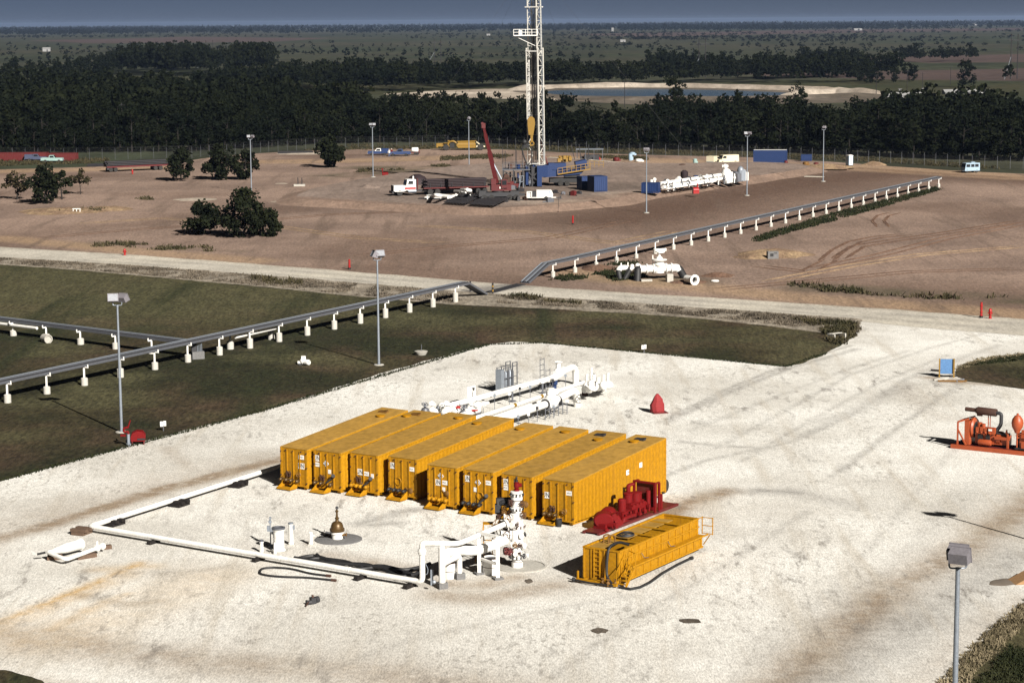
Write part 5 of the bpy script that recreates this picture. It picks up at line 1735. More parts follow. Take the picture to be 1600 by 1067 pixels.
s1, s2 = gp(749, 897), gp(778, 905)
part(t, "post", MB().beam(s1 + Vector((0, 0, 0.1)), s1 + Vector((0, 0, 2.45)), 0.22), WHITE)
part(t, "post", MB().beam(s2 + Vector((0, 0, 0.1)), s2 + Vector((0, 0, 2.62)), 0.22), WHITE)
part(t, "crossbar", MB().beam(s1 + Vector((-0.1, 0.02, 2.56)), s2 + Vector((0.15, -0.02, 2.56)), 0.20, 0.16), WHITE)
part(t, "crossbar", MB().beam(s1 + Vector((0.11, -0.03, 0.95)), s2 + Vector((-0.11, 0.03, 0.95)), 0.16, 0.14), WHITE)
for g_ in (s1, s2):
    part(t, "concrete_footing", MB().box(g_ + Vector((0, 0, 0.06)), (0.55, 0.5, 0.14), 0.4), DCONC)
sh = bpy.data.objects
for k, (u, v, r_, h_, lb) in enumerate([(766, 898, 0.52, 1.0, "white open drum standing under the portal frame"), (701, 905, 0.36, 0.95, "white drum behind the tall drop leg of the manifold")]):
    t = thing("drum", lb, "drum", gp(u, v) + Vector((0.05, 0.35, 0.012)))
    part(t, "shell", MB().lathe([(r_, 0), (r_, h_), (r_ - 0.03, h_), (r_ - 0.03, 0.05), (0, 0.05)], (0, 0, 0), 20), WHITE)
    part(t, "hoop", MB().ring((0, 0, h_ * 0.98), r_, 0.025, (0, 0, 1), 20, 4).ring((0, 0, h_ * 0.45), r_, 0.018, (0, 0, 1), 20, 4), RUST)
    part(t, "contents", MB().cyl((0, 0, 0.1), r_ - 0.035, h_ * 0.8, 18), DKGREY)

# ------------------------------------------------------------------ bronze wellhead on round slab
c = gp(529, 843)
single("cellar_slab", MB().lathe([(1.52, -0.02), (1.52, 0.05), (1.46, 0.07), (0.0, 0.07)], (0, 0, 0), 32), DCONC, "round grey concrete slab round the small bronze wellhead", "concrete slab", c + Vector((0, 0, 0.012)))
t = thing("small_wellhead", "bronze-coloured bell-shaped wellhead on a round grey slab", "wellhead", c + Vector((-0.08, 0.02, 0.08)))
part(t, "pedestal", MB().lathe([(0.36, 0), (0.36, 0.30), (0.42, 0.32), (0.42, 0.48), (0.30, 0.5)], (0, 0, 0), 18), WHITE)
part(t, "bell", MB().lathe([(0.46, 0.48), (0.48, 0.52), (0.48, 0.66), (0.42, 0.68), (0.40, 0.82), (0.34, 1.0), (0.22, 1.1), (0.16, 1.12), (0.0, 1.12)], (0, 0, 0), 20), BRASS)
part(t, "neck", MB().lathe([(0.13, 1.1), (0.10, 1.25), (0.14, 1.3), (0.14, 1.36), (0.08, 1.4), (0.06, 1.7), (0.11, 1.74), (0.11, 1.82), (0.05, 1.86), (0.05, 1.95), (0, 1.95)], (0, 0, 0), 12), BRASS)
part(t, "gauge", MB().cyl((0.0, -0.03, 2.02), 0.10, 0.08, 12, (0.4, -1, 0)), DKGREY)
part(t, "side_valve", MB().tube([(-0.3, -0.1, 0.35), (-0.75, -0.15, 0.45)], 0.07, 8).wheel((-0.82, -0.15, 0.47), 0.13, 0.02, (-1, 0, 0.2)), DKGREY)
part(t, "side_valve", MB().tube([(0.3, -0.1, 0.25), (0.55, -0.15, 0.28)], 0.07, 8).wheel((0.6, -0.15, 0.29), 0.12, 0.02, (1, 0, 0)), OCHRE)

# ------------------------------------------------------------------ white vent posts
for (u, v, r_, h_, nm, lb, extra) in [(436, 861, 0.34, 1.45, "vent_pipe", "fat white capped vent pipe, widest of the small white posts", "cap"), (455, 851, 0.15, 1.35, "vent_post", "white post with a side bracket near its top", "bracket"),
                                     (486, 851, 0.12, 0.78, "vent_post", "short white post closest to the round grey slab", "nub"), (409, 863, 0.11, 0.72, "vent_post", "short white post with a dark cap at the left of the group", "cap"),
                                     (430, 866, 0.09, 0.75, "vent_post", "thin short white post in front of the fat vent pipe", "foot")]:
    t = thing(nm, lb, "post", gp(u, v) + Vector((0, 0, 0.012)))
    part(t, "post", MB().lathe([(r_ * 1.25, 0), (r_ * 1.25, 0.12), (r_, 0.14), (r_, h_)], (0, 0, 0), 14), WHITE)
    if extra == "cap":
        part(t, "cap", MB().lathe([(r_ * 1.25, 0), (r_ * 1.25, 0.10), (r_ * 0.9, 0.12), (r_ * 0.9, 0.05), (0, 0.05)], (0, 0, h_ - 0.02), 16), STEEL)
        part(t, "cap_clamp", MB().ring((0, 0, h_ - 0.08), r_ * 1.12, 0.03, (0, 0, 1), 16, 4), WHITE)
    if extra == "bracket":
        part(t, "bracket", MB().box((0.17, -0.05, h_ - 0.22), (0.16, 0.12, 0.26)).lathe([(r_ * 1.15, 0), (r_ * 1.15, 0.08), (0, 0.1)], (0, 0, h_), 12), GALV)
    if extra == "nub":
        part(t, "nozzle", MB().cyl((0.1, 0, h_ - 0.2), 0.04, 0.18, 8, (1, -0.3, 0)).box((0, 0, h_ + 0.03), (0.2, 0.2, 0.06)), WHITE)
    part(t, "concrete_footing", MB().box((0, 0, 0.02), (r_ * 3.2, r_ * 3, 0.06)), CONC)
t = thing("instrument_stand", "thin grey instrument stand with gauges behind the fat vent pipe", "instrument stand", gp(423, 853))
part(t, "pole", MB().beam((0, 0, 0), (0, 0, 1.85), 0.07).beam((0, 0, 0), (0, 0, 0.1), 0.3), GALV)
part(t, "gauge", MB().cyl((0, -0.05, 1.6), 0.11, 0.1, 12, (0, -1, 0)).box((0.02, -0.05, 1.83), (0.12, 0.12, 0.14)), GALV)
part(t, "meter_box", MB().box((-0.12, -0.04, 1.15), (0.16, 0.14, 0.35)).box((0.12, -0.04, 1.0), (0.12, 0.1, 0.4)), GALV)
part(t, "conduit", MB().tube(fillet([(0.1, 0, 0.9), (0.22, 0, 0.6), (0.16, 0, 0.05)], 0.2, 4), 0.02, 5), GALV)

# ------------------------------------------------------------------ black hoses
hp = [[(462, 873), (490, 868), (520, 876), (545, 880), (575, 882), (600, 890), (640, 893)], [(470, 877), (500, 872), (530, 884), (560, 889), (590, 886), (620, 893), (655, 898)], [(460, 871), (495, 877), (530, 880), (560, 882), (610, 888), (645, 900)],
      [(600, 889), (625, 900), (650, 896), (668, 884)], [(540, 890), (580, 893), (615, 900), (650, 908)], [(495, 866), (505, 872), (540, 877), (565, 885), (600, 884), (640, 896)], [(610, 886), (630, 890), (655, 886), (672, 880)]]
t = thing("hose_pile", "tangled pile of black hoses behind the front run of white line", "hoses", (0, 0, 0))
for k, l in enumerate(hp):
    pts = [gp(u, v, 0.12 + 0.09 * (k % 4)) for u, v in l]
    sm = []
    for i in range(len(pts) - 1):
        p_, q_, r_, s_ = pts[max(i - 1, 0)], pts[i], pts[i + 1], pts[min(i + 2, len(pts) - 1)]
        for j in range(4):
            x = j / 4
            sm.append(q_ + (r_ - p_) * 0.5 * x + (p_ * 2 - q_ * 5 + r_ * 4 - s_) * 0.5 * x * x + (q_ * 3 - p_ - r_ * 3 + s_) * 0.5 * x ** 3)
    sm.append(pts[-1])
    part(t, "hose", MB().tube(sm, 0.11, 7), BLACK)
lp = [(518, 906), (480, 902), (440, 901), (418, 899), (405, 896), (408, 888), (425, 886), (455, 888), (485, 896), (510, 899)]
pts = [gp(u, v, 0.07) for u, v in lp]
t = thing("hose_loop", "looped black hose with brown couplings in front of the white line", "hose", (0, 0, 0))
part(t, "hose", MB().tube(fillet(pts, 0.6, 4), 0.075, 8), BLACK)
part(t, "coupling", MB().cyl(pts[0], 0.10, 0.3, 9, pts[0] - pts[1]), RUST)
part(t, "coupling", MB().cyl(pts[-1], 0.10, 0.3, 9, pts[-1] - pts[-2]), RUST)
t = thing("gate_valve", "small dark valve body with handle lying alone on the gravel", "valve", gp(489, 943) + Vector((0, 0, 0.02)), 0.5)
part(t, "body", MB().box((0, 0, 0.18), (0.3, 0.34, 0.36)).cyl((0.18, 0.1, 0.15), 0.2, 0.22, 12, (1, 0.3, 0)).cyl((-0.15, -0.1, 0.12), 0.14, 0.3, 10, (-1, 0, 0)), DKGREY)
part(t, "handle", MB().beam((-0.3, -0.15, 0.2), (-0.65, -0.5, 0.06), 0.06).beam((0, 0, 0.34), (0, 0.05, 0.5), 0.1), RUST)
# ------------------------------------------------------------------ floodlight masts
LAMPBODY = paint("lamp_housing_grey", (0.16, 0.15, 0.165), 0.5, 0.1, 0.2)


def lamp_head(parent, loc, rz, tilt, w=0.8, h=0.62, d=0.5, face=True):
    m = MB()
    m.prism([(-w / 2, -d / 2, -h / 2), (-w / 2, d / 2, -h * 0.36), (-w / 2, d / 2, h * 0.36), (-w / 2, -d / 2, h / 2)], (w, 0, 0))
    m.box((0, -d / 2 - 0.02, h / 2), (w + 0.06, 0.06, 0.05)).box((0, -d / 2 - 0.02, -h / 2), (w + 0.06, 0.06, 0.05)).box((w / 2, -d / 2 - 0.02, 0), (0.05, 0.058, h)).box((-w / 2, -d / 2 - 0.02, 0), (0.05, 0.058, h))
    o = part(parent, "lamp_head", m, LAMPBODY)
    o.location = loc
    o.rotation_euler = (tilt, 0, rz)
    part(o, "lamp_glass", MB().box((0, -d / 2 - 0.012, 0), (w - 0.06, 0.03, h - 0.06)), LAMPGL)
    return o


def mast(label, base, h, heads, pole_r=0.13, pad=True, s=1.0):
    t = thing("floodlight_mast", label, "floodlight", base, 0, "floodlight masts round the well pads")
    part(t, "pole", MB().tube([(0, 0, 0.0), (0, 0, h - 0.75)], [pole_r, pole_r * 0.62], 10).lathe([(pole_r * 1.9, 0), (pole_r * 1.9, 0.05), (pole_r, 0.09)], (0, 0, 0.08), 10), GALV)
    part(t, "yoke", MB().tube(fillet([(-0.36, 0, h - 0.45), (-0.36, 0, h - 0.72), (0.36, 0, h - 0.72), (0.36, 0, h - 0.45)], 0.15, 4), 0.04, 7).cyl((0, 0, h - 0.85), 0.10, 0.16, 8), GALV)
    if pad:
        part(t, "concrete_base", MB().lathe([(0.50, -0.02), (0.50, 0.10), (0.44, 0.13), (0, 0.13)], (0, 0, 0), 12), CONC)
    s *= 0.75 if base.y > 300 else 1.0
    for (x, y, rz, tilt) in heads:
        lamp_head(t, (x, y, h - 0.18), rz, tilt, 0.8 * s, 0.62 * s, 0.5 * s)
    return t


H2 = [(-0.34, 0.0, rad(12), rad(-28)), (0.42, 0.1, rad(150), rad(-28))]
mast("floodlight mast standing in the turf beside the red hose reel", gp(190, 676), 11.1, H2)
mast("floodlight mast rising from the turf in front of the elevated pipe rack", gp(592, 571), 10.9, [(-0.2, 0, rad(-70), rad(-28)), (0.25, 0.1, rad(20), rad(-35))])
bp = gp(1497, 870, 10.75)
mast("nearest floodlight mast, seen from behind at the lower right edge", Vector((bp.x, bp.y, 0)), 11.0, [(0.04, 0.30, rad(150), rad(-14)), (0.0, -0.26, rad(150), rad(-14))], 0.15)
mast("floodlight mast beside the dark trees and big shrubs on the bare dirt", gp(393, 302), 11.1, H2)
mast("floodlight mast on the dirt behind the white-cabbed truck", gp(583, 277, PAD_H), 11.0, [(-0.3, 0, rad(-10), rad(-30)), (0.35, 0, rad(10), rad(-30))])
mast("floodlight mast in front of the yellow tank scraper by the wood", gp(733, 262, 0.0), 11.3, [(0.0, 0, rad(60), rad(-30)), (0.2, 0, rad(100), rad(-30))])
mast("floodlight mast at the front corner of the raised pad by the small blue box", gp(1010, 333), 11.0, [(-0.2, 0, rad(170), rad(-30)), (0.2, 0, rad(200), rad(-30))])
mast("floodlight mast at the right end of the white pipework on the pad slope", gp(1167, 306), 11.8, H2)
mast("floodlight mast right of the blue container near the portable toilet", gp(1286, 284), 11.2, [(-0.1, 0, rad(80), rad(-30)), (0.15, 0, rad(110), rad(-30))])


# ------------------------------------------------------------------ elevated pipe racks
def rack(label, q0, q1, h, n, ends, wdt=1.25, pier=(0.33, 0.75), posts=None, skip=()):
    a, b = q0.copy(), q1.copy()
    a.z = b.z = 0
    d = (b - a).normalized()
    s = Vector((d.y, -d.x, 0))
    if s.y > 0:
        s = -s
    L = (b - a).length
    t = thing("pipe_rack", label, "pipe rack", a, 0)
    off = s * -0.35
    path = [Vector((0, 0, h)) + off, d * L + Vector((0, 0, h)) + off]
    for kind, ln, drop in ends:
        if kind == 'end':
            path.append(path[-1] + d * ln - Vector((0, 0, drop)))
        else:
            path.insert(0, path[0] - d * ln - Vector((0, 0, drop)))
    for k, x in enumerate((-0.52, -0.30, -0.08, 0.14, 0.36)):
        r_ = (0.085, 0.06, 0.10, 0.06, 0.085)[k]
        part(t, "pipe", MB().tube([p + s * x + Vector((0, 0, 0.12)) for p in path], r_, 7), (GALV, DKGREY, STEEL, GALV, DKGREY)[k])
    for x in (-wdt / 2, wdt / 2):
        m = MB()
        for p, q in zip(path, path[1:]):
            m.beam(p + s * x, q + s * x, 0.06, 0.24)
        part(t, "side_channel", m, STEEL if x > 0 else RACK)
    m = MB()
    for p, q in zip(path, path[1:]):
        m.beam(p - Vector((0, 0, 0.06)), q - Vector((0, 0, 0.06)), wdt - 0.06, 0.04)
    part(t, "tray", m, RACK)
    for i in range(n):
        if i in skip:
            continue
        c = d * (L * (posts[i] if posts else (i + 0.02) / (n - 1 + 0.04)))
        jit = 0.12 * noise.noise(Vector((i * 3.7, n, 0.5)))
        ph = (pier[1] * (1 + jit * 2.5)) * (0.75 + 0.5 * i / n if n == 18 else 1)
        cp = c + s * 0.12
        m = MB().lathe([(pier[0], -0.05), (pier[0], ph), (pier[0] * 0.6, ph + 0.08), (0, ph + 0.08)], cp, 12)
        o = part(t, "concrete_pier", m, WCONC)
        m = MB().beam(cp + Vector((0, 0, ph)), cp + Vector((0, 0, h - 0.10)), 0.15)
        m.beam(c + off - s * 0.55 + Vector((0, 0, h - 0.17)), c + off + s * 0.95 + Vector((0, 0, h - 0.17)), 0.12)
        m.beam(c + off + s * 0.92 + Vector((0, 0, h - 0.15)), c + off + s * 0.92 + Vector((0, 0, h + 0.10)), 0.10)
        part(t, "support_post", m, WHITE)
    return t, d, s


near0, near1 = gp(4, 631), gp(711, 472)
dd = (near1 - near0).normalized()
rk, d_, s_ = rack("long elevated grey pipe rack on white piers crossing the turf to the road", near0 - dd * 9.8, near1, 1.9, 18, [('end', 3.0, 0), ('end', 4.2, 1.75)], pier=(0.32, 0.85))
wl = [gp(368, 527, 1.35), gp(434, 512, 1.38)]
part(rk, "slung_pipe", MB().tube([wl[0] - near0 + dd * 9.8, wl[1] - near0 + dd * 9.8], 0.16, 8), WHITE)
single("pier_cap", MB().lathe([(0.36, -0.05), (0.36, 0.85), (0.05, 1.15), (0, 1.15)], (0, 0, 0), 12), WCONC, "white pier with pointed top beside the pipe rack, no post on it", "pier", gp(424, 531))
single("pier_cap", MB().lathe([(0.36, -0.05), (0.36, 0.8), (0.12, 0.95), (0.12, 1.4), (0, 1.4)], (0, 0, 0), 12), WCONC, "white pier with a short stub under the middle of the rack", "pier", gp(360, 546))
b0, b1 = gp(62, 530), gp(240, 553)
db = (b1 - b0).normalized()
rk2, d2_, s2_ = rack("side pipe rack coming in from the left edge to meet the long rack", b0 - db * 15, b1, 1.55, 7, [('end', 4.5, 0)], 1.0, (0.36, 0.65))
part(rk2, "slung_pipe", MB().tube([Vector((0, 0, 1.2)) + s2_ * 0.3, db * 15 + Vector((0, 0, 1.2)) + s2_ * 0.3], 0.16, 8), WHITE)
single("culvert_pipe", MB().lathe([(0, 1.0), (0.36, 1.0), (0.36, 1.15), (0.45, 1.15), (0.45, 0), (0.0, 0)][::-1], (0, 0, 0), 18, (0.55, -0.8, 0.0)), CONC, "short concrete pipe end with dark mouth under the side rack", "culvert", gp(69, 528, 0.45))
t = thing("conduit_panel", "grey conduit panel on a concrete block under the long rack", "junction panel", gp(309, 561), 0.35)
part(t, "concrete_block", MB().box((0, 0, 0.38), (1.2, 0.8, 0.8)), DCONC)
part(t, "panel", MB().box((-0.35, 0, 1.35), (0.5, 0.3, 1.1)), DKGREY)
for k in range(4):
    part(t, "conduit", MB().tube(fillet([(0.0 + k * 0.14, 0, 0.7), (0.0 + k * 0.14, 0, 1.75), (-0.1, 0, 1.95)], 0.2, 4), 0.035, 6), GALV)
far0, far1 = gp(862, 434), gp(1466, 293)
rack("far elevated pipe rack climbing away across the brown field", far0, far1, 1.85, 27, [('start', 1.2, 0), ('start', 5.5, 1.75), ('end', 1.5, 0)], 1.2, (0.29, 0.65))
for k, (u, v) in enumerate([(735, 456), (770, 459)]):
    t = thing("marker_post", ["black and yellow striped marker post, left of the two at the pipe crossing", "black and yellow striped marker post, right of the two at the pipe crossing"][k], "bollard", gp(u, v))
    for j in range(5):
        part(t, "stripe", MB().cyl((0, 0, j * 0.26), 0.11, 0.26, 10), BLKINK if j % 2 == 0 else YPLANT)
single("pipe_crossing", MB().box((0, 0, 0.05), (1.4, 9.0, 0.1)), DKGREY, "dark plate covering the buried pipes across the road", "cover plate", gp(790, 451), heading((745, 465), (832, 442)) - rad(90))

# ------------------------------------------------------------------ metering pipework behind the tanks
MA0, MA1 = gp(700, 656), gp(893, 602)
md = (MA1 - MA0).normalized()
ms = Vector((md.y, -md.x, 0))
ang = math.atan2(md.y, md.x)


def collar(m, p, r, w=0.12):
    return m.flange(p, r, w, md)


t = thing("meter_run", "white meter pipe of the back row ending in a tall return bend", "meter pipe", (0, 0, 0))
z = 1.15
e_ = MA1 + Vector((0, 0, z))
part(t, "pipe", MB().tube([MA0 + Vector((0, 0, z)), e_ - md * 4.2], 0.26, 14), WHITE)
part(t, "pipe", MB().tube([e_ - md * 4.0, e_ - md * 3.2], 0.30, 14), WHITE)
part(t, "pipe_bend", MB().tube(fillet([e_ - md * 3.4 + Vector((0, 0, 0.0)), e_ - md * 1.6 + Vector((0, 0, 0.35)), e_ + md * 0.7 + Vector((0, 0, 0.55)), e_ + md * 0.8 + Vector((0, 0, -1.1))], 0.9, 6), 0.30, 14), WHITE)
for f_ in (0.18, 0.45, 0.62):
    part(t, "label_band", MB().beam(MA0.lerp(MA1, f_) + Vector((0, -0.265, z + 0.02)), MA0.lerp(MA1, f_ + 0.05) + Vector((0, -0.265, z + 0.02)), 0.02, 0.1), DKGREY)
vb = MB()
vb.ball(e_ - md * 2.3 + Vector((0, 0, 0.3)), 0.5, 12).cyl(e_ - md * 2.3 + Vector((0, 0, 0.5)), 0.22, 0.75, 10).wheel(e_ - md * 2.3 + Vector((0, 0, 1.3)), 0.35, 0.04, (0, 0, 1))
collar(vb, e_ - md * 2.9 + Vector((0, 0, 0.15)), 0.46)
collar(vb, e_ - md * 1.7 + Vector((0, 0, 0.4)), 0.46)
part(t, "gate_valve", vb, WHITE)
for f_, m_ in ((0.2, 0), (0.5, 0), (0.75, 0)):
    p = MA0.lerp(MA1, f_)
    part(t, "pipe_support", MB().beam(p, p + Vector((0, 0, z - 0.2)), 0.16).box(p + Vector((0, 0, 0.06)), (0.6, 0.4, 0.12), ang), STEEL)
lad = MB()
bl = e_ - md * 3.6 + ms * -0.6 - Vector((0, 0, z))
for x in (-0.35, 0.35):
    for y_ in (-0.3, 0.3):
        lad.beam(bl + md * x + ms * y_, bl + md * x + ms * y_ + Vector((0, 0, 2.9 if y_ < 0 else 2.0)), 0.06)
for k in range(6):
    for y_ in (-0.3, 0.3):
        if y_ < 0 or k < 4:
            lad.beam(bl - md * 0.35 + ms * y_ + Vector((0, 0, 0.4 + k * 0.48)), bl + md * 0.35 + ms * y_ + Vector((0, 0, 0.4 + k * 0.48)), 0.045)
single("access_ladder", lad, STEEL, "dark steel access ladder frame standing at the tall return bend", "ladder")
BV = gp(866, 607)
t = thing("blue_valve", "blue actuator valve standing upright between the white meter pipes", "valve", BV + Vector((0, 0, 0.0)))
part(t, "body", MB().lathe([(0.22, 0), (0.22, 0.35), (0.30, 0.38), (0.30, 0.75), (0.22, 0.80), (0.26, 1.0), (0.26, 1.3), (0.16, 1.4), (0.12, 1.55), (0, 1.6)], (0, 0, 0), 12), BLUE)
part(t, "arm", MB().box((0.1, -0.22, 0.55), (0.25, 0.3, 0.3)).cyl((0, 0, 0.9), 0.12, 0.5, 8, (-1, 0, 0)), BLUE)

MB0, MB1 = gp(700, 702), gp(898, 637)
t = thing("meter_run", "white meter pipe of the front row passing behind the fifth tank", "meter pipe", (0, 0, 0))
md2 = (MB1 - MB0).normalized()
z = 1.1
e_ = MB1 + Vector((0, 0, z))
part(t, "pipe", MB().tube([MB0 + Vector((0, 0, z)), e_ - md2 * 4.4], 0.32, 14), WHITE)
part(t, "pipe_bend", MB().tube(fillet([e_ - md2 * 4.2, e_ - md2 * 2.0 + Vector((0, 0, 0.25)), e_ + md2 * 0.2 + Vector((0, 0, 0.45)), e_ + md2 * 0.5 + Vector((0, 0, -1.05))], 0.9, 6), 0.32, 14), WHITE)
for f_ in (0.35, 0.55, 0.85):
    part(t, "label_band", MB().beam(MB0.lerp(MB1, f_) + Vector((0.0, -0.325, z + 0.02)), MB0.lerp(MB1, f_ + 0.04) + Vector((0.0, -0.325, z + 0.02)), 0.02, 0.1), DKGREY)
c = e_ - md2 * 4.2
vb = MB().ball(c + Vector((0, 0, 0.35)), 0.52, 12).box(c, (1.2, 0.8, 0.9), ang).cyl(c + Vector((0, 0, 0.7)), 0.42, 0.35, 14).cyl(c + Vector((0, 0, 1.0)), 0.3, 0.25, 12).ball(c + Vector((0.4, 0, 0.9)), 0.28, 10)
for k in range(5):
    collar(vb, c + md2 * (k * 0.33 - 0.8), 0.50 if k % 2 else 0.44, 0.10)
part(t, "control_valve", vb, WHITE)
part(t, "dark_joint", MB().flange(c + md2 * 1.15, 0.46, 0.08, md2).flange(c - md2 * 1.0, 0.46, 0.08, md2), DKGREY)
lg = MB()
for k in range(6):
    for y_ in (-0.6, 0.6):
        p = c - Vector((0, 0, z)) + md2 * (-2.0 + k * 0.75) + ms * y_
        lg.beam(p, p + Vector((0, 0, z - 0.05)), 0.07)
lg.beam(c + md2 * -2.0 + ms * 0.6 + Vector((0, 0, -0.3)), c + md2 * 1.8 + ms * 0.6 + Vector((0, 0, -0.3)), 0.06).beam(c + md2 * -2.0 + ms * 0.6 + Vector((0, 0, -0.9)), c + md2 * 0.5 + ms * 0.6 + Vector((0, 0, -0.3)), 0.05)
lg.beam(c + md2 * 1.8 + ms * 0.6 + Vector((0, 0, -0.9)), c + md2 * -0.5 + ms * 0.6 + Vector((0, 0, -0.3)), 0.05)
part(t, "support_frame", lg, STEEL)
t = thing("meter_run", "thin middle meter pipe with yellow bands leading to a cluster of white valves", "meter pipe", (0, 0, 0))
MC0, MC1 = gp(720, 676), gp(912, 613)
md3 = (MC1 - MC0).normalized()
part(t, "pipe", MB().tube([MC0 + Vector((0, 0, 0.8)), MC1 + Vector((0, 0, 0.9))], 0.17, 12), WHITE)
for f_ in (0.4, 0.62, 0.72):
    part(t, "yellow_band", MB().tube([MC0.lerp(MC1, f_) + Vector((0, 0, 0.8 + .1 * f_)), MC0.lerp(MC1, f_ + 0.02) + Vector((0, 0, 0.8 + .1 * f_))], 0.18, 10), YPLANT)
part(t, "pipe", MB().tube([MC0 + ms * 0.5 + Vector((0, 0, 0.6)), MC0.lerp(MC1, 0.6) + ms * 0.5 + Vector((0, 0, 0.65))], 0.10, 8), WHITE)
cl = MB()
r7 = random.Random(12)
for (u, v, hh, r_) in [(920, 606, 0.7, 0.42), (928, 604, 1.1, 0.38), (935, 603, 0.8, 0.4), (943, 602, 1.0, 0.36), (924, 600, 1.5, 0.32), (917, 603, 1.1, 0.3), (950, 600, 1.05, 0.28)]:
    cl = MB().ball(gp(u, v, hh + 0.25), r_ * 1.15, 10).cyl(gp(u, v, 0), r_ * 0.4, hh, 8)
    part(t, "valve_body", cl, WHITE)
cl = MB().tube([gp(912, 609, 0.9), gp(946, 602, 1.0)], 0.3, 12)
part(t, "header", cl, WHITE)
part(t, "pipe_bend", MB().tube(fillet([gp(934, 604, 1.0), gp(941, 604, 1.0), gp(941, 608, 0.0)], 0.4, 5), 0.3, 12), WHITE)
part(t, "end_flange", MB().cyl(gp(946, 603, 1.0), 0.3, 0.6, 12, (1, 0.4, 0.1)), WHITE)
part(t, "valve_wheel", MB().cyl(gp(926, 606, 1.2), 0.22, 0.75, 10).wheel(gp(926, 606, 2.0), 0.36, 0.05, (0.3, -0.4, 1)), WHITE)
part(t, "dark_joint", MB().flange(gp(917, 607, 0.9), 0.38, 0.1, md3).flange(gp(930, 605, 0.95), 0.40, 0.08, md3).flange(gp(938, 604, 1.0), 0.38, 0.08, md3).box(gp(930, 602, 1.9), (0.12, 0.12, 0.7)), DKGREY)
part(t, "drum_support", MB().lathe([(0.28, 0), (0.28, 0.45), (0, 0.45)], gp(914, 618), 12), RUST)
t = thing("meter_manifold", "cluster of white valves and fittings peeping over the first four tank roofs", "valve cluster", (0, 0, 0))
r8 = random.Random(5)
for k in range(22):
    u, v = 664 + k * 4.0 + r8.uniform(-2, 2), 656 - k * 0.45 + r8.uniform(-3, 3)
    hh = 0.7 + r8.uniform(0, 0.6)
    p = gp(u, v + 8, 0) + Vector((0, 0, hh))
    m = MB().ball(p, r8.uniform(0.2, 0.42), 9).cyl(p - Vector((0, 0, hh)), 0.12, hh, 8)
    if k % 3 == 0:
        m.cyl(p, 0.1, 0.6, 8).wheel(p + Vector((0, 0, 0.62)), 0.26, 0.035, (0.2, -0.5, 1))
    if k % 4 == 1:
        m.tube([p, p + md * 1.6], 0.16, 9).flange(p + md * 0.8, 0.3, 0.1, md)
    part(t, "valve", m, WHITE if k % 5 else STEEL)
part(t, "header", MB().tube([gp(668, 664, 0.8), gp(748, 641, 0.9)], 0.22, 10).tube([gp(690, 668, 0.7), gp(760, 648, 0.8)], 0.2, 10), WHITE)
part(t, "red_handle", MB().box(gp(716, 636, 1.3), (0.35, 0.1, 0.2)).box(gp(742, 641, 1.1), (0.5, 0.1, 0.12)), HYDR)
t = thing("instrument_cabinet", "white instrument panel board with black tubing behind the fourth tank", "control panel", gp(735, 634), ang)
part(t, "board", MB().box((0, 0, 1.05), (1.25, 0.25, 1.35)), WHITE)
part(t, "leg", MB().beam((-0.5, 0, 0), (-0.5, 0, 0.5), 0.08), STEEL)
part(t, "leg", MB().beam((0.5, 0, 0), (0.5, 0, 0.5), 0.08), STEEL)
part(t, "tubing", MB().tube(fillet([(0.2, -0.15, 0.5), (0.05, -0.16, 1.0), (0.25, -0.16, 1.3), (0.05, -0.15, 1.65)], 0.2, 4), 0.025, 5).box((0.35, -0.14, 1.45), (0.2, 0.04, 0.25)).tube([(-0.3, -0.15, 0.5), (-0.25, -0.15, 0.9)], 0.02, 5), BLACK)
t = thing("bottle_rack", "grey cage rack of upright gas bottles and cabinet behind the meter pipes", "bottle rack", gp(790, 610), ang)
t.scale = (1.2, 1.2, 1.08)
part(t, "cabinet", MB().box((-0.85, -0.05, 0.95), (0.42, 0.5, 1.85)), GALV)
for k in range(6):
    part(t, "bottle", MB().lathe([(0.13, 0.1), (0.13, 1.45), (0.05, 1.6), (0.05, 1.72), (0, 1.72)], (-0.45 + k * 0.29, 0.05, 0), 10), STEEL if k % 2 else GALV)
cg = MB()
for x in (-0.62, 0.0, 0.6, 1.22):
    cg.beam((x, -0.25, 0), (x, -0.25, 2.0 if x < 0.6 else 2.25), 0.06).beam((x, 0.35, 0), (x, 0.35, 2.0 if x < 0.6 else 2.25), 0.06)
for zz in (0.35, 1.1, 1.95):
    cg.beam((-0.62, -0.25, zz), (1.22, -0.25, zz), 0.05).beam((-0.62, 0.35, zz), (1.22, 0.35, zz), 0.05)
cg.beam((0.6, -0.25, 2.25), (1.22, -0.25, 2.25), 0.05).beam((0.6, 0.35, 2.25), (1.22, 0.35, 2.25), 0.05)
part(t, "cage", cg, STEEL)

r9 = random.Random(21)
for k in range(16):
    f_ = 0.15 + 0.05 * k
    p = (MA0 if k % 2 else MB0).lerp(MA1 if k % 2 else MB1, f_) + ms * r9.uniform(0.4, 1.1)
    t = thing("gauge_stand", "slim grey gauge stand beside the white meter pipes behind the tanks", "gauge stand", p, 0, "gauge stands along the meter pipes")
    part(t, "stem", MB().beam((0, 0, 0), (0, 0, 0.9 + 0.08 * (k % 4)), 0.05), STEEL)
    part(t, "gauge", MB().box((0, 0, 1.0 + 0.08 * (k % 4)), (0.22, 0.16, 0.24)), (GALV, DKGREY, WHITE)[k % 3])

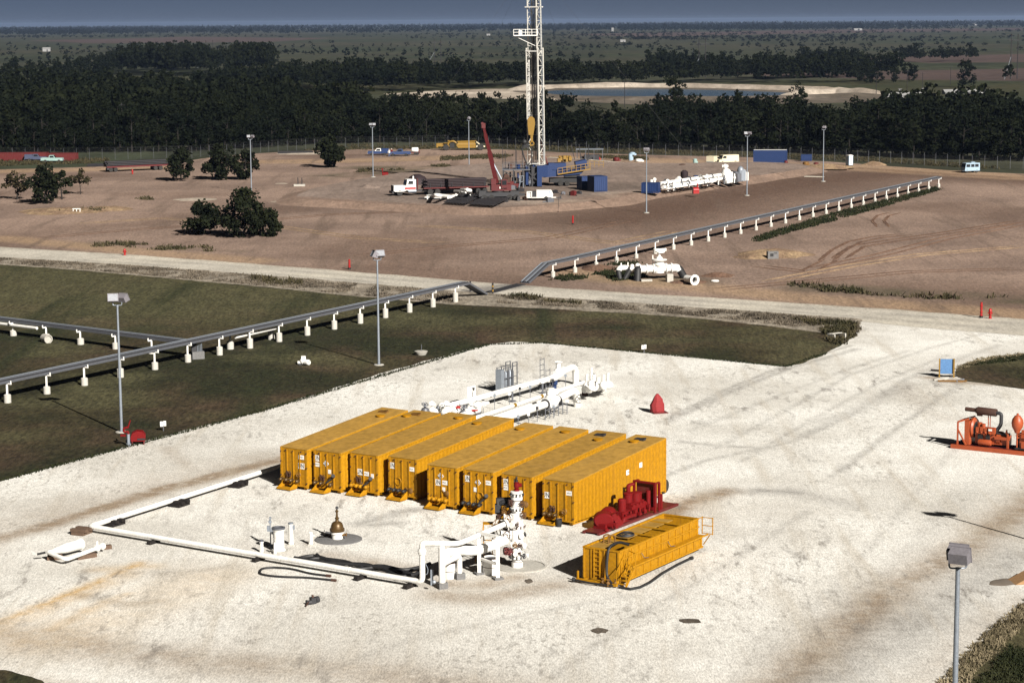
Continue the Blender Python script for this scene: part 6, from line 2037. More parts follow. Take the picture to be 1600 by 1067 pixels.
# ------------------------------------------------------------------ small things round the near pad
cv = MB()
n = 9
rows_t = [(0.50, 0.0), (0.60, 0.18), (0.56, 0.7), (0.42, 1.15), (0.22, 1.48), (0.08, 1.62)]
rt = random.Random(2)
for i, (r_, z_) in enumerate(rows_t):
    for j in range(n):
        a = 2 * math.pi * j / n + 0.15 * (i % 2)
        k = r_ * (1 + rt.uniform(-0.16, 0.16))
        cv.v.append((math.cos(a) * k, math.sin(a) * k * 0.85, z_ + rt.uniform(-0.04, 0.04) * (i > 0)))
for i in range(len(rows_t) - 1):
    for j in range(n):
        a, b, c2, d2 = i * n + j, i * n + (j + 1) % n, (i + 1) * n + (j + 1) % n, (i + 1) * n + j
        cv.f += [(a, b, c2), (a, c2, d2)]
cv.f.append(tuple((len(rows_t) - 1) * n + j for j in range(n)))
t = thing("covered_valve", "red tarpaulin tied over an upright valve, alone on the white gravel", "covered equipment", gp(1027, 645) + Vector((0, 0, 0.012)), 0.3)
tm = cv.mesh("tarpaulin")
tm.set_sharp_from_angle(angle=rad(16))
part(t, "tarpaulin", tm, TARP)
part(t, "base_plate", MB().box((0.15, -0.1, 0.04), (1.3, 0.9, 0.08)), DKRED)
for (u, v, lb) in [(255, 674, "pair of small white sign plates at the turf edge by the red hose reel"), (1006, 552, "pair of small white sign plates at the turf edge beyond the meter pipes")]:
    t = thing("sign", lb, "sign", gp(u, v), 0.1)
    part(t, "post", MB().beam((0.03, 0.02, 0), (0.03, 0.02, 0.55), 0.06), STEEL)
    part(t, "plate", MB().box((-0.12, 0, 0.62), (0.22, 0.03, 0.42)), WHITE)
    part(t, "plate", MB().box((0.14, 0, 0.66), (0.22, 0.03, 0.42)), WHITE)
t = thing("hose_reel", "red fire hose reel housing next to the floodlight mast", "hose reel", gp(216, 694) + Vector((0, 0, 0.02)), 0.15)
part(t, "housing", MB().prism([(-0.55, -0.38, 0.28), (0.55, -0.38, 0.28), (0.60, -0.38, 0.75), (0.40, -0.38, 1.02), (-0.05, -0.38, 1.10), (-0.45, -0.38, 0.92), (-0.58, -0.38, 0.6)], (0, 0.8, 0)), RED)
part(t, "grille", MB().box((0.25, -0.40, 0.45), (0.6, 0.04, 0.14)), BLACK)
for x in (-0.45, 0.45):
    part(t, "leg", MB().beam((x, -0.3, 0), (x, -0.3, 0.3), 0.08).beam((x, 0.3, 0), (x, 0.3, 0.3), 0.08).beam((x, -0.35, 0.04), (x, 0.35, 0.04), 0.08), DKRED)
t = thing("fire_monitor", "red fire water monitor nozzle on a grey standpipe beside the hose reel", "fire monitor", gp(201, 697) + Vector((0, 0, 0.02)))
part(t, "standpipe", MB().tube([(0, 0, 0), (0, 0, 0.95)], 0.13, 10).flange((0, 0, 0.15), 0.2, 0.1, (0, 0, 1)), GALV)
part(t, "elbow", MB().tube(fillet([(0, 0, 0.95), (0, 0, 1.15), (-0.35, 0, 1.1), (-0.35, 0, 1.4), (0.05, 0, 1.5)], 0.12, 4), 0.09, 9).tube([(0.0, 0, 1.5), (0.2, 0, 2.05)], [0.07, 0.05], 8).box((-0.4, 0, 0.85), (0.4, 0.2, 0.15)), RED)
t = thing("valve", "small white valve assembly sitting alone in the turf", "valve", gp(475, 571))
part(t, "body", MB().ball((-0.1, 0, 0.45), 0.32, 10).box((-0.05, 0, 0.75), (0.42, 0.4, 0.35), 0.2).cyl((0.15, -0.1, 0.35), 0.27, 0.4, 14, (0.8, -0.6, 0)).cyl((-0.3, 0, 0.3), 0.15, 0.3, 10, (-1, 0, 0)), WHITE)
part(t, "wheel", MB().wheel((0.52, -0.38, 0.35), 0.22, 0.03, (0.8, -0.6, 0)), WHITE)
part(t, "foot", MB().box((-0.35, -0.05, 0.08), (0.3, 0.3, 0.18)).box((0.2, 0, 0.06), (0.3, 0.3, 0.12)).beam((0.2, 0.15, 0), (0.22, 0.15, 1.3), 0.025), DKGREY)
t = thing("concrete_stub", "round grey concrete stub with a thin rod in the turf", "concrete base", gp(658, 555))
part(t, "base", MB().lathe([(0.42, -0.05), (0.62, 0.30), (0.66, 0.42), (0.5, 0.46), (0, 0.46)], (0, 0, 0), 16), CONC)
part(t, "rod", MB().beam((0.05, 0, 0.4), (0.05, 0, 1.1), 0.05), STEEL)
t = thing("drain_headwall", "small concrete drain headwall with dark opening in the weedy verge corner", "culvert", gp(1307, 531), rad(35))
part(t, "headwall", MB().box((-0.75, 0, 0.3), (0.16, 1.1, 0.75)).box((0.75, 0, 0.3), (0.16, 1.1, 0.75)).box((0, 0.45, 0.3), (1.36, 0.16, 0.75)).box((0, -0.1, 0.02), (1.36, 1.0, 0.06)).box((0, -0.05, 0.70), (1.36, 0.14, 0.08)), CONC)
part(t, "opening", MB().box((0, 0.35, 0.32), (1.3, 0.04, 0.65)), BLACK)  # black sheet before the back wall stands in for the shade inside
t = thing("notice_board", "blue notice board on two yellow posts at the corner of the side lawn", "sign board", gp(1478, 590), rad(-6))
part(t, "board", MB().box((0, 0, 1.05), (1.05, 0.10, 1.35)), SIGNBLUE)
part(t, "board_edge", MB().box((0.60, 0.05, 1.05), (0.14, 0.16, 1.35)), BLACK)
for x in (-0.60, 0.71):
    part(t, "post", MB().box((x, 0, 0.87), (0.12, 0.12, 1.78)), YPLANT)
part(t, "foot_beam", MB().box((0.1, 0.55, 0.06), (2.0, 0.2, 0.12), 0.1), DTIMBER)
for k, (u, v, l_, a, m_, lb) in enumerate([(1488, 597, 2.6, -0.08, OCHRE, "rusty pipe length lying in the mud below the blue notice board"), (1470, 594, 1.7, 0.55, CONC, "pale plank propped left of the mud patch by the notice board"),
                                         (1500, 596, 1.2, 0.8, GALV, "short grey bar propped right of the notice board"), (1470, 581, 1.9, -0.5, DTIMBER, "dark timber lying behind the notice board")]):
    single("scrap_bar", MB().box((0, 0, 0.12), (l_, 0.16, 0.14)).box((l_ * 0.3, 0.1, 0.06), (0.3, 0.4, 0.1)), m_, lb, "scrap", gp(u, v), a)

# ------------------------------------------------------------------ orange pump skid at the right edge
o0, o1 = gp(1486, 700), gp(1600, 712)
OL_ = 8.6
t = thing("pump_skid", "orange engine and mud pump on a long orange skid at the right edge", "pump skid", o0 + Vector((0, 0, 0.012)), math.atan2((o1 - o0).y, (o1 - o0).x))
part(t, "skid_beam", MB().box((OL_ / 2, 0.0, 0.16), (OL_, 0.22, 0.30)), ORANGE)
part(t, "skid_beam", MB().box((OL_ / 2, 2.0, 0.16), (OL_, 0.22, 0.30)), ORANGE)
part(t, "skid_deck", MB().box((OL_ / 2, 1.0, 0.27), (OL_ - 0.1, 1.8, 0.05)), DKRED)
fr = MB()
fr.beam((0.45, 0.15, 0.3), (0.45, 0.15, 2.05), 0.11).beam((0.45, 1.85, 0.3), (0.45, 1.85, 2.05), 0.11).beam((0.45, 0.15, 2.05), (0.45, 1.85, 2.05), 0.11)
fr.beam((0.45, 0.15, 2.05), (1.25, 0.35, 2.35), 0.10).beam((0.45, 0.15, 1.5), (1.15, 0.1, 0.32), 0.10).beam((0.45, 1.85, 2.05), (1.25, 1.65, 2.35), 0.10)
part(t, "guard_frame", fr, ORANGE)
part(t, "radiator", MB().box((1.15, 1.0, 1.25), (0.38, 1.55, 1.85)).lathe([(0.75, 0), (0.8, 0.18), (0.7, 0.3)], (1.3, 1.0, 1.6), 18, (1, 0, 0)), ORANGE)
part(t, "fan", MB().cyl((1.56, 1.0, 1.45), 0.62, 0.06, 18, (1, 0, 0)), BLACK)
part(t, "engine_block", MB().box((2.45, 1.0, 0.95), (1.5, 0.85, 0.95)).box((2.5, 1.0, 1.5), (1.2, 0.6, 0.35)).cyl((1.95, 0.85, 1.65), 0.2, 0.4, 10).cyl((2.3, 0.7, 1.4), 0.16, 0.6, 10), ORANGE)
for k in range(4):
    part(t, "engine_head", MB().box((1.9 + k * 0.34, 0.62, 1.55 + 0.06 * (k % 2)), (0.26, 0.3, 0.34)).cyl((1.9 + k * 0.34, 0.5, 1.2), 0.07, 0.35, 8, (0.2, -0.6, 0.5)), ORANGE)
part(t, "engine_side", MB().box((2.15, 0.5, 0.9), (0.35, 0.2, 0.7)).box((2.75, 0.52, 0.85), (0.3, 0.2, 0.8)), BLACK)
part(t, "control_box", MB().box((3.05, 0.55, 1.55), (0.5, 0.3, 0.5)), ORANGE)
part(t, "data_plate", MB().box((2.95, 0.39, 1.62), (0.28, 0.02, 0.16)), WHITE)
part(t, "air_receiver", MB().lathe([(0, 0), (0.2, 0.04), (0.24, 0.12), (0.24, 0.95), (0.2, 1.05), (0, 1.08)], (2.0, 0.38, 0.62), 14, (1, 0, 0)), ORANGE)
part(t, "silencer", MB().lathe([(0, 0), (0.28, 0.0), (0.30, 0.04), (0.30, 1.50), (0.28, 1.54), (0, 1.54)], (1.7, 0.9, 2.95), 16, (1, 0, -0.03)).box((1.9, 0.9, 2.62), (0.4, 0.2, 0.15)), RUST)
part(t, "exhaust_tip", MB().tube([(1.75, 0.9, 2.95), (0.75, 0.9, 2.98)], [0.16, 0.16], 10).cyl((1.72, 0.9, 2.95), 0.22, 0.12, 12, (-1, 0, 0)), RUST)
part(t, "exhaust_pipe", MB().tube(fillet([(3.2, 0.9, 2.9), (3.62, 0.9, 2.88), (3.62, 0.9, 2.0), (3.3, 0.85, 1.55)], 0.4, 6), 0.14, 10), DKGREY)
part(t, "silencer_stay", MB().beam((2.6, 0.9, 1.6), (2.6, 0.9, 2.65), 0.06).beam((2.75, 0.9, 1.6), (2.75, 0.9, 2.65), 0.05), ORANGE)
part(t, "gearbox", MB().box((3.75, 1.0, 0.85), (1.1, 0.8, 0.7)).cyl((3.4, 1.0, 0.95), 0.55, 0.3, 16, (1, 0, 0)), ORANGE)
part(t, "gear_shaft", MB().cyl((3.4, 0.7, 1.35), 0.13, 1.0, 10, (1, 0, 0)), BLACK)
part(t, "linkage", MB().beam((3.3, 0.45, 1.05), (4.5, 0.45, 1.05), 0.12, 0.22).beam((4.35, 0.45, 0.3), (4.35, 0.45, 1.45), 0.14).beam((4.2, 0.45, 1.45), (4.25, 0.45, 1.75), 0.10).beam((4.2, 0.45, 1.7), (4.5, 0.45, 1.05), 0.08), ORANGE)
part(t, "pump_body", MB().box((6.4, 1.0, 0.9), (2.2, 1.3, 1.1)).box((6.3, 0.3, 0.75), (1.6, 0.3, 0.5)).box((6.5, 0.25, 1.35), (2.0, 0.25, 0.10)), ORANGE)
part(t, "belt_guard", MB().lathe([(0.85, 0), (0.9, 0.06), (0.9, 0.4), (0.85, 0.46)], (6.3, 0.95, 1.75), 22, (0, 1, 0)), ORANGE)
part(t, "pump_panel", MB().box((6.2, 0.32, 1.62), (1.5, 0.06, 0.55)).beam((5.0, 0.3, 1.4), (6.4, 0.3, 1.95), 0.06).beam((6.1, 0.27, 1.1), (6.1, 0.27, 1.95), 0.05).beam((5.5, 0.27, 1.65), (7.2, 0.27, 1.65), 0.05), ORANGE)
part(t, "recess_shade", MB().box((5.2, 1.0, 0.9), (0.35, 1.0, 1.2)).box((6.2, 0.2, 0.45), (2.4, 0.1, 0.12)), BLACK)  # solid black blocks stand in for the shade between the machine parts
part(t, "dampener", MB().lathe([(0, -0.02), (0.18, 0.0), (0.22, 0.12), (0.28, 0.25), (0.40, 0.45), (0.45, 0.75), (0.40, 1.05), (0.26, 1.25), (0.22, 1.32), (0.10, 1.36), (0.08, 1.5), (0, 1.5)], (5.1, 0.35, 1.62), 18), ORANGE)
part(t, "dampener_post", MB().cyl((5.1, 0.35, 0.28), 0.07, 1.4, 10).tube([(5.1, 0.35, 1.25), (5.6, 0.5, 1.2)], 0.05, 7), ORANGE)
part(t, "standpipe", MB().cyl((5.55, 0.8, 0.9), 0.09, 1.3, 8), BLACK)
RAMPM = paint("tan_rusty_plate", (0.26, 0.15, 0.07), 0.8, 0, 0.5)
# rusty steel wedge at the right edge
t = thing("steel_ramp", "rusty tan steel ramp piece cut by the right edge of the picture", "ramp", gp(1588, 914), rad(12))
part(t, "ramp_plate", MB().prism([(-0.05, 0, 0.02), (1.6, 0, 0.02), (1.6, 0, 0.8)], (0, 1.2, 0)), RAMPM)
part(t, "slot_shade", MB().box((0.95, -0.01, 0.18), (0.3, 0.03, 0.14)), BLACK)  # black plate on the face, painting the shade of a slot
heap("mud_smear", 1572, 909, 1.3, 0.8, 0.06, DRYM, 31, 0.5)

# ------------------------------------------------------------------ white valve station on the far field
t = thing("valve_station", "big white pipeline valve with handwheel and black legs bending into the ground", "pipeline valve", (0, 0, 0))
vc = gp(1030, 436, 0)
c = vc + Vector((0, 0, 1.35))
part(t, "valve_body", MB().lathe([(0.62, -0.55), (0.62, 0.35), (0.75, 0.37), (0.75, 0.5), (0.85, 0.52), (0.85, 0.64), (0.55, 0.68), (0.62, 1.0), (0.98, 1.08), (0.98, 1.2), (0.45, 1.25), (0.35, 1.5), (0.18, 1.55), (0.14, 2.1), (0, 2.1)], c, 18), WHITE)
part(t, "hand_wheel", MB().wheel(c + Vector((0.1, 0, 2.25)), 0.55, 0.09, (0.15, -0.3, 1)).tube([c + Vector((-0.5, 0, 2.25)), c + Vector((0.9, 0, 2.4))], 0.22, 8), WHITE)
ax = Vector((0.97, 0.24, 0))
part(t, "pipe", MB().tube([c - ax * 3.0, c + ax * 1.9], 0.50, 16), WHITE)
for x in (-1.7, -0.8, 0.9, 1.6, -2.6):
    part(t, "flange", MB().flange(c + ax * x, 0.66, 0.16, ax), WHITE)
part(t, "pipe_bend", MB().tube(fillet([c + ax * 1.9, c + ax * 2.6, c + ax * 3.6 + Vector((0, 0, -1.7))], 0.5, 5), 0.48, 14), BLACK)
part(t, "bend_cap", MB().tube(fillet([c + ax * 1.7, c + ax * 2.4, c + ax * 2.6 + Vector((0, 0, -0.3))], 0.4, 5), 0.52, 14), WHITE)
for x in (-2.9,):
    part(t, "buried_leg", MB().tube(fillet([c + ax * (x + 0.3), c + ax * x + Vector((0, -0.4, 0.05)), c + ax * (x - 0.1) + Vector((0, -1.1, -1.6))], 0.5, 5), 0.46, 14), BLACK)
part(t, "branch_pipe", MB().tube([c - ax * 2.5, c - ax * 3.8 + Vector((0, 0.6, 0.0))], 0.35, 12).ball(c - ax * 2.9 + Vector((0, 0, 0.45)), 0.35, 10).ball(c - ax * 3.6 + Vector((0, 0.5, 0.35)), 0.3, 10), WHITE)
part(t, "buried_leg", MB().tube([c - ax * 3.8 + Vector((0, 0.6, 0)), c - ax * 4.6 + Vector((0, 0.5, -1.3))], 0.34, 12).tube([c - ax * 5.4 + Vector((0, 1.0, -0.2)), c - ax * 5.2 + Vector((0, 0.5, -1.3))], 0.34, 12), BLACK)
part(t, "branch_pipe", MB().tube(fillet([c - ax * 5.4 + Vector((0, 1.0, -0.3)), c - ax * 5.2 + Vector((0, 1.2, 0.1)), c - ax * 4.2 + Vector((0, 1.4, 0.1)), c - ax * 3.6 + Vector((0, 1.0, -0.5))], 0.4, 4), 0.36, 12).beam(c - ax * 5.0 + Vector((0, 1.2, 0.3)), c - ax * 5.0 + Vector((0, 1.2, 0.75)), 0.14).beam(c - ax * 4.1 + Vector((0, 1.2, 0.3)), c - ax * 4.1 + Vector((0, 1.2, 0.8)), 0.14), WHITE)
part(t, "concrete_block", MB().box(gp(1046, 434, 0.5), (0.8, 0.8, 1.0), 0.2), CONC)
part(t, "concrete_block", MB().box(gp(1010, 438, 0.12), (1.4, 0.6, 0.25), 0.15), CONC)
part(t, "small_post", MB().beam(c + Vector((-0.8, 0.3, 0.5)), c + Vector((-0.8, 0.3, 1.7)), 0.1), WHITE)
t = thing("pipe_stub", "white open-ended pipe stub with thick flange lying on turned earth", "pipe", gp(1082, 437, 0.62), 0)
pd = Vector((0.45, -0.85, 0)).normalized()
part(t, "barrel", MB().lathe([(0.45, 0), (0.45, 1.9), (0.36, 1.9), (0.36, 0.4), (0, 0.4)], pd * -1.4, 18, pd), WHITE)
part(t, "flange", MB().lathe([(0.42, 0), (0.68, 0.02), (0.68, 0.16), (0.60, 0.2), (0.40, 0.18), (0.37, 0.0)], pd * 0.4, 20, pd, False), WHITE)
part(t, "bore_shade", MB().cyl(pd * 0.05, 0.355, 0.02, 16, pd), BLACK)  # black disc inside the barrel paints the shade of the bore
single("blanking_disc", MB().lathe([(0.5, 0), (0.55, 0.08), (0.45, 0.2), (0.2, 0.24), (0, 0.24)], (0, 0, 0), 14), WHITE, "small white pipe cap lying flat right of the pipe stub", "pipe cap", gp(1117, 440))
t = thing("concrete_box", "grey concrete box with a hole beside the tan spoil mound", "concrete box", gp(1207, 404), 0.1)
part(t, "box", MB().box((0, 0, 0.5), (1.5, 1.0, 1.0)), DCONC)
part(t, "hole", MB().box((-0.2, -0.5, 0.55), (0.45, 0.06, 0.4)).box((0.3, -0.5, 0.8), (0.4, 0.05, 0.1)), BLACK)  # black plates on the solid face paint the shade of a hollow

# ------------------------------------------------------------------ hydrants and markers
for (u, v, h_, two, lb) in [(195, 399, 0.95, 0, "red hydrant by the road at the far left"), (546, 421, 1.35, 1, "red notched marker post at the road edge left of the striped posts"), (895, 351, 1.45, 1, "red post standing alone in front of the raised pad"),
                            (1533, 497, 1.75, 1, "taller red notched post of the pair at the right road edge"), (1547, 498, 1.15, 0, "shorter red hydrant of the pair at the right road edge"), (207, 272, 1.0, 0, "tiny red hydrant in front of the loaded trailer"),
                            (1087, 302, 0.0, 0, "")]:
    if not lb:
        continue
    t = thing("hydrant" if not two else "marker_post", lb, "hydrant" if not two else "post", gp(u, v))
    if two:
        part(t, "post", MB().cyl((0, 0, 0), 0.12, h_, 10), HYDR)
        for k in range(4):
            part(t, "collar", MB().lathe([(0.12, 0), (0.17, 0.03), (0.17, 0.13), (0.12, 0.16)], (0, 0, 0.25 + k * h_ * 0.2), 10), HYDR)
        part(t, "base", MB().cyl((0, 0, -0.02), 0.2, 0.25, 10), BLACK)
    else:
        part(t, "barrel", MB().lathe([(0.22, 0), (0.22, 0.08), (0.15, 0.10), (0.15, h_ * 0.7), (0.20, h_ * 0.72), (0.20, h_ * 0.78), (0.12, h_ * 0.95), (0.05, h_), (0, h_)], (0, 0, 0), 12), HYDR)
        part(t, "outlet", MB().cyl((0, 0, h_ * 0.55), 0.09, 0.26, 9, (1, -0.3, 0)).cyl((0, 0, h_ * 0.55), 0.09, 0.26, 9, (-1, 0.3, 0)).cyl((0, 0, h_ * 0.5), 0.10, 0.26, 9, (0, -1, 0)), HYDR)
# ------------------------------------------------------------------ vehicles and plant on the far site
def wheel(t, x, y, r, w, rimmat=None, name="wheel"):
    o = part(t, name, MB().lathe([(r * 0.55, -w / 2), (r * 0.9, -w / 2), (r, -w * 0.3), (r, w * 0.3), (r * 0.9, w / 2), (r * 0.55, w / 2)], (x, y, r), 16, (0, 1, 0)), TYRE)
    part(o, "rim", MB().lathe([(0, -w * 0.42), (r * 0.56, -w * 0.45), (r * 0.56, w * 0.45), (0, w * 0.42)], (x, y, r), 14, (0, 1, 0)), rimmat or GALV)
    return o


def slab(x0, x1, w0, z0, x0t, x1t, w1, z1):
    """tapered body block: bottom x0..x1 width w0 at z0, top x0t..x1t width w1 at z1"""
    return [(x0, -w0 / 2, z0), (x1, -w0 / 2, z0), (x1, w0 / 2, z0), (x0, w0 / 2, z0), (x0t, -w1 / 2, z1), (x1t, -w1 / 2, z1), (x1t, w1 / 2, z1), (x0t, w1 / 2, z1)], \
        [(3, 2, 1, 0), (4, 5, 6, 7), (0, 1, 5, 4), (1, 2, 6, 5), (2, 3, 7, 6), (3, 0, 4, 7)]


def pickup(name, label, loc, rz, col, roofcol=None, bed=None, bedcol=None):
    t = thing(name, label, "pickup truck", loc, rz)
    part(t, "chassis", MB().box((0, 0, 0.5), (4.9, 1.5, 0.25)), BLACK)
    b = MB()
    b.add(*slab(0.85, 2.6, 1.85, 0.45, 0.85, 2.5, 1.75, 1.08))
    b.add(*slab(-0.75, 0.85, 1.85, 0.45, -0.75, 0.85, 1.85, 1.10))
    part(t, "body", b, col)
    part(t, "cab", MB().add(*slab(-0.75, 0.85, 1.80, 1.10, -0.60, 0.35, 1.50, 1.72)), roofcol or col)
    part(t, "windscreen", MB().add(*slab(0.83, 0.88, 1.5, 1.14, 0.38, 0.43, 1.3, 1.66)), GLASS)
    for s in (-1, 1):
        m = MB()
        pts = [(-0.55, 1.16), (0.62, 1.16), (0.30, 1.62), (-0.48, 1.62)]
        m.prism([(x, s * (0.905 - (z - 1.1) * 0.25), z) for x, z in pts], (0, s * 0.012, 0))
        part(t, "side_window", m, GLASS)
    if bed is None:
        m = MB().box((-1.68, -0.88, 0.80), (1.85, 0.08, 0.62)).box((-1.68, 0.88, 0.80), (1.85, 0.08, 0.62)).box((-2.57, 0, 0.80), (0.08, 1.68, 0.62)).box((-1.68, 0, 0.58), (1.77, 1.68, 0.06))
        part(t, "cargo_bed", m, bedcol or col)
    else:
        part(t, "cargo_body", MB().box((-1.72, 0, 0.55 + bed / 2), (1.9, 1.86, bed)), bedcol or col)
    for x in (1.7, -1.55):
        for s in (-1, 1):
            wheel(t, x, s * 0.82, 0.36, 0.25)
    part(t, "bumper", MB().box((2.64, 0, 0.55), (0.12, 1.8, 0.16)), GALV)
    part(t, "bumper", MB().box((-2.68, 0, 0.55), (0.12, 1.8, 0.16)), GALV)
    for s in (-0.65, 0.65):
        part(t, "headlight", MB().box((2.60, s, 0.82), (0.06, 0.28, 0.18)), LAMPGL)
    return t


def van(label, loc, rz, col, step=False):
    t = thing("van", label, "van", loc, rz)
    if step:
        part(t, "body", MB().add(*slab(-1.9, 1.7, 1.95, 0.45, -1.9, 1.35, 1.85, 2.1)), col)
        part(t, "windscreen", MB().add(*slab(1.56, 1.62, 1.6, 1.2, 1.36, 1.42, 1.55, 1.9)), GLASS)
        for s in (-1, 1):
            for x0, x1 in ((-1.6, -0.75), (-0.6, 0.2), (0.4, 1.3)):
                part(t, "side_window", MB().prism([(x0, s * 0.955, 1.25), (x1, s * 0.955, 1.25), (x1, s * 0.935, 1.85), (x0, s * 0.935, 1.85)], (0, s * 0.012, 0)), GLASS)
        part(t, "roof_box", MB().box((-0.6, 0, 2.2), (0.9, 0.8, 0.16)), col)
        xs = (1.1, -1.2)
    else:
        part(t, "body", MB().add(*slab(-2.4, 2.2, 1.95, 0.45, -2.4, 1.5, 1.75, 2.05)).add(*slab(2.0, 2.62, 1.9, 0.5, 1.9, 2.5, 1.8, 1.05)), col)
        part(t, "windscreen", MB().add(*slab(2.01, 2.06, 1.55, 1.22, 1.62, 1.67, 1.45, 1.88)), GLASS)
        part(t, "grille", MB().box((2.62, 0, 0.82), (0.06, 1.3, 0.24)), BLACK)
        for s in (-1, 1):
            part(t, "side_window", MB().prism([(0.75, s * 0.935, 1.3), (1.75, s * 0.935, 1.3), (1.45, s * 0.90, 1.82), (0.75, s * 0.90, 1.82)], (0, s * 0.012, 0)), GLASS)
        xs = (1.75, -1.5)
    for x in xs:
        for s in (-1, 1):
            wheel(t, x, s * 0.85, 0.36, 0.24)
    part(t, "bumper", MB().box((xs[0] + 0.95, 0, 0.5), (0.1, 1.8, 0.16)), GALV)
    return t


LEFT = math.pi
pickup("pickup_truck", "blue pickup with white roof and blue body, farthest left of the pair near the wood", gp(591, 243), LEFT + 0.05, BLUE, WHITE, 1.15, BLUE)
pickup("pickup_truck", "dark blue pickup with open bed parked in front of the small tank trailer", gp(625, 244), LEFT - 0.05, paint("navy_paint", (0.03, 0.05, 0.12), 0.4), None)
for k, (u, v, cs, lb) in enumerate([(608, 245, WHITE, "person in white top standing between the two blue pickups"), (612, 244, RED, "person in red shirt and white cap standing between the two blue pickups")]):
    t = thing("person", lb, "person", gp(u, v), 0.6 * k)
    bm_ = MB().tube([(-0.10, 0, 0.0), (-0.10, 0, 0.45), (-0.09, 0, 0.86)], [0.06, 0.075, 0.10], 8).tube([(0.10, 0.02, 0.0), (0.10, 0.02, 0.45), (0.09, 0, 0.86)], [0.06, 0.075, 0.10], 8)
    part(t, "trousers", bm_, paint("denim%s" % ("" if k == 0 else "_dark"), (0.04, 0.06, 0.12), 0.8))
    part(t, "shirt", MB().lathe([(0.13, 0.82), (0.15, 0.95), (0.17, 1.2), (0.20, 1.38), (0.12, 1.46), (0.06, 1.5)], (0, 0, 0), 12).tube([(-0.21, 0, 1.38), (-0.27, 0.02, 1.1), (-0.24, 0.12, 0.86)], [0.06, 0.05, 0.035], 7).tube([(0.21, 0, 1.38), (0.27, 0.02, 1.1), (0.24, 0.12, 0.86)], [0.06, 0.05, 0.035], 7), cs)
    part(t, "head", MB().lathe([(0.05, 1.46), (0.055, 1.53), (0.085, 1.58), (0.10, 1.66), (0.09, 1.74), (0, 1.79)], (0, 0, 0), 10), paint("skin%s" % ("" if k == 0 else "_tone"), (0.35, 0.2, 0.14), 0.6))
    part(t, "cap", MB().lathe([(0.105, 1.68), (0.10, 1.75), (0.06, 1.80), (0, 1.81)], (0, 0, 0), 10), WHITE)
t = thing("tank_trailer", "small trailer carrying a white tank behind the dark blue pickup", "trailer", gp(648, 242), 0)
part(t, "frame", MB().box((0, 0, 0.55), (2.6, 1.7, 0.16)).box((-1.6, 0, 0.5), (0.9, 0.12, 0.1)).box((1.2, -0.8, 0.9), (0.15, 0.1, 0.5)), DKRED)
part(t, "tank", MB().lathe([(0, 0), (0.5, 0.05), (0.6, 0.2), (0.6, 1.5), (0.5, 1.65), (0, 1.7)], (-0.75, 0, 1.2), 16, (1, 0, 0)), WHITE)
for x in (0.1, 0.75):
    for s in (-1, 1):
        wheel(t, x, s * 0.85, 0.34, 0.2)

# yellow tank scraper
t = thing("water_wagon", "yellow earthmover with a long yellow tank parked against the wood", "tank scraper", gp(717, 235), LEFT)
t.scale = (0.80, 0.85, 0.80)
part(t, "tank", MB().prism([(-5.4, -1.1, 0.8), (0.2, -1.1, 0.8), (0.7, -1.1, 1.5), (0.7, -1.1, 2.2), (-5.4, -1.1, 2.3)], (0, 2.2, 0)).lathe([(1.15, 0), (1.15, 5.5)], (-5.2, 0, 1.8), 20, (1, 0, 0)), YPLANT)
part(t, "tank_rail", MB().beam((-5.6, -1.3, 3.0), (0.6, -1.3, 2.85), 0.08).beam((-5.6, 1.3, 3.0), (0.6, 1.3, 2.85), 0.12), YPLANT)
part(t, "gooseneck", MB().tube(fillet([(0.8, 0, 2.3), (1.8, 0, 3.0), (3.2, 0, 2.6), (3.6, 0, 1.6)], 0.6), 0.32, 10).box((2.6, 0, 2.9), (1.3, 0.9, 0.3)), YPLANT)
part(t, "engine_hood", MB().box((5.6, 0, 1.8), (2.2, 1.3, 1.0)).box((6.9, 0, 1.6), (0.5, 1.6, 1.3)).box((4.4, 0, 1.4), (2.8, 1.0, 0.5)), YPLANT)
part(t, "fender", MB().box((4.1, 0, 2.35), (1.4, 2.7, 0.12)).box((3.3, -0.3, 2.7), (0.5, 0.6, 0.9)), YPLANT)
part(t, "gap_shade", MB().box((2.1, 0, 1.6), (1.4, 1.6, 1.6)), BLACK)  # black block fills the gap behind the gooseneck to paint its shade
part(t, "tail_frame", MB().beam((-5.6, -1.1, 1.2), (-8.2, -0.8, 1.2), 0.4).beam((-5.6, 1.1, 1.2), (-8.2, 0.8, 1.2), 0.4).beam((-8.2, -0.9, 1.2), (-8.2, 0.9, 1.2), 0.4).beam((-5.6, -1.2, 2.6), (-7.2, -1.0, 1.4), 0.3), CREAM)
for x in (4.1, -7.0):
    for s in (-1, 1):
        wheel(t, x, s * 1.25, 1.0, 0.65, YPLANT)

# white-cabbed truck with loaded flatbed
tb = gp(630, 306, PAD_H)
tr = math.atan2(gp(733, 296).y - tb.y, gp(733, 296).x - tb.x) + math.pi
tr = LEFT + 0.30
t = thing("truck_tractor", "white truck tractor with red stripe and dark grille hitched to a pipe trailer", "truck", tb + Vector((0.4, 0.9, 0.003)), tr)
t.scale = (1.08, 1.08, 1.08)
part(t, "frame", MB().box((-2.2, 0, 0.75), (7.4, 0.9, 0.28)), DKGREY)
part(t, "hood", MB().add(*slab(0.2, 2.3, 1.9, 0.8, 0.2, 2.25, 1.75, 1.75)).add(*slab(0.5, 2.2, 2.35, 0.75, 0.7, 2.0, 2.2, 1.25)), WHITE)
part(t, "grille", MB().box((2.32, 0, 1.2), (0.08, 1.75, 1.15)), BLACK)
part(t, "bumper", MB().box((2.5, 0, 0.6), (0.25, 2.4, 0.35)), DKGREY)
part(t, "cab", MB().add(*slab(-1.6, 0.25, 2.1, 0.9, -1.6, -0.1, 1.95, 2.75)), WHITE)
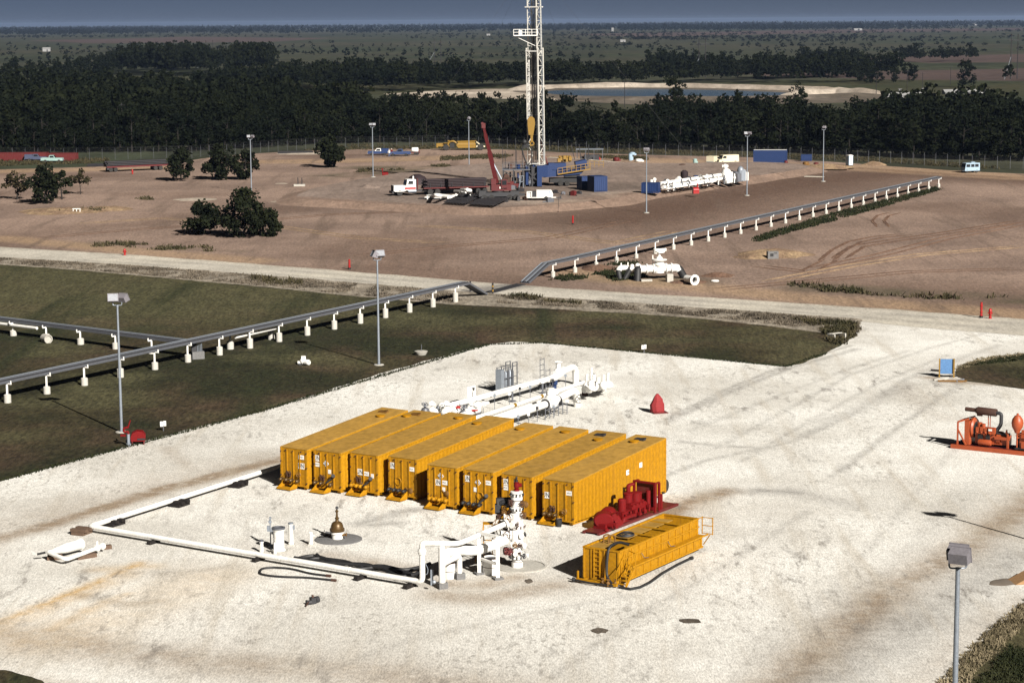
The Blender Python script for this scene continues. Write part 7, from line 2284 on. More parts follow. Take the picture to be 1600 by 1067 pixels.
part(t, "windscreen", MB().add(*slab(0.13, 0.18, 1.8, 1.9, -0.06, -0.01, 1.7, 2.55)), GLASS)
for s in (-1, 1):
    part(t, "side_window", MB().prism([(-1.1, s * 1.035, 1.95), (-0.2, s * 1.035, 1.95), (-0.35, s * 1.0, 2.5), (-1.1, s * 1.0, 2.5)], (0, s * 0.012, 0)), GLASS)
    part(t, "stripe", MB().box((-0.6, s * 1.058, 1.25), (1.9, 0.012, 0.32)), HYDR)
    part(t, "fuel_tank", MB().cyl((-1.6, s * 0.95, 0.75), 0.3, 1.4, 12, (1, 0, 0)), GALV)
    wheel(t, 1.3, s * 1.0, 0.52, 0.32)
    for x in (-4.1, -5.4):
        wheel(t, x, s * 0.95, 0.52, 0.5)
part(t, "headache_rack", MB().box((-1.9, 0, 1.9), (0.12, 2.1, 1.9)), DKRED)
part(t, "air_horn", MB().cyl((-1.3, 0.3, 2.75), 0.14, 0.35, 10).ball((-1.3, 0.3, 3.15), 0.16, 8), WHITE)
R_ = Matrix.Rotation(tr, 4, 'Z')
base = tb + Vector((0.4, 0.9, 0.003))
t = thing("flatbed_trailer", "dark flatbed trailer behind the white truck tractor", "trailer", base + (R_ @ Vector((-9.5, 0, 0))), tr)
part(t, "deck", MB().box((0, 0, 1.25), (12.6, 2.4, 0.18)).box((0, 0, 0.98), (12.0, 0.9, 0.36)), DKRED)
for k in range(6):
    part(t, "stake", MB().beam((-5.4 + k * 2.1, 1.15, 1.3), (-5.4 + k * 2.1, 1.15, 2.9 - 0.25 * (k % 2)), 0.11), PIPE)
for x in (-4.2, -5.5):
    for s in (-1, 1):
        wheel(t, x, s * 0.95, 0.5, 0.5)
part(t, "toolbox", MB().box((2.0, -0.9, 0.75), (1.6, 0.5, 0.5)), DKGREY)
t = thing("pipe_load", "load of long dark pipes lying on the flatbed trailer", "pipes", base + (R_ @ Vector((-9.5, 0, 1.345))), tr)
for k in range(30):
    row, c_ = divmod(k, 6)
    part(t, "pipe", MB().tube([(-6.0 + 0.25 * (k % 3), -0.92 + c_ * 0.36 + 0.08 * row, 0.17 + row * 0.30), (6.2 - 0.2 * (k % 4), -0.92 + c_ * 0.36 + 0.08 * row, 0.17 + row * 0.30)], 0.165, 8), MAROON if k % 3 else PIPE)
t = thing("dark_sedan", "dark blue car half hidden behind the load of pipes", "car", base + (R_ @ Vector((-11.5, -3.8, 0))), tr)
part(t, "body", MB().add(*slab(-2.4, 2.4, 1.8, 0.3, -2.35, 2.3, 1.7, 0.95)), BLUE)
part(t, "cabin", MB().add(*slab(-1.5, 1.0, 1.6, 0.95, -1.0, 0.4, 1.4, 1.5)), GLASS)
part(t, "roof", MB().box((-0.3, 0, 1.52), (1.5, 1.4, 0.05)), WHITE)
for x in (1.5, -1.5):
    for s in (-1, 1):
        wheel(t, x, s * 0.8, 0.33, 0.22)
pm = gp(652, 288, PAD_H)
single("pipe_mound", MB().lathe([(2.3, 0), (2.1, 0.8), (1.5, 1.5), (0.6, 1.95), (0, 2.0)], (0, 0, 0), 18), MAROON, "domed dark heap of coiled hose behind the white truck cab", "hose heap", pm, 0)

# white pipe spools in front of the trailer
sp = gp(690, 305, PAD_H)
t = thing("pipe_spool", "white gooseneck pipe spool with big arch lying in front of the truck trailer", "pipe spool", (0, 0, 0))
Zp = PAD_H
pts = [gp(668, 307, Zp + 0.3), gp(676, 307, Zp + 0.4), gp(680, 305, Zp + 1.6), gp(688, 306, Zp + 1.5), gp(700, 307, Zp + 0.35), gp(706, 308, Zp + 0.3)]
part(t, "arch", MB().tube(fillet(pts, 0.9, 5), 0.34, 10), WHITE)
part(t, "pipe", MB().tube([gp(664, 309, Zp + 0.2), gp(708, 310, Zp + 0.25)], 0.18, 9), WHITE)
for u in (668, 689, 700):
    part(t, "flange", MB().flange(gp(u, 310, Zp + 0.25), 0.38, 0.2, (1, 0, 0)), WHITE)
t = thing("pipe_spool", "tall white swan-neck pipe standing upright among the loose spools", "pipe spool", (0, 0, 0))
pts = [gp(721, 297, Zp + 1.7), gp(728, 297, Zp + 2.0), gp(735, 298, Zp + 1.9), gp(735, 301, Zp + 0.3)]
part(t, "swan_neck", MB().tube(fillet(pts, 0.9, 5), 0.32, 10).ball(gp(730, 297, Zp + 2.5), 0.4, 9), WHITE)
part(t, "pipe", MB().tube(fillet([gp(710, 299, Zp + 0.9), gp(722, 299, Zp + 1.2), gp(725, 302, Zp + 0.4)], 0.5, 5), 0.22, 9).tube([gp(697, 308, Zp + 0.3), gp(727, 304, Zp + 0.35)], 0.24, 9), WHITE)
for (u, v) in ((712, 306), (718, 305), (727, 303), (734, 307)):
    part(t, "flange", MB().flange(gp(u, v, Zp + 0.35), 0.42, 0.22, (0.9, 0.3, 0)), WHITE)
single("steel_plate_stack", MB().box((0, 0, 0.5), (2.4, 1.2, 0.5)).box((0, 0, 0.12), (2.0, 1.0, 0.24)), STEEL, "grey steel plates stacked under the edge of the pipe trailer", "steel plates", gp(703, 301, Zp), 0.2)
t = thing("pipe_bundle", "stack of grey pipes on the ground behind the white spools", "pipes", gp(715, 301, Zp), 0.2)
for k in range(7):
    part(t, "pipe", MB().tube([(-3.6 + .1 * k, -0.6 + k * 0.24, 0.12 + 0.1 * (k % 2)), (3.4 - .15 * k, -0.6 + k * 0.24, 0.12 + 0.1 * (k % 2))], 0.10, 7), STEEL)

# drill pipe laid out on racks
t = thing("drill_pipe_rack", "black drill pipe laid side by side on low racks in front of the crane", "drill pipe", (0, 0, 0))
q0, q1, q2, q3 = gp(694, 316, Zp + 0.5), gp(772, 321, Zp + 0.5), gp(806, 305, Zp + 0.5), gp(722, 303, Zp + 0.5)
for k in range(34):
    f_ = k / 33
    if k in (15, 16):
        continue
    a_, b_ = q0.lerp(q1, f_), q3.lerp(q2, f_)
    jz = Vector((0, 0, 0.05 * (k % 2)))
    d_ = (b_ - a_).normalized() * (0.5 * noise.noise(Vector((k * 1.7, 2, 3))))
    part(t, "drill_pipe", MB().tube([a_ + d_ + jz, b_ + d_ + jz], 0.105, 6), PIPE)
for f_ in (0.15, 0.5, 0.85):
    part(t, "rack_beam", MB().beam(q0.lerp(q3, f_) - Vector((0, 0, 0.25)), q1.lerp(q2, f_) - Vector((0, 0, 0.25)), 0.22), DKGREY)
part(t, "catwalk", MB().beam(gp(655, 310, Zp + 0.1), gp(722, 312, Zp + 0.12), 1.0, 0.16), DKGREY)

# crane
cr = gp(781, 313, Zp)
t = thing("crane", "red mobile crane with boom raised steeply, standing left of the drilling rig", "crane", cr, 0.12)
part(t, "carrier", MB().box((-0.3, 0, 1.1), (7.2, 2.4, 0.7)).box((-3.2, 0, 1.5), (1.2, 2.2, 0.6)).box((2.6, 0, 1.2), (1.6, 2.2, 0.9)), DKGREY)
for x in (-2.9, -1.6, 1.6, 2.8):
    for s in (-1, 1):
        wheel(t, x, s * 1.0, 0.55, 0.5, DKGREY)
for x in (-3.4, 3.1):
    part(t, "outrigger", MB().beam((x, -2.4, 0.7), (x, 2.4, 0.7), 0.3).box((x, -2.4, 0.35), (0.5, 0.5, 0.7)).box((x, 2.4, 0.35), (0.5, 0.5, 0.7)), DKGREY)
part(t, "turntable", MB().lathe([(1.1, 0), (1.1, 0.3), (0, 0.3)], (-0.3, 0, 1.45), 16), BLACK)
part(t, "upper_body", MB().box((0.2, 0.2, 2.3), (3.6, 2.1, 1.1)).box((-1.1, 0.3, 3.1), (0.9, 0.8, 1.5)), CRANE)
part(t, "cab", MB().box((0.7, -0.7, 3.0), (1.1, 0.9, 1.5)), CRANE)
part(t, "cab_window", MB().box((0.7, -1.16, 3.2), (0.8, 0.03, 0.8)).box((0.13, -0.7, 3.2), (0.03, 0.7, 0.8)), GLASS)
part(t, "number_patch", MB().box((0.3, -0.87, 2.3), (0.9, 0.02, 0.35)), WHITE)
part(t, "winch", MB().cyl((1.2, -0.3, 4.2), 0.5, 1.1, 14, (0, 1, 0)).box((1.2, 0.3, 3.6), (1.2, 1.2, 0.9)), RUST)
b0_, b1_ = Vector((-0.5, 0.2, 3.0)), Vector((-2.75, 1.0, 13.3))
part(t, "boom", MB().beam(b0_, b0_.lerp(b1_, 0.55), 0.6, 0.7), CRANE)
part(t, "boom_section", MB().beam(b0_.lerp(b1_, 0.5), b0_.lerp(b1_, 0.85), 0.46, 0.54), CRANE)
part(t, "boom_section", MB().beam(b0_.lerp(b1_, 0.8), b1_, 0.34, 0.4).box(b1_, (0.7, 0.5, 0.9)).cyl(b1_ + Vector((-0.2, -0.3, 0.4)), 0.25, 0.5, 10, (0, 1, 0)), CRANE)
part(t, "boom_ram", MB().tube([Vector((0.9, 0.2, 2.6)), b0_.lerp(b1_, 0.42)], 0.16, 8), GALV)
part(t, "hoist_cable", MB().tube([b1_ + Vector((-0.4, 0, 0)), b1_ + Vector((-0.4, 0, -2.2))], 0.03, 4), BLACK)

# drilling rig
rg = gp(838, 291, Zp)
t = thing("drilling_rig", "tall white lattice drilling mast standing over a dark substructure and blue engine deck", "drilling rig", rg, 0.0)
ZB = 4.2
TOPZ = 45.0


def mast_at(z, sect=None):
    f_ = (z - ZB) / (TOPZ - ZB)
    return Vector((0.0 - 0.85 * f_, 0.6 * f_, z))


MASTW = paint("weathered_mast_white", (0.50, 0.485, 0.44), 0.6, 0, 0.4, (0.25, 0.19, 0.14), 1.2)


def mast_section(z0, z1, w, dep, r, step):
    """open-fronted lattice section: four chords, ladders of braces on sides and back"""
    ch, br, bk = MB(), MB(), MB()
    cor = [(-w / 2, -dep / 2), (w / 2, -dep / 2), (w / 2, dep / 2), (-w / 2, dep / 2)]
    for k, (x, y) in enumerate(cor):
        ch.beam(mast_at(z0) + Vector((x, y, 0)), mast_at(z1) + Vector((x, y, 0)), r * (1.25 if k in (1, 2) else 0.9))
    z = z0
    k = 0
    while z < z1 - 0.3:
        zn = min(z + step, z1)
        a, b = mast_at(z), mast_at(zn)
        for (i, j) in ((1, 2), (3, 0)):
            p, q = Vector((*cor[i], 0)), Vector((*cor[j], 0))
            br.beam(a + p, a + q, r * 0.55)
            br.beam(a + (p if k % 2 else q), b + (q if k % 2 else p), r * 0.6)
        p, q = Vector((*cor[2], 0)), Vector((*cor[3], 0))
        bk.beam(a + p, a + q, r * 0.5)
        bk.beam(a + (p if k % 2 else q), b + (q if k % 2 else p), r * 0.42)
        z = zn
        k += 1
    return ch, br, bk


MROT = rad(-33)
mst = link(bpy.data.objects.new("mast", None), t)
mst.rotation_euler = (0, 0, MROT)
for (z0, z1, w, dep, r, st_) in ((ZB, 26.6, 2.6, 1.9, 0.17, 1.9), (25.4, TOPZ, 2.05, 1.5, 0.145, 1.6)):
    ch, br, bk = mast_section(z0, z1, w, dep, r, st_)
    part(mst, "chord", ch, MASTW)
    part(mst, "lattice_brace", br, MASTW)
    part(mst, "back_brace", bk, MASTW)
for z in (ZB + 0.2, 26.0, 34.4):
    m = MB()
    c = mast_at(z)
    m.beam(c + Vector((-1.4, -0.98, 0)), c + Vector((1.4, -0.98, 0)), 0.2)
    m.beam(c + Vector((-1.4, 0.98, 0)), c + Vector((1.4, 0.98, 0)), 0.2)
    part(mst, "cross_girder", m, WHITE)
m = MB()
for k, x in enumerate((-0.55, -0.35, -0.15, 0.1, 0.3)):
    m.tube([mast_at(11.6 if k < 3 else 5) + Vector((x * 0.6, -0.2 + 0.12 * k, 0)), mast_at(TOPZ) + Vector((x, -0.2 + 0.12 * k, 0))], 0.045 if k < 3 else 0.09, 5)
part(mst, "drill_line", m, BLACK)
part(mst, "inner_panel", MB().beam(mast_at(22.8) + Vector((0, 0.6, 0)), mast_at(25.2) + Vector((0, 0.6, 0)), 1.7, 0.2, (0, 1, 0)), DKGREY)
part(mst, "standpipe", MB().tube([mast_at(5) + Vector((0.8, 0.2, 0)), mast_at(40) + Vector((0.7, 0.2, 0))], 0.12, 7).tube([mast_at(5) + Vector((-0.6, 0.6, 0)), mast_at(33) + Vector((-0.5, 0.6, 0))], 0.10, 7), DKGREY)
m = MB()
for dx in (-1.75, -1.45):
    m.tube([mast_at(13) + Vector((dx, 0.2, 0)), mast_at(26) + Vector((dx + 0.15, 0.2, 0))], 0.06, 6)
for k in range(24):
    z = 13 + k * 0.55
    m.beam(mast_at(z) + Vector((-1.75, 0.2, 0)), mast_at(z) + Vector((-1.45, 0.2, 0)), 0.05)
part(mst, "mast_ladder", m, WHITE)
m = MB()
for dx in (1.55, 1.85):
    m.tube([mast_at(5) + Vector((dx - 0.1, 0.3, 0)), mast_at(44) + Vector((dx - 0.45, 0.3, 0))], 0.05, 5)
for k in range(60):
    z = 5 + k * 0.64
    f_ = (z - 5) / 39
    m.beam(mast_at(z) + Vector((1.45 - 0.35 * f_, 0.3, 0)), mast_at(z) + Vector((1.75 - 0.35 * f_, 0.3, 0)), 0.045)
part(mst, "cable_ladder", m, GALV)
# racking board
rb_ = link(bpy.data.objects.new("racking_board", None), t)
c = mast_at(29.0)
part(rb_, "platform", MB().box(c + Vector((-1.4, -0.6, 0)), (4.6, 2.2, 0.18)), WHITE)
m = MB()
for x in (-3.7, -2.55, -1.4, -0.2, 0.9):
    for y in (-1.7, 0.5):
        m.beam(c + Vector((x, y, 0)), c + Vector((x, y, 1.15)), 0.09)
for zz in (0.6, 1.15):
    for y in (-1.7, 0.5):
        m.beam(c + Vector((-3.7, y, zz)), c + Vector((0.9, y, zz)), 0.08)
    m.beam(c + Vector((-3.7, -1.7, zz)), c + Vector((-3.7, 0.5, zz)), 0.08)
part(rb_, "hand_rail", m, WHITE)
part(rb_, "finger", MB().box(c + Vector((-2.4, -1.4, 0.5)), (0.7, 0.5, 0.9)).beam(c + Vector((-3.5, -1.2, -0.1)), c + Vector((0.9, -0.6, -2.2)), 0.09), WHITE)
# travelling block
tb_ = mast_at(11.8) + Vector((-0.75, -1.3, 0))
blk = link(bpy.data.objects.new("travelling_block", None), t)
part(blk, "sheave_block", MB().prism([(-0.55, -0.25, -1.8), (0.35, -0.25, -1.9), (0.72, -0.25, 0.4), (0.62, -0.25, 1.3), (0.2, -0.25, 1.7), (-0.35, -0.25, 1.7), (-0.72, -0.25, 1.2), (-0.74, -0.25, 0.3)], (0, 0.6, 0)), YPLANT)
for k in range(4):
    pass
blk.location = tb_
part(blk, "hook", MB().box((0.05, 0, -2.5), (0.45, 0.4, 1.3)).ring((0.1, 0, -3.5), 0.35, 0.13, (0, 1, 0), 14, 6).beam((-0.4, 0, -3.0), (-0.1, 0, -4.0), 0.18), YPLANT)
part(blk, "swivel", MB().ball((-1.35, 0.1, -3.2), 0.55, 10).tube(fillet([(-1.4, 0.1, -3.2), (-1.9, 0.1, -4.4), (-1.4, 0.2, -6.4), (-0.6, 0.4, -8.0)], 0.8), 0.14, 7).box((-1.0, 0.1, -3.9), (1.0, 0.4, 0.8)).cyl((0.0, 0.0, -7.4), 0.11, 3.4, 8), BLACK)
for (x, y) in ((16, 26), (-22, 24), (34, -14), (-30, -18)):
    part(t, "guy_line", MB().tube([mast_at(43), Vector((x, y, 0))], 0.012, 4), DKGREY)
# rig floor and substructure
m = MB().box((-3.9, -0.2, 3.35), (5.4, 5.0, 0.22)).box((-0.9, 1.5, 4.0), (2.4, 3.0, 0.25))
part(t, "rig_floor", m, STEEL)
m = MB()
for x in (-6.4, -4.4, -2.6):
    for y in (-2.6, 2.2):
        m.beam((x, y, 0), (x, y, 3.3), 0.26)
for x in (-2.2, -0.8, 0.9):
    for y in (-2.0, 0.2, 2.4):
        m.beam((x, y, 0), (x, y, 4.0), 0.3)
m.beam((-2.2, -2.0, 0.5), (0.9, -2.0, 3.5), 0.2).beam((-2.2, -2.0, 3.5), (0.9, -2.0, 0.5), 0.2).beam((-6.4, -2.6, 3.2), (-2.6, -2.6, 1.2), 0.16)
part(t, "substructure_leg", m, DKGREY)
m = MB()
for x in (-6.5, -5.2, -3.9, -2.6, -1.4):
    for y in (-2.65, 2.25):
        m.beam((x, y, 3.4), (x, y, 4.5), 0.07)
for zz in (3.95, 4.5):
    for y in (-2.65, 2.25):
        m.beam((-6.5, y, zz), (-1.4, y, zz), 0.06)
part(t, "floor_rail", m, STEEL)
m = MB()
for x, zz in ((-6.5, 7.6), (-4.0, 7.6), (-2.7, 8.0), (-6.0, 6.8), (-3.8, 6.9)):
    m.beam((x, 0.5, 3.4), (x, 0.5, zz), 0.11)
part(t, "tool_post", m, PIPE)
for k in range(9):
    x, y_ = -5.8 + 0.75 * k, -1.6 + 1.2 * (k % 3)
    part(t, "floor_equipment", MB().box((x, y_, 3.9 if k % 2 else 1.0), (0.7, 0.6, 0.8 + 0.3 * (k % 3)), 0.3 * k).cyl((x, y_, 0.2), 0.16, 2.6, 8), (DKGREY, RUST, STEEL, BLUE)[k % 4])
part(t, "ground_box", MB().box((-5.2, -3.4, 0.6), (1.6, 1.0, 1.2)).box((-3.9, -3.6, 0.4), (1.0, 0.8, 0.8)), DKRED)
part(t, "skid_block", MB().box((-0.4, 0.2, 2.2), (2.6, 3.4, 3.2)), DKGREY)
part(t, "blue_leg", MB().box((-1.9, -1.9, 2.2), (0.7, 0.5, 3.6)).box((0.6, -2.15, 2.1), (0.9, 0.4, 4.0)).box((1.6, -1.9, 3.0), (1.2, 0.6, 2.2)), BLUE)
part(t, "stair_tower", MB().box((-2.9, -3.2, 1.1), (0.9, 0.9, 0.1)).beam((-3.3, -3.6, 0), (-3.3, -3.6, 2.2), 0.1).beam((-2.5, -3.6, 0), (-2.5, -3.6, 2.2), 0.1).beam((-3.4, -4.4, 0), (-2.9, -3.2, 2.2), 0.14).box((-2.9, -3.1, 2.2), (1.0, 0.9, 0.1)), GALV)
# rig carrier / engine deck running to the right
cd = link(bpy.data.objects.new("engine_deck", None), t)
cd.location = (1.4, 0.2, 0)
cd.rotation_euler = (0, 0, 0.10)
part(cd, "deck_girder", MB().prism([(0, -1.3, 1.7), (7.2, -1.3, 2.3), (8.2, -1.3, 3.4), (0, -1.3, 3.0)], (0, 2.6, 0)), BLUE)
part(cd, "engine_hood", MB().box((2.6, 0, 3.8), (3.4, 2.2, 1.3)).box((0.8, 0, 3.5), (1.6, 2.3, 1.2)), BLUE)
part(cd, "underside_shade", MB().box((4.6, 0.3, 1.1), (6.8, 1.8, 0.9)).box((5.5, -0.2, 2.3), (3.0, 1.6, 1.2)), BLACK)  # shade below the deck painted as solid black blocks
m = MB()
for k in range(5):
    m.box((3.0 + k * 0.55, -0.4 + 0.3 * (k % 2), 5.0 + 0.25 * (k % 3)), (0.6, 0.9, 0.7)).cyl((3.2 + k * 0.5, 0.2, 4.6), 0.22, 1.2, 8)
part(cd, "engine", m, YPLANT)
part(cd, "radiator_house", MB().box((7.3, 0, 4.2), (2.2, 2.3, 1.3), 0, Matrix.Rotation(rad(-12), 3, 'Y')), BLUE)
part(cd, "mast_rest", MB().tube([(8.0, -0.5, 4.5), (9.6, -0.3, 5.9)], 0.16, 7).tube([(7.4, 0, 5), (7.0, 0.2, 8.0)], 0.08, 6).tube([(8.8, 0, 5.2), (8.9, 0.2, 7.9)], 0.08, 6).tube([(6.2, 0.4, 5), (5.5, 0.5, 7.8)], 0.07, 6).box((9.4, -0.2, 5.7), (0.6, 0.5, 0.4)), DKGREY)
m = MB()
for k in range(8):
    x = 2.6 + k * 0.9
    zz = 2.35 + k * 0.13
    m.beam((x, -1.75, zz), (x, -1.75, zz + 1.2), 0.09)
m.beam((2.6, -1.75, 2.35), (9.0, -1.75, 3.28), 0.16, 0.22).beam((2.6, -1.75, 3.5), (9.0, -1.75, 4.45), 0.10).beam((2.6, -1.75, 2.95), (9.0, -1.75, 3.9), 0.07)
for k in range(4):
    m.beam((9.2 + k * 0.9, 0.9, 3.4), (9.2 + k * 0.9, 0.9, 4.7), 0.08)
m.beam((9.2, 0.9, 4.7), (12.0, 0.9, 4.5), 0.08).beam((9.2, 0.9, 4.1), (12.0, 0.9, 3.9), 0.07)
part(cd, "walkway_rail", m, YPLANT)
part(cd, "mast_brace", MB().tube([(0.9, 0.2, 4.0), (-0.9, 0.3, 9.6)], 0.15, 7), DKRED)
for x in (3.5, 4.8, 8.4, 9.7):
    for s in (-1, 1):
        wheel(t, x + 1.2, s * 1.2 + 0.6, 0.5, 0.45, DKGREY)


def blue_box(label, cat, u0, u1, v, h_, dep, rz, mat=BLUE, name="steel_container", top=None, base=0.0):
    a, b = gp(u0, v, base), gp(u1, v, base)
    w = (b - a).length
    t = thing(name, label, cat, Vector(((a.x + b.x) / 2, (a.y + b.y) / 2 + dep / 2, base + 0.003)), rz)
    m = MB().box((0, 0, h_ / 2 + 0.1), (w - 0.1, dep - 0.1, h_ - 0.2))
    part(t, "body", m, mat)
    m = MB()
    n_ = max(4, int(w / 0.42))
    for k in range(n_):
        x = -w / 2 + 0.25 + k * (w - 0.5) / (n_ - 1)
        m.box((x, -dep / 2 + 0.03, h_ / 2 + 0.08), (0.14, 0.06, h_ - 0.42)).box((x, dep / 2 - 0.03, h_ / 2 + 0.08), (0.14, 0.06, h_ - 0.42))
    n2 = max(3, int(dep / 0.45))
    for k in range(n2):
        y = -dep / 2 + 0.25 + k * (dep - 0.5) / (n2 - 1)
        m.box((-w / 2 + 0.03, y, h_ / 2 + 0.08), (0.06, 0.14, h_ - 0.42)).box((w / 2 - 0.03, y, h_ / 2 + 0.08), (0.06, 0.14, h_ - 0.42))
    part(t, "wall_rib", m, mat)["kind"] = "stuff"
    m = MB()
    for sx in (-1, 1):
        for sy in (-1, 1):
            m.box((sx * (w / 2 - 0.05), sy * (dep / 2 - 0.05), h_ / 2), (0.12, 0.12, h_))
    for sy in (-1, 1):
        for zz in (0.08, h_ - 0.06):
            m.beam((-w / 2 + .11, sy * (dep / 2 - 0.05), zz), (w / 2 - .11, sy * (dep / 2 - 0.05), zz), 0.115)
    for sx in (-1, 1):
        for zz in (0.08, h_ - 0.06):
            m.beam((sx * (w / 2 - 0.05), -dep / 2 + .11, zz), (sx * (w / 2 - 0.05), dep / 2 - .11, zz), 0.115)
    part(t, "frame", m, mat)
    part(t, "roof", MB().box((0, 0, h_ - 0.02), (w - 0.25, dep - 0.25, 0.06)), top or mat)
    return t


blue_box("blue steel tank box at the right end of the rig's engine deck", "tank", 923, 945, 300, 2.9, 3.4, 0.35, base=PAD_H)
blue_box("blue steel tank box tucked behind the end tank of the rig", "tank", 905, 921, 297, 2.5, 2.6, 0.35, base=PAD_H)
blue_box("small blue steel box at the left end of the white pipework", "tank", 1004, 1031, 302, 1.9, 2.0, -0.25, base=PAD_H)
cont = blue_box("long blue shipping container with pale roof standing by the wood", "container", 1178, 1231, 257, 3.2, 2.6, -0.12, top=WHITE)
blue_box("small blue box standing right of the blue shipping container", "container", 1252, 1269, 252, 1.5, 1.6, -0.1, top=BLUE)
t = blue_box("row of long red steel skips at the left edge, the nearer piece", "skip", -30, 72, 252, 2.0, 2.6, -0.03, DKRED, "steel_skip")
blue_box("shorter red steel skip behind the pale green pickup", "skip", 78, 119, 252, 1.9, 2.4, -0.02, DKRED, "steel_skip")
pickup("pickup_truck", "pale green pickup truck parked in front of the red skips", gp(82, 254), 0.03, TEAL)
pickup("pickup_truck", "dark blue-grey pickup truck behind the pale green one", gp(57, 252), 0.03, paint("slate_paint", (0.05, 0.06, 0.10), 0.4), None, 1.1)

# generator trailer
gt = gp(846, 313, Zp)
t = thing("compressor_trailer", "white air compressor on a small trailer in front of the rig", "compressor", gt, 0.03)
part(t, "housing", MB().prism([(-0.9, -0.85, 0.5), (2.0, -0.85, 0.5), (2.05, -0.85, 1.2), (1.75, -0.85, 1.85), (-0.9, -0.85, 1.85)], (0, 1.7, 0)), WHITE)
part(t, "side_panel", MB().box((-1.35, 0, 1.05), (0.8, 1.6, 1.1)), DKGREY)
part(t, "end_frame", MB().beam((-2.6, -0.8, 0.5), (-2.6, -0.8, 1.6), 0.14).beam((-1.8, -0.8, 0.5), (-1.8, -0.8, 1.6), 0.14).beam((-2.6, -0.8, 1.6), (-1.7, -0.8, 1.6), 0.14).beam((-2.6, -0.8, 0.55), (2.6, -0.8, 0.55), 0.14).box((-2.2, -0.2, 1.0), (0.7, 0.8, 0.7)), WHITE)
part(t, "logo_stripe", MB().prism([(1.2, -0.856, 1.0), (1.32, -0.856, 1.0), (1.52, -0.856, 1.7), (1.40, -0.856, 1.7)], (0, -0.006, 0)), SIGNBLUE)
for s in (-1, 1):
    wheel(t, 0.8, s * 0.9, 0.38, 0.25)
part(t, "drawbar", MB().beam((2.0, 0, 0.45), (3.6, -0.1, 0.3), 0.12).box((3.4, -0.1, 0.5), (0.3, 0.3, 0.5)), DKGREY)

rj = random.Random(31)
for k, (u, v) in enumerate([(742, 312), (752, 300), (760, 306), (800, 296), (806, 310), (815, 306), (822, 313), (868, 302), (880, 304), (896, 306), (905, 303), (748, 292), (812, 300), (858, 316), (735, 314), (790, 316)]):
    w_, h_ = rj.uniform(0.5, 1.2), rj.uniform(0.35, 0.9)
    t = thing("tool_box", "dark tool box or drum left on the ground round the drilling rig", "equipment", gp(u, v, Zp), rj.uniform(0, 3), "tool boxes round the drilling rig")
    part(t, "box", MB().box((0, 0, h_ / 2), (w_, 0.7, h_)).box((0, 0, h_ + 0.04), (w_ * 0.6, 0.5, 0.08)), (DKGREY, RUST, PIPE, STEEL, DKRED)[k % 5])
    part(t, "fitting", MB().cyl((w_ * 0.7, 0, 0), 0.28, h_ * 0.8, 10).tube([(-w_ * 0.5, 0, 0.1), (-w_ * 1.1, 0.3, 0.1)], 0.08, 6), (PIPE, STEEL, RUST)[k % 3])

# white flow equipment right of the rig
ea, eb = gp(1024, 300, Zp), gp(1160, 283, Zp)
ed = (eb - ea).normalized()
es = Vector((ed.y, -ed.x, 0))
EL = (eb - ea).length
t = thing("flow_skid", "long white pipework skid with valves on the raised pad right of the rig", "pipework", ea, 0)
for k, (off, z, r_, x0, x1) in enumerate([(0.6, 0.75, 0.36, 0.05, 0.72), (-0.6, 1.35, 0.36, 0.08, 0.85), (1.5, 0.55, 0.2, 0.05, 0.6), (-1.6, 1.1, 0.24, 0.1, 0.75)]):
    part(t, "pipe", MB().tube([ed * (EL * x0) + es * off + Vector((0, 0, z)), ed * (EL * x1) + es * off + Vector((0, 0, z + 0.3))], r_, 10), WHITE)
    for j in range(6):
        x = x0 + (x1 - x0) * (j + 0.5) / 6
        part(t, "flange", MB().flange(ed * (EL * x) + es * off + Vector((0, 0, z + 0.2)), r_ * 1.5, 0.25, ed), WHITE if j % 2 else STEEL)
rv = random.Random(9)
for k in range(16):
    x = EL * (0.02 + k * 0.058)
    p = ed * x + es * rv.uniform(-1.4, 1.6)
    m = MB().ball(p + Vector((0, 0, 1.0)), rv.uniform(0.3, 0.5), 8).cyl(p, 0.15, 1.6 + rv.uniform(0, 0.4), 7)
    if k % 4 == 1:
        m.wheel(p + Vector((0, 0, 2.0)), 0.35, 0.06, (0.3, -0.6, 1))
    part(t, "valve", m, WHITE if k % 4 else STEEL)
    part(t, "support", MB().beam(p + es * 0.4, p + es * 0.4 + Vector((0, 0, 0.7)), 0.2), DKGREY)
for x, w, h_, m_ in ((0.79, 2.2, 3.0, WHITE), (0.86, 1.6, 2.4, DKGREY), (0.90, 2.0, 2.2, STEEL), (0.96, 1.6, 3.1, GALV), (1.0, 1.2, 2.4, WHITE)):
    p = ed * (EL * x)
    part(t, "equipment_tower", MB().lathe([(w * 0.35, 0), (w * 0.42, 0.3), (w * 0.42, h_ * 0.75), (w * 0.3, h_ * 0.9), (0, h_)], p + es * 0.3, 12).box(p + es * 0.9 + Vector((0, 0, h_ * 0.4)), (w * 0.6, 0.6, h_ * 0.7), 0.2), m_)
part(t, "top_valve", MB().ball(ed * (EL * 0.79) + Vector((0, 0, 3.3)), 0.5, 9).cyl(ed * (EL * 0.79) + Vector((-0.6, 0, 3.3)), 0.3, 1.2, 9, (1, 0, 0)), WHITE)
part(t, "dark_unit", MB().lathe([(0.5, 0), (0.7, 0.5), (0.75, 1.6), (0.3, 2.0), (0, 2.0)], ed * (EL * 0.42) - es * 2.0 + Vector((0, 0, 1.2)), 12), MAROON)
part(t, "blue_unit", MB().box(ed * (EL * 0.6) - es * 2.5 + Vector((0, 0, 1.0)), (3.6, 1.0, 0.9), 0.15).box(ed * (EL * 0.6) - es * 2.5 + Vector((0, 0, 1.6)), (1.6, 0.9, 0.4), 0.15), BLUE)
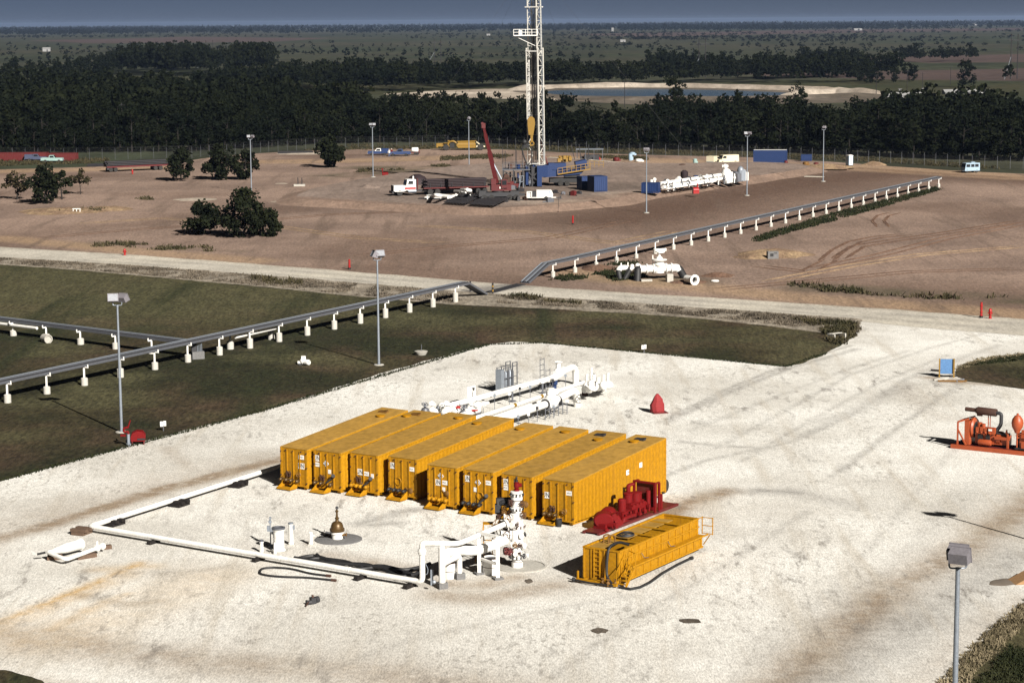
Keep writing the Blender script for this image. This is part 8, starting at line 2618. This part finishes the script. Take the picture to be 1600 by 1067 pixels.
part(t, "end_valve", MB().cyl(ed * 0.5 - es * 1.2 + Vector((0, 0, 0.8)), 0.3, 1.4, 9).ball(ed * 2.2 - es * 1.6 + Vector((0, 0, 2.1)), 0.4, 8).cyl(ed * 2.2 - es * 1.6, 0.25, 2.1, 8), WHITE)
t = thing("hose_reel", "small bright red reel box with a nozzle in front of the white pipework", "hose reel", gp(1087, 303, 0.6), 0.2)
part(t, "housing", MB().box((0, 0, 0.5), (1.1, 0.9, 0.9)).lathe([(0.5, -0.5), (0.5, 0.5)], (0, 0, 0.7), 14, (1, 0, 0)), HYDR)
part(t, "nozzle", MB().cyl((0.35, 0, 1.0), 0.12, 0.9, 8), HYDR)
t = thing("hose_reel", "red reel box beside the mast left of the truck", "hose reel", gp(602, 278, 0.0), 0.1)
part(t, "housing", MB().box((0, 0, 0.55), (1.3, 0.9, 0.9)).lathe([(0.5, -0.6), (0.5, 0.6)], (0, 0, 0.7), 14, (1, 0, 0)), RED)
part(t, "nozzle", MB().cyl((-0.6, 0, 0.9), 0.1, 1.0, 8).box((-0.6, 0, 1.85), (0.4, 0.25, 0.25)), RED)

# vans, toilet, pavilion and oddments by the wood
van("cream panel van parked in front of the security fence", gp(1137, 256), LEFT + 0.35, CREAM)
t = pickup("utility_truck", "cream service truck with box body left of the cream van", gp(1117, 256), rad(60), CREAM, None, 1.3, CREAM)
t["category"] = "service truck"
van("pale blue step van alone on the back road at the far right", gp(1515, 270), LEFT + 0.3, LBLUE, True)
t = thing("portable_toilet", "pale blue portable toilet cabin with dark shaded side", "portable toilet", gp(1327, 259), 0.5)
part(t, "cabin", MB().box((0, 0, 1.15), (1.15, 1.15, 2.1)), LBLUE)
part(t, "roof", MB().prism([(-0.62, -0.62, 2.2), (0.62, -0.62, 2.2), (0.62, 0.62, 2.2), (-0.62, 0.62, 2.2)], (0, 0, 0.12)).box((0, 0, 2.36), (0.9, 0.9, 0.1)), WHITE)
part(t, "door", MB().box((0, -0.585, 1.1), (0.75, 0.03, 1.8)), WHITE)
part(t, "base", MB().box((0, 0, 0.06), (1.25, 1.25, 0.12)), DKGREY)
pv_ = gp(922, 252)
t = thing("shelter", "open shelter with thin grey roof on posts behind the rig", "shelter", pv_ + Vector((0, 1.5, 0)), -0.05)
part(t, "roof", MB().box((0, 0, 2.75), (6.4, 3.2, 0.12)), GALV)
for x in (-3, -1, 1, 3):
    for y in (-1.4, 1.4):
        part(t, "post", MB().beam((x, y, 0), (x, y, 2.7), 0.12), STEEL)
part(t, "stored_machine", MB().box((0.4, 0, 0.7), (3.6, 1.6, 1.4)).box((-1.6, 0.3, 0.5), (1.4, 1.2, 1.0)), DKGREY)
single("kerb_sheet", MB().beam(gp(858, 247, 0.5), gp(925, 251, 0.5), 0.9, 0.35), SHEET, "long white sheet strip along the back edge of the pad, left length", "plastic strip")
single("kerb_sheet", MB().beam(gp(927, 251.3, 0.5), gp(990, 257, 0.5), 0.9, 0.35), SHEET, "long white sheet strip along the back edge of the pad, right length", "plastic strip")
for (u, v, m_, w, h_, lb) in [(985, 251, LBLUE, 1.0, 1.6, "pale blue drum among the clutter right of the shelter"), (998, 253, WHITE, 1.8, 0.7, "low white box on the ground right of the pale blue drum"), (988, 243, LBLUE, 1.5, 0.8, "small pale blue crate by the fence behind the clutter"),
                              (1086, 257, TEAL, 1.0, 1.3, "green drum standing on the dirt left of the cream truck"), (1066, 264, RUST, 1.6, 1.1, "rusty heap of scrap left of the green drum"), (1259, 259, OCHRE, 1.4, 0.9, "small ochre pump below the small blue box"),
                              (1275, 261, DKRED, 1.2, 1.0, "small dark red pump right of the ochre pump"), (1172, 267, WHITE, 0.5, 0.6, "tiny white box beside the mast at the end of the pipework"), (1228, 258, DKRED, 0.8, 1.0, "small red item at the corner of the blue container"),
                              (963, 252, DKRED, 1.6, 0.9, "dark red box beside the shelter"), (935, 250, HYDR, 0.8, 0.7, "little red crate in front of the shelter")]:
    m = MB().lathe([(w * 0.42, 0), (w * 0.5, h_ * 0.3), (w * 0.46, h_ * 0.9), (w * 0.2, h_), (0, h_)], (0, 0, 0), 10).box((w * 0.3, 0, h_ * 0.3), (w * 0.6, w * 0.5, h_ * 0.5), 0.3)
    single("equipment_item", m, m_, lb, "equipment", gp(u, v), 0.0)
t = thing("flatbed_trailer", "long red-framed flatbed trailer loaded with dark pipes at the left by the wood", "trailer", gp(213, 267), heading((165, 267), (262, 263)))
part(t, "deck", MB().box((0, 0, 1.2), (14.5, 2.4, 0.16)).box((0, -1.15, 1.05), (14.3, 0.12, 0.2)), CRANE)
for x in (-6.3, -5.2, 4.2, 5.4):
    for s in (-1, 1):
        wheel(t, x, s * 0.95, 0.5, 0.5, WHITE if x > 0 else GALV)
part(t, "chain_box", MB().box((-6.8, -0.9, 0.9), (0.8, 0.4, 0.8)), DKGREY)
t2 = thing("pipe_load", "dark pipes stacked along the red-framed trailer", "pipes", gp(213, 267) + Vector((0, 0, 1.285)), heading((165, 267), (262, 263)))
for k in range(15):
    row, c_ = divmod(k, 5)
    part(t2, "pipe", MB().tube([(-7.3 + 0.2 * (k % 3), -0.9 + c_ * 0.44 + 0.1 * row, 0.2 + row * 0.34), (7.2 - 0.25 * (k % 4), -0.9 + c_ * 0.44 + 0.1 * row, 0.2 + row * 0.34)], 0.19, 8), PIPE)
for (u, v, a, l_) in ((462, 240, 0.05, 9), (150, 260, 0.0, 4)):
    m = MB()
    for k in range(6):
        m.tube([(-l_ / 2 + .2 * k, -0.9 + k * 0.34, 0.18 + 0.25 * (k % 2)), (l_ / 2 - .1 * k, -0.9 + k * 0.34, 0.18 + 0.25 * (k % 2))], 0.17, 7)
    t = thing("pipe_pile", ["dark pile of pipes on the pale sand left of the lone tree", "short dark pipe pile at the tail of the red-framed trailer"][0 if u == 462 else 1], "pipes", gp(u, v), a)
    for k in range(6):
        part(t, "pipe", MB().tube([(-l_ / 2 + .2 * k, -0.9 + k * 0.34, 0.18 + 0.25 * (k % 2)), (l_ / 2 - .1 * k, -0.9 + k * 0.34, 0.18 + 0.25 * (k % 2))], 0.17, 7), PIPE)
t = thing("concrete_pad", "low pale concrete plinth with two dark posts on the dirt", "plinth", gp(468, 291), 0)
part(t, "slab", MB().box((0, 0, 0.18), (2.2, 1.4, 0.4)), CONC)
for x in (-0.3, 0.5):
    part(t, "post", MB().beam((x, 0, 0.3), (x, 0, 1.7), 0.16), PIPE)
t = thing("sawhorse", "small white trestle standing in the weedy hollow near the left trees", "trestle", gp(120, 333), 0)
part(t, "top", MB().box((0, 0, 0.75), (1.4, 0.3, 0.12)), WHITE)
for x in (-0.6, 0, 0.6):
    part(t, "leg", MB().beam((x, -0.2, 0), (x, 0, 0.75), 0.1), WHITE)
t = thing("stake", "thin dark stake on the bare ground in front of the compressor", "stake", gp(872, 331, 0.4), 0)
part(t, "rod", MB().beam((0, 0, 0), (0.1, 0, 2.6), 0.07), PIPE)
part(t, "foot", MB().box((0, 0, 0.04), (0.3, 0.3, 0.1)), RUST)
single("plank", MB().box((0, 0, 0.1), (4.0, 1.2, 0.12)), SHEET, "pale board lying on the slope near the mast right of the blue container", "board", gp(1272, 277), -0.5)

# ------------------------------------------------------------------ security fence along the wood
fl = way([(-60, 252), (0, 250), (160, 250), (300, 247), (420, 238), (520, 232), (620, 231), (700, 229), (780, 231), (900, 238), (1000, 242), (1060, 244), (1200, 247), (1340, 253), (1480, 260), (1660, 268)], 3.0)
t = thing("security_fence", "tall chain-link security fence running along the front of the wood", "fence", (0, 0, 0))
pm_ = MB().beam((0, 0, 0), (0, 0, 2.7), 0.055).beam((0, 0, 2.7), (0.12, -0.25, 3.0), 0.035).mesh("fence_post")
pm_.materials.append(STEEL)
for p in fl:
    o = link(bpy.data.objects.new("fence_post", pm_), t)
    o.location = (p.x, p.y, 0)
wires = MB()
for z, r_ in ((0.15, 0.012), (0.6, 0.010), (1.05, 0.010), (1.5, 0.010), (1.95, 0.010), (2.35, 0.014), (2.75, 0.012), (2.98, 0.012)):
    for p, q in zip(fl, fl[1:]):
        a_, b_ = Vector((p.x, p.y, z)), Vector((q.x, q.y, z))
        wires.beam(a_, b_, r_ * 1.6)
for p, q in zip(fl, fl[1:]):
    for k in range(1, 10):
        c_ = p.lerp(q, k / 10)
        wires.beam((c_.x, c_.y, 0.1), (c_.x, c_.y, 2.35), 0.014)
part(t, "chain_link", wires, DKGREY)["kind"] = "stuff"

# ------------------------------------------------------------------ far power lines and buildings
def hframe(label, u, v, h, gap):
    g_ = gp(u, v)
    t = thing("power_pole", label, "power pole", g_, 0.3, "twin-pole power line structures on the far plain")
    for x in (-gap / 2, gap / 2):
        part(t, "pole", MB().tube([(x, 0, 0), (x, 0, h)], [0.30, 0.2], 7), PIPE)
    part(t, "crossarm", MB().beam((-gap, 0, h * 0.86), (gap, 0, h * 0.86), 0.35), PIPE)
    part(t, "stay", MB().tube([(-gap / 2, 0, h * 0.5), (-gap * 2.0, -4, 0)], 0.12, 5), GALV)


hframe("twin-pole power line structure right of the drilling mast", 1097, 122, 22, 4.0)
hframe("twin-pole power line structure at the far right", 1584, 124, 24, 4.0)
hframe("twin-pole power line structure above the wood left of the mast", 684, 103, 20, 5.0)
hframe("twin-pole power line structure above the tall dark stand at left", 328, 106, 20, 5.0)
for k, (u, v, h, lb) in enumerate([(976, 168, 10, "single utility pole in front of the pond"), (1369, 150, 9, "single utility pole left of the white plant"), (1417, 150, 11, "single utility pole at the white plant"), (1441, 151, 10, "second utility pole at the white plant"),
                               (1485, 133, 9, "utility pole between the ploughed field and the meadow"), (192, 232, 12, "dark utility pole rising through the fence at the left")]):
    t = thing("utility_pole", lb, "utility pole", gp(u, v), 0)
    part(t, "pole", MB().tube([(0, 0, 0), (0, 0, h)], [0.16, 0.11], 6), PIPE)
    part(t, "crossarm", MB().beam((-0.9, 0, h - 0.6), (0.9, 0, h - 0.6), 0.12), PIPE)


SHEDW = paint("faded_shed_white", (0.21, 0.21, 0.21), 0.7, 0, 0.3)


def shed(label, u, v, w, d, h, mat=SHEDW, roof=SHEDW):
    t = thing("shed", label, "building", gp(u, v), 0.1)
    part(t, "wall", MB().box((0, 0, h / 2), (w, d, h)), mat)
    part(t, "roof", MB().prism([(-w / 2 - 0.3, -d / 2 - 0.3, h + 0.003), (-w / 2 - 0.3, d / 2 + 0.3, h + 0.003), (-w / 2 - 0.3, 0, h + d * 0.22)], (w + 0.6, 0, 0)), roof)
    part(t, "door", MB().box((w * 0.1, -d / 2 - 0.02, h * 0.35), (w * 0.16, 0.06, h * 0.7)), DKGREY)


for a in [("low white plant building with flat tanks beyond the wood at right", 1412, 153, 16, 6, 1.0), ("white block standing at the left end of the white plant", 1406, 151, 1.0, 1.0, 3.0), ("white block at the right end of the white plant", 1443, 151, 1.2, 1.2, 3.2), ("long low white shed right of the white plant", 1506, 147, 18, 5, 0.9),
          ("small white house far left with two tiny outbuildings", 73, 81, 9, 6, 3.6), ("long white warehouse on the left horizon", 28, 46.5, 60, 30, 6), ("white warehouse on the left horizon, right of the longest one", 62, 46, 45, 25, 5), ("white warehouse at the right end of the left horizon group", 98, 45, 45, 25, 5),
          ("tiny white house in the middle distance left of the mast", 763, 56, 8, 6, 2.6), ("tiny white house in the fields right of the mast", 973, 66, 8, 6, 2.2), ("white sheds in the trees on the right plain", 1340, 48, 22, 12, 3), ("white sheds on the right horizon", 1525, 40, 40, 20, 4),
          ("little white box in the trees left of the mast", 731, 108, 3, 3, 2), ("tiny bright white tower in the far fields right of the mast", 957, 50, 6, 6, 10)]:
    shed(*a)

# mast just outside the frame at lower right: its lamp shadow falls into the picture
mast("floodlight mast standing just outside the right edge of the pad", Vector((37.6, 125.8, 0)), 11.0, [(-0.42, 0, rad(160), rad(-24)), (0.42, 0, rad(160), rad(-24))], 0.14)
# ------------------------------------------------------------------ air
hz = MB().box((0, 12950, 23), (29000, 27100, 48.2))
hm = bpy.data.materials.new("haze")
hm.use_nodes = True
hn = hm.node_tree
hn.nodes.remove(hn.nodes["Principled BSDF"])
pv = hn.nodes.new("ShaderNodeVolumePrincipled")
pv.inputs["Density"].default_value = 3.8e-5
pv.inputs["Color"].default_value = (0.46, 0.63, 1.0, 1)
pv.inputs["Anisotropy"].default_value = 0.3
hn.links.new(pv.outputs[0], hn.nodes["Material Output"].inputs["Volume"])
part(None, "haze", hz, hm)["kind"] = "stuff"
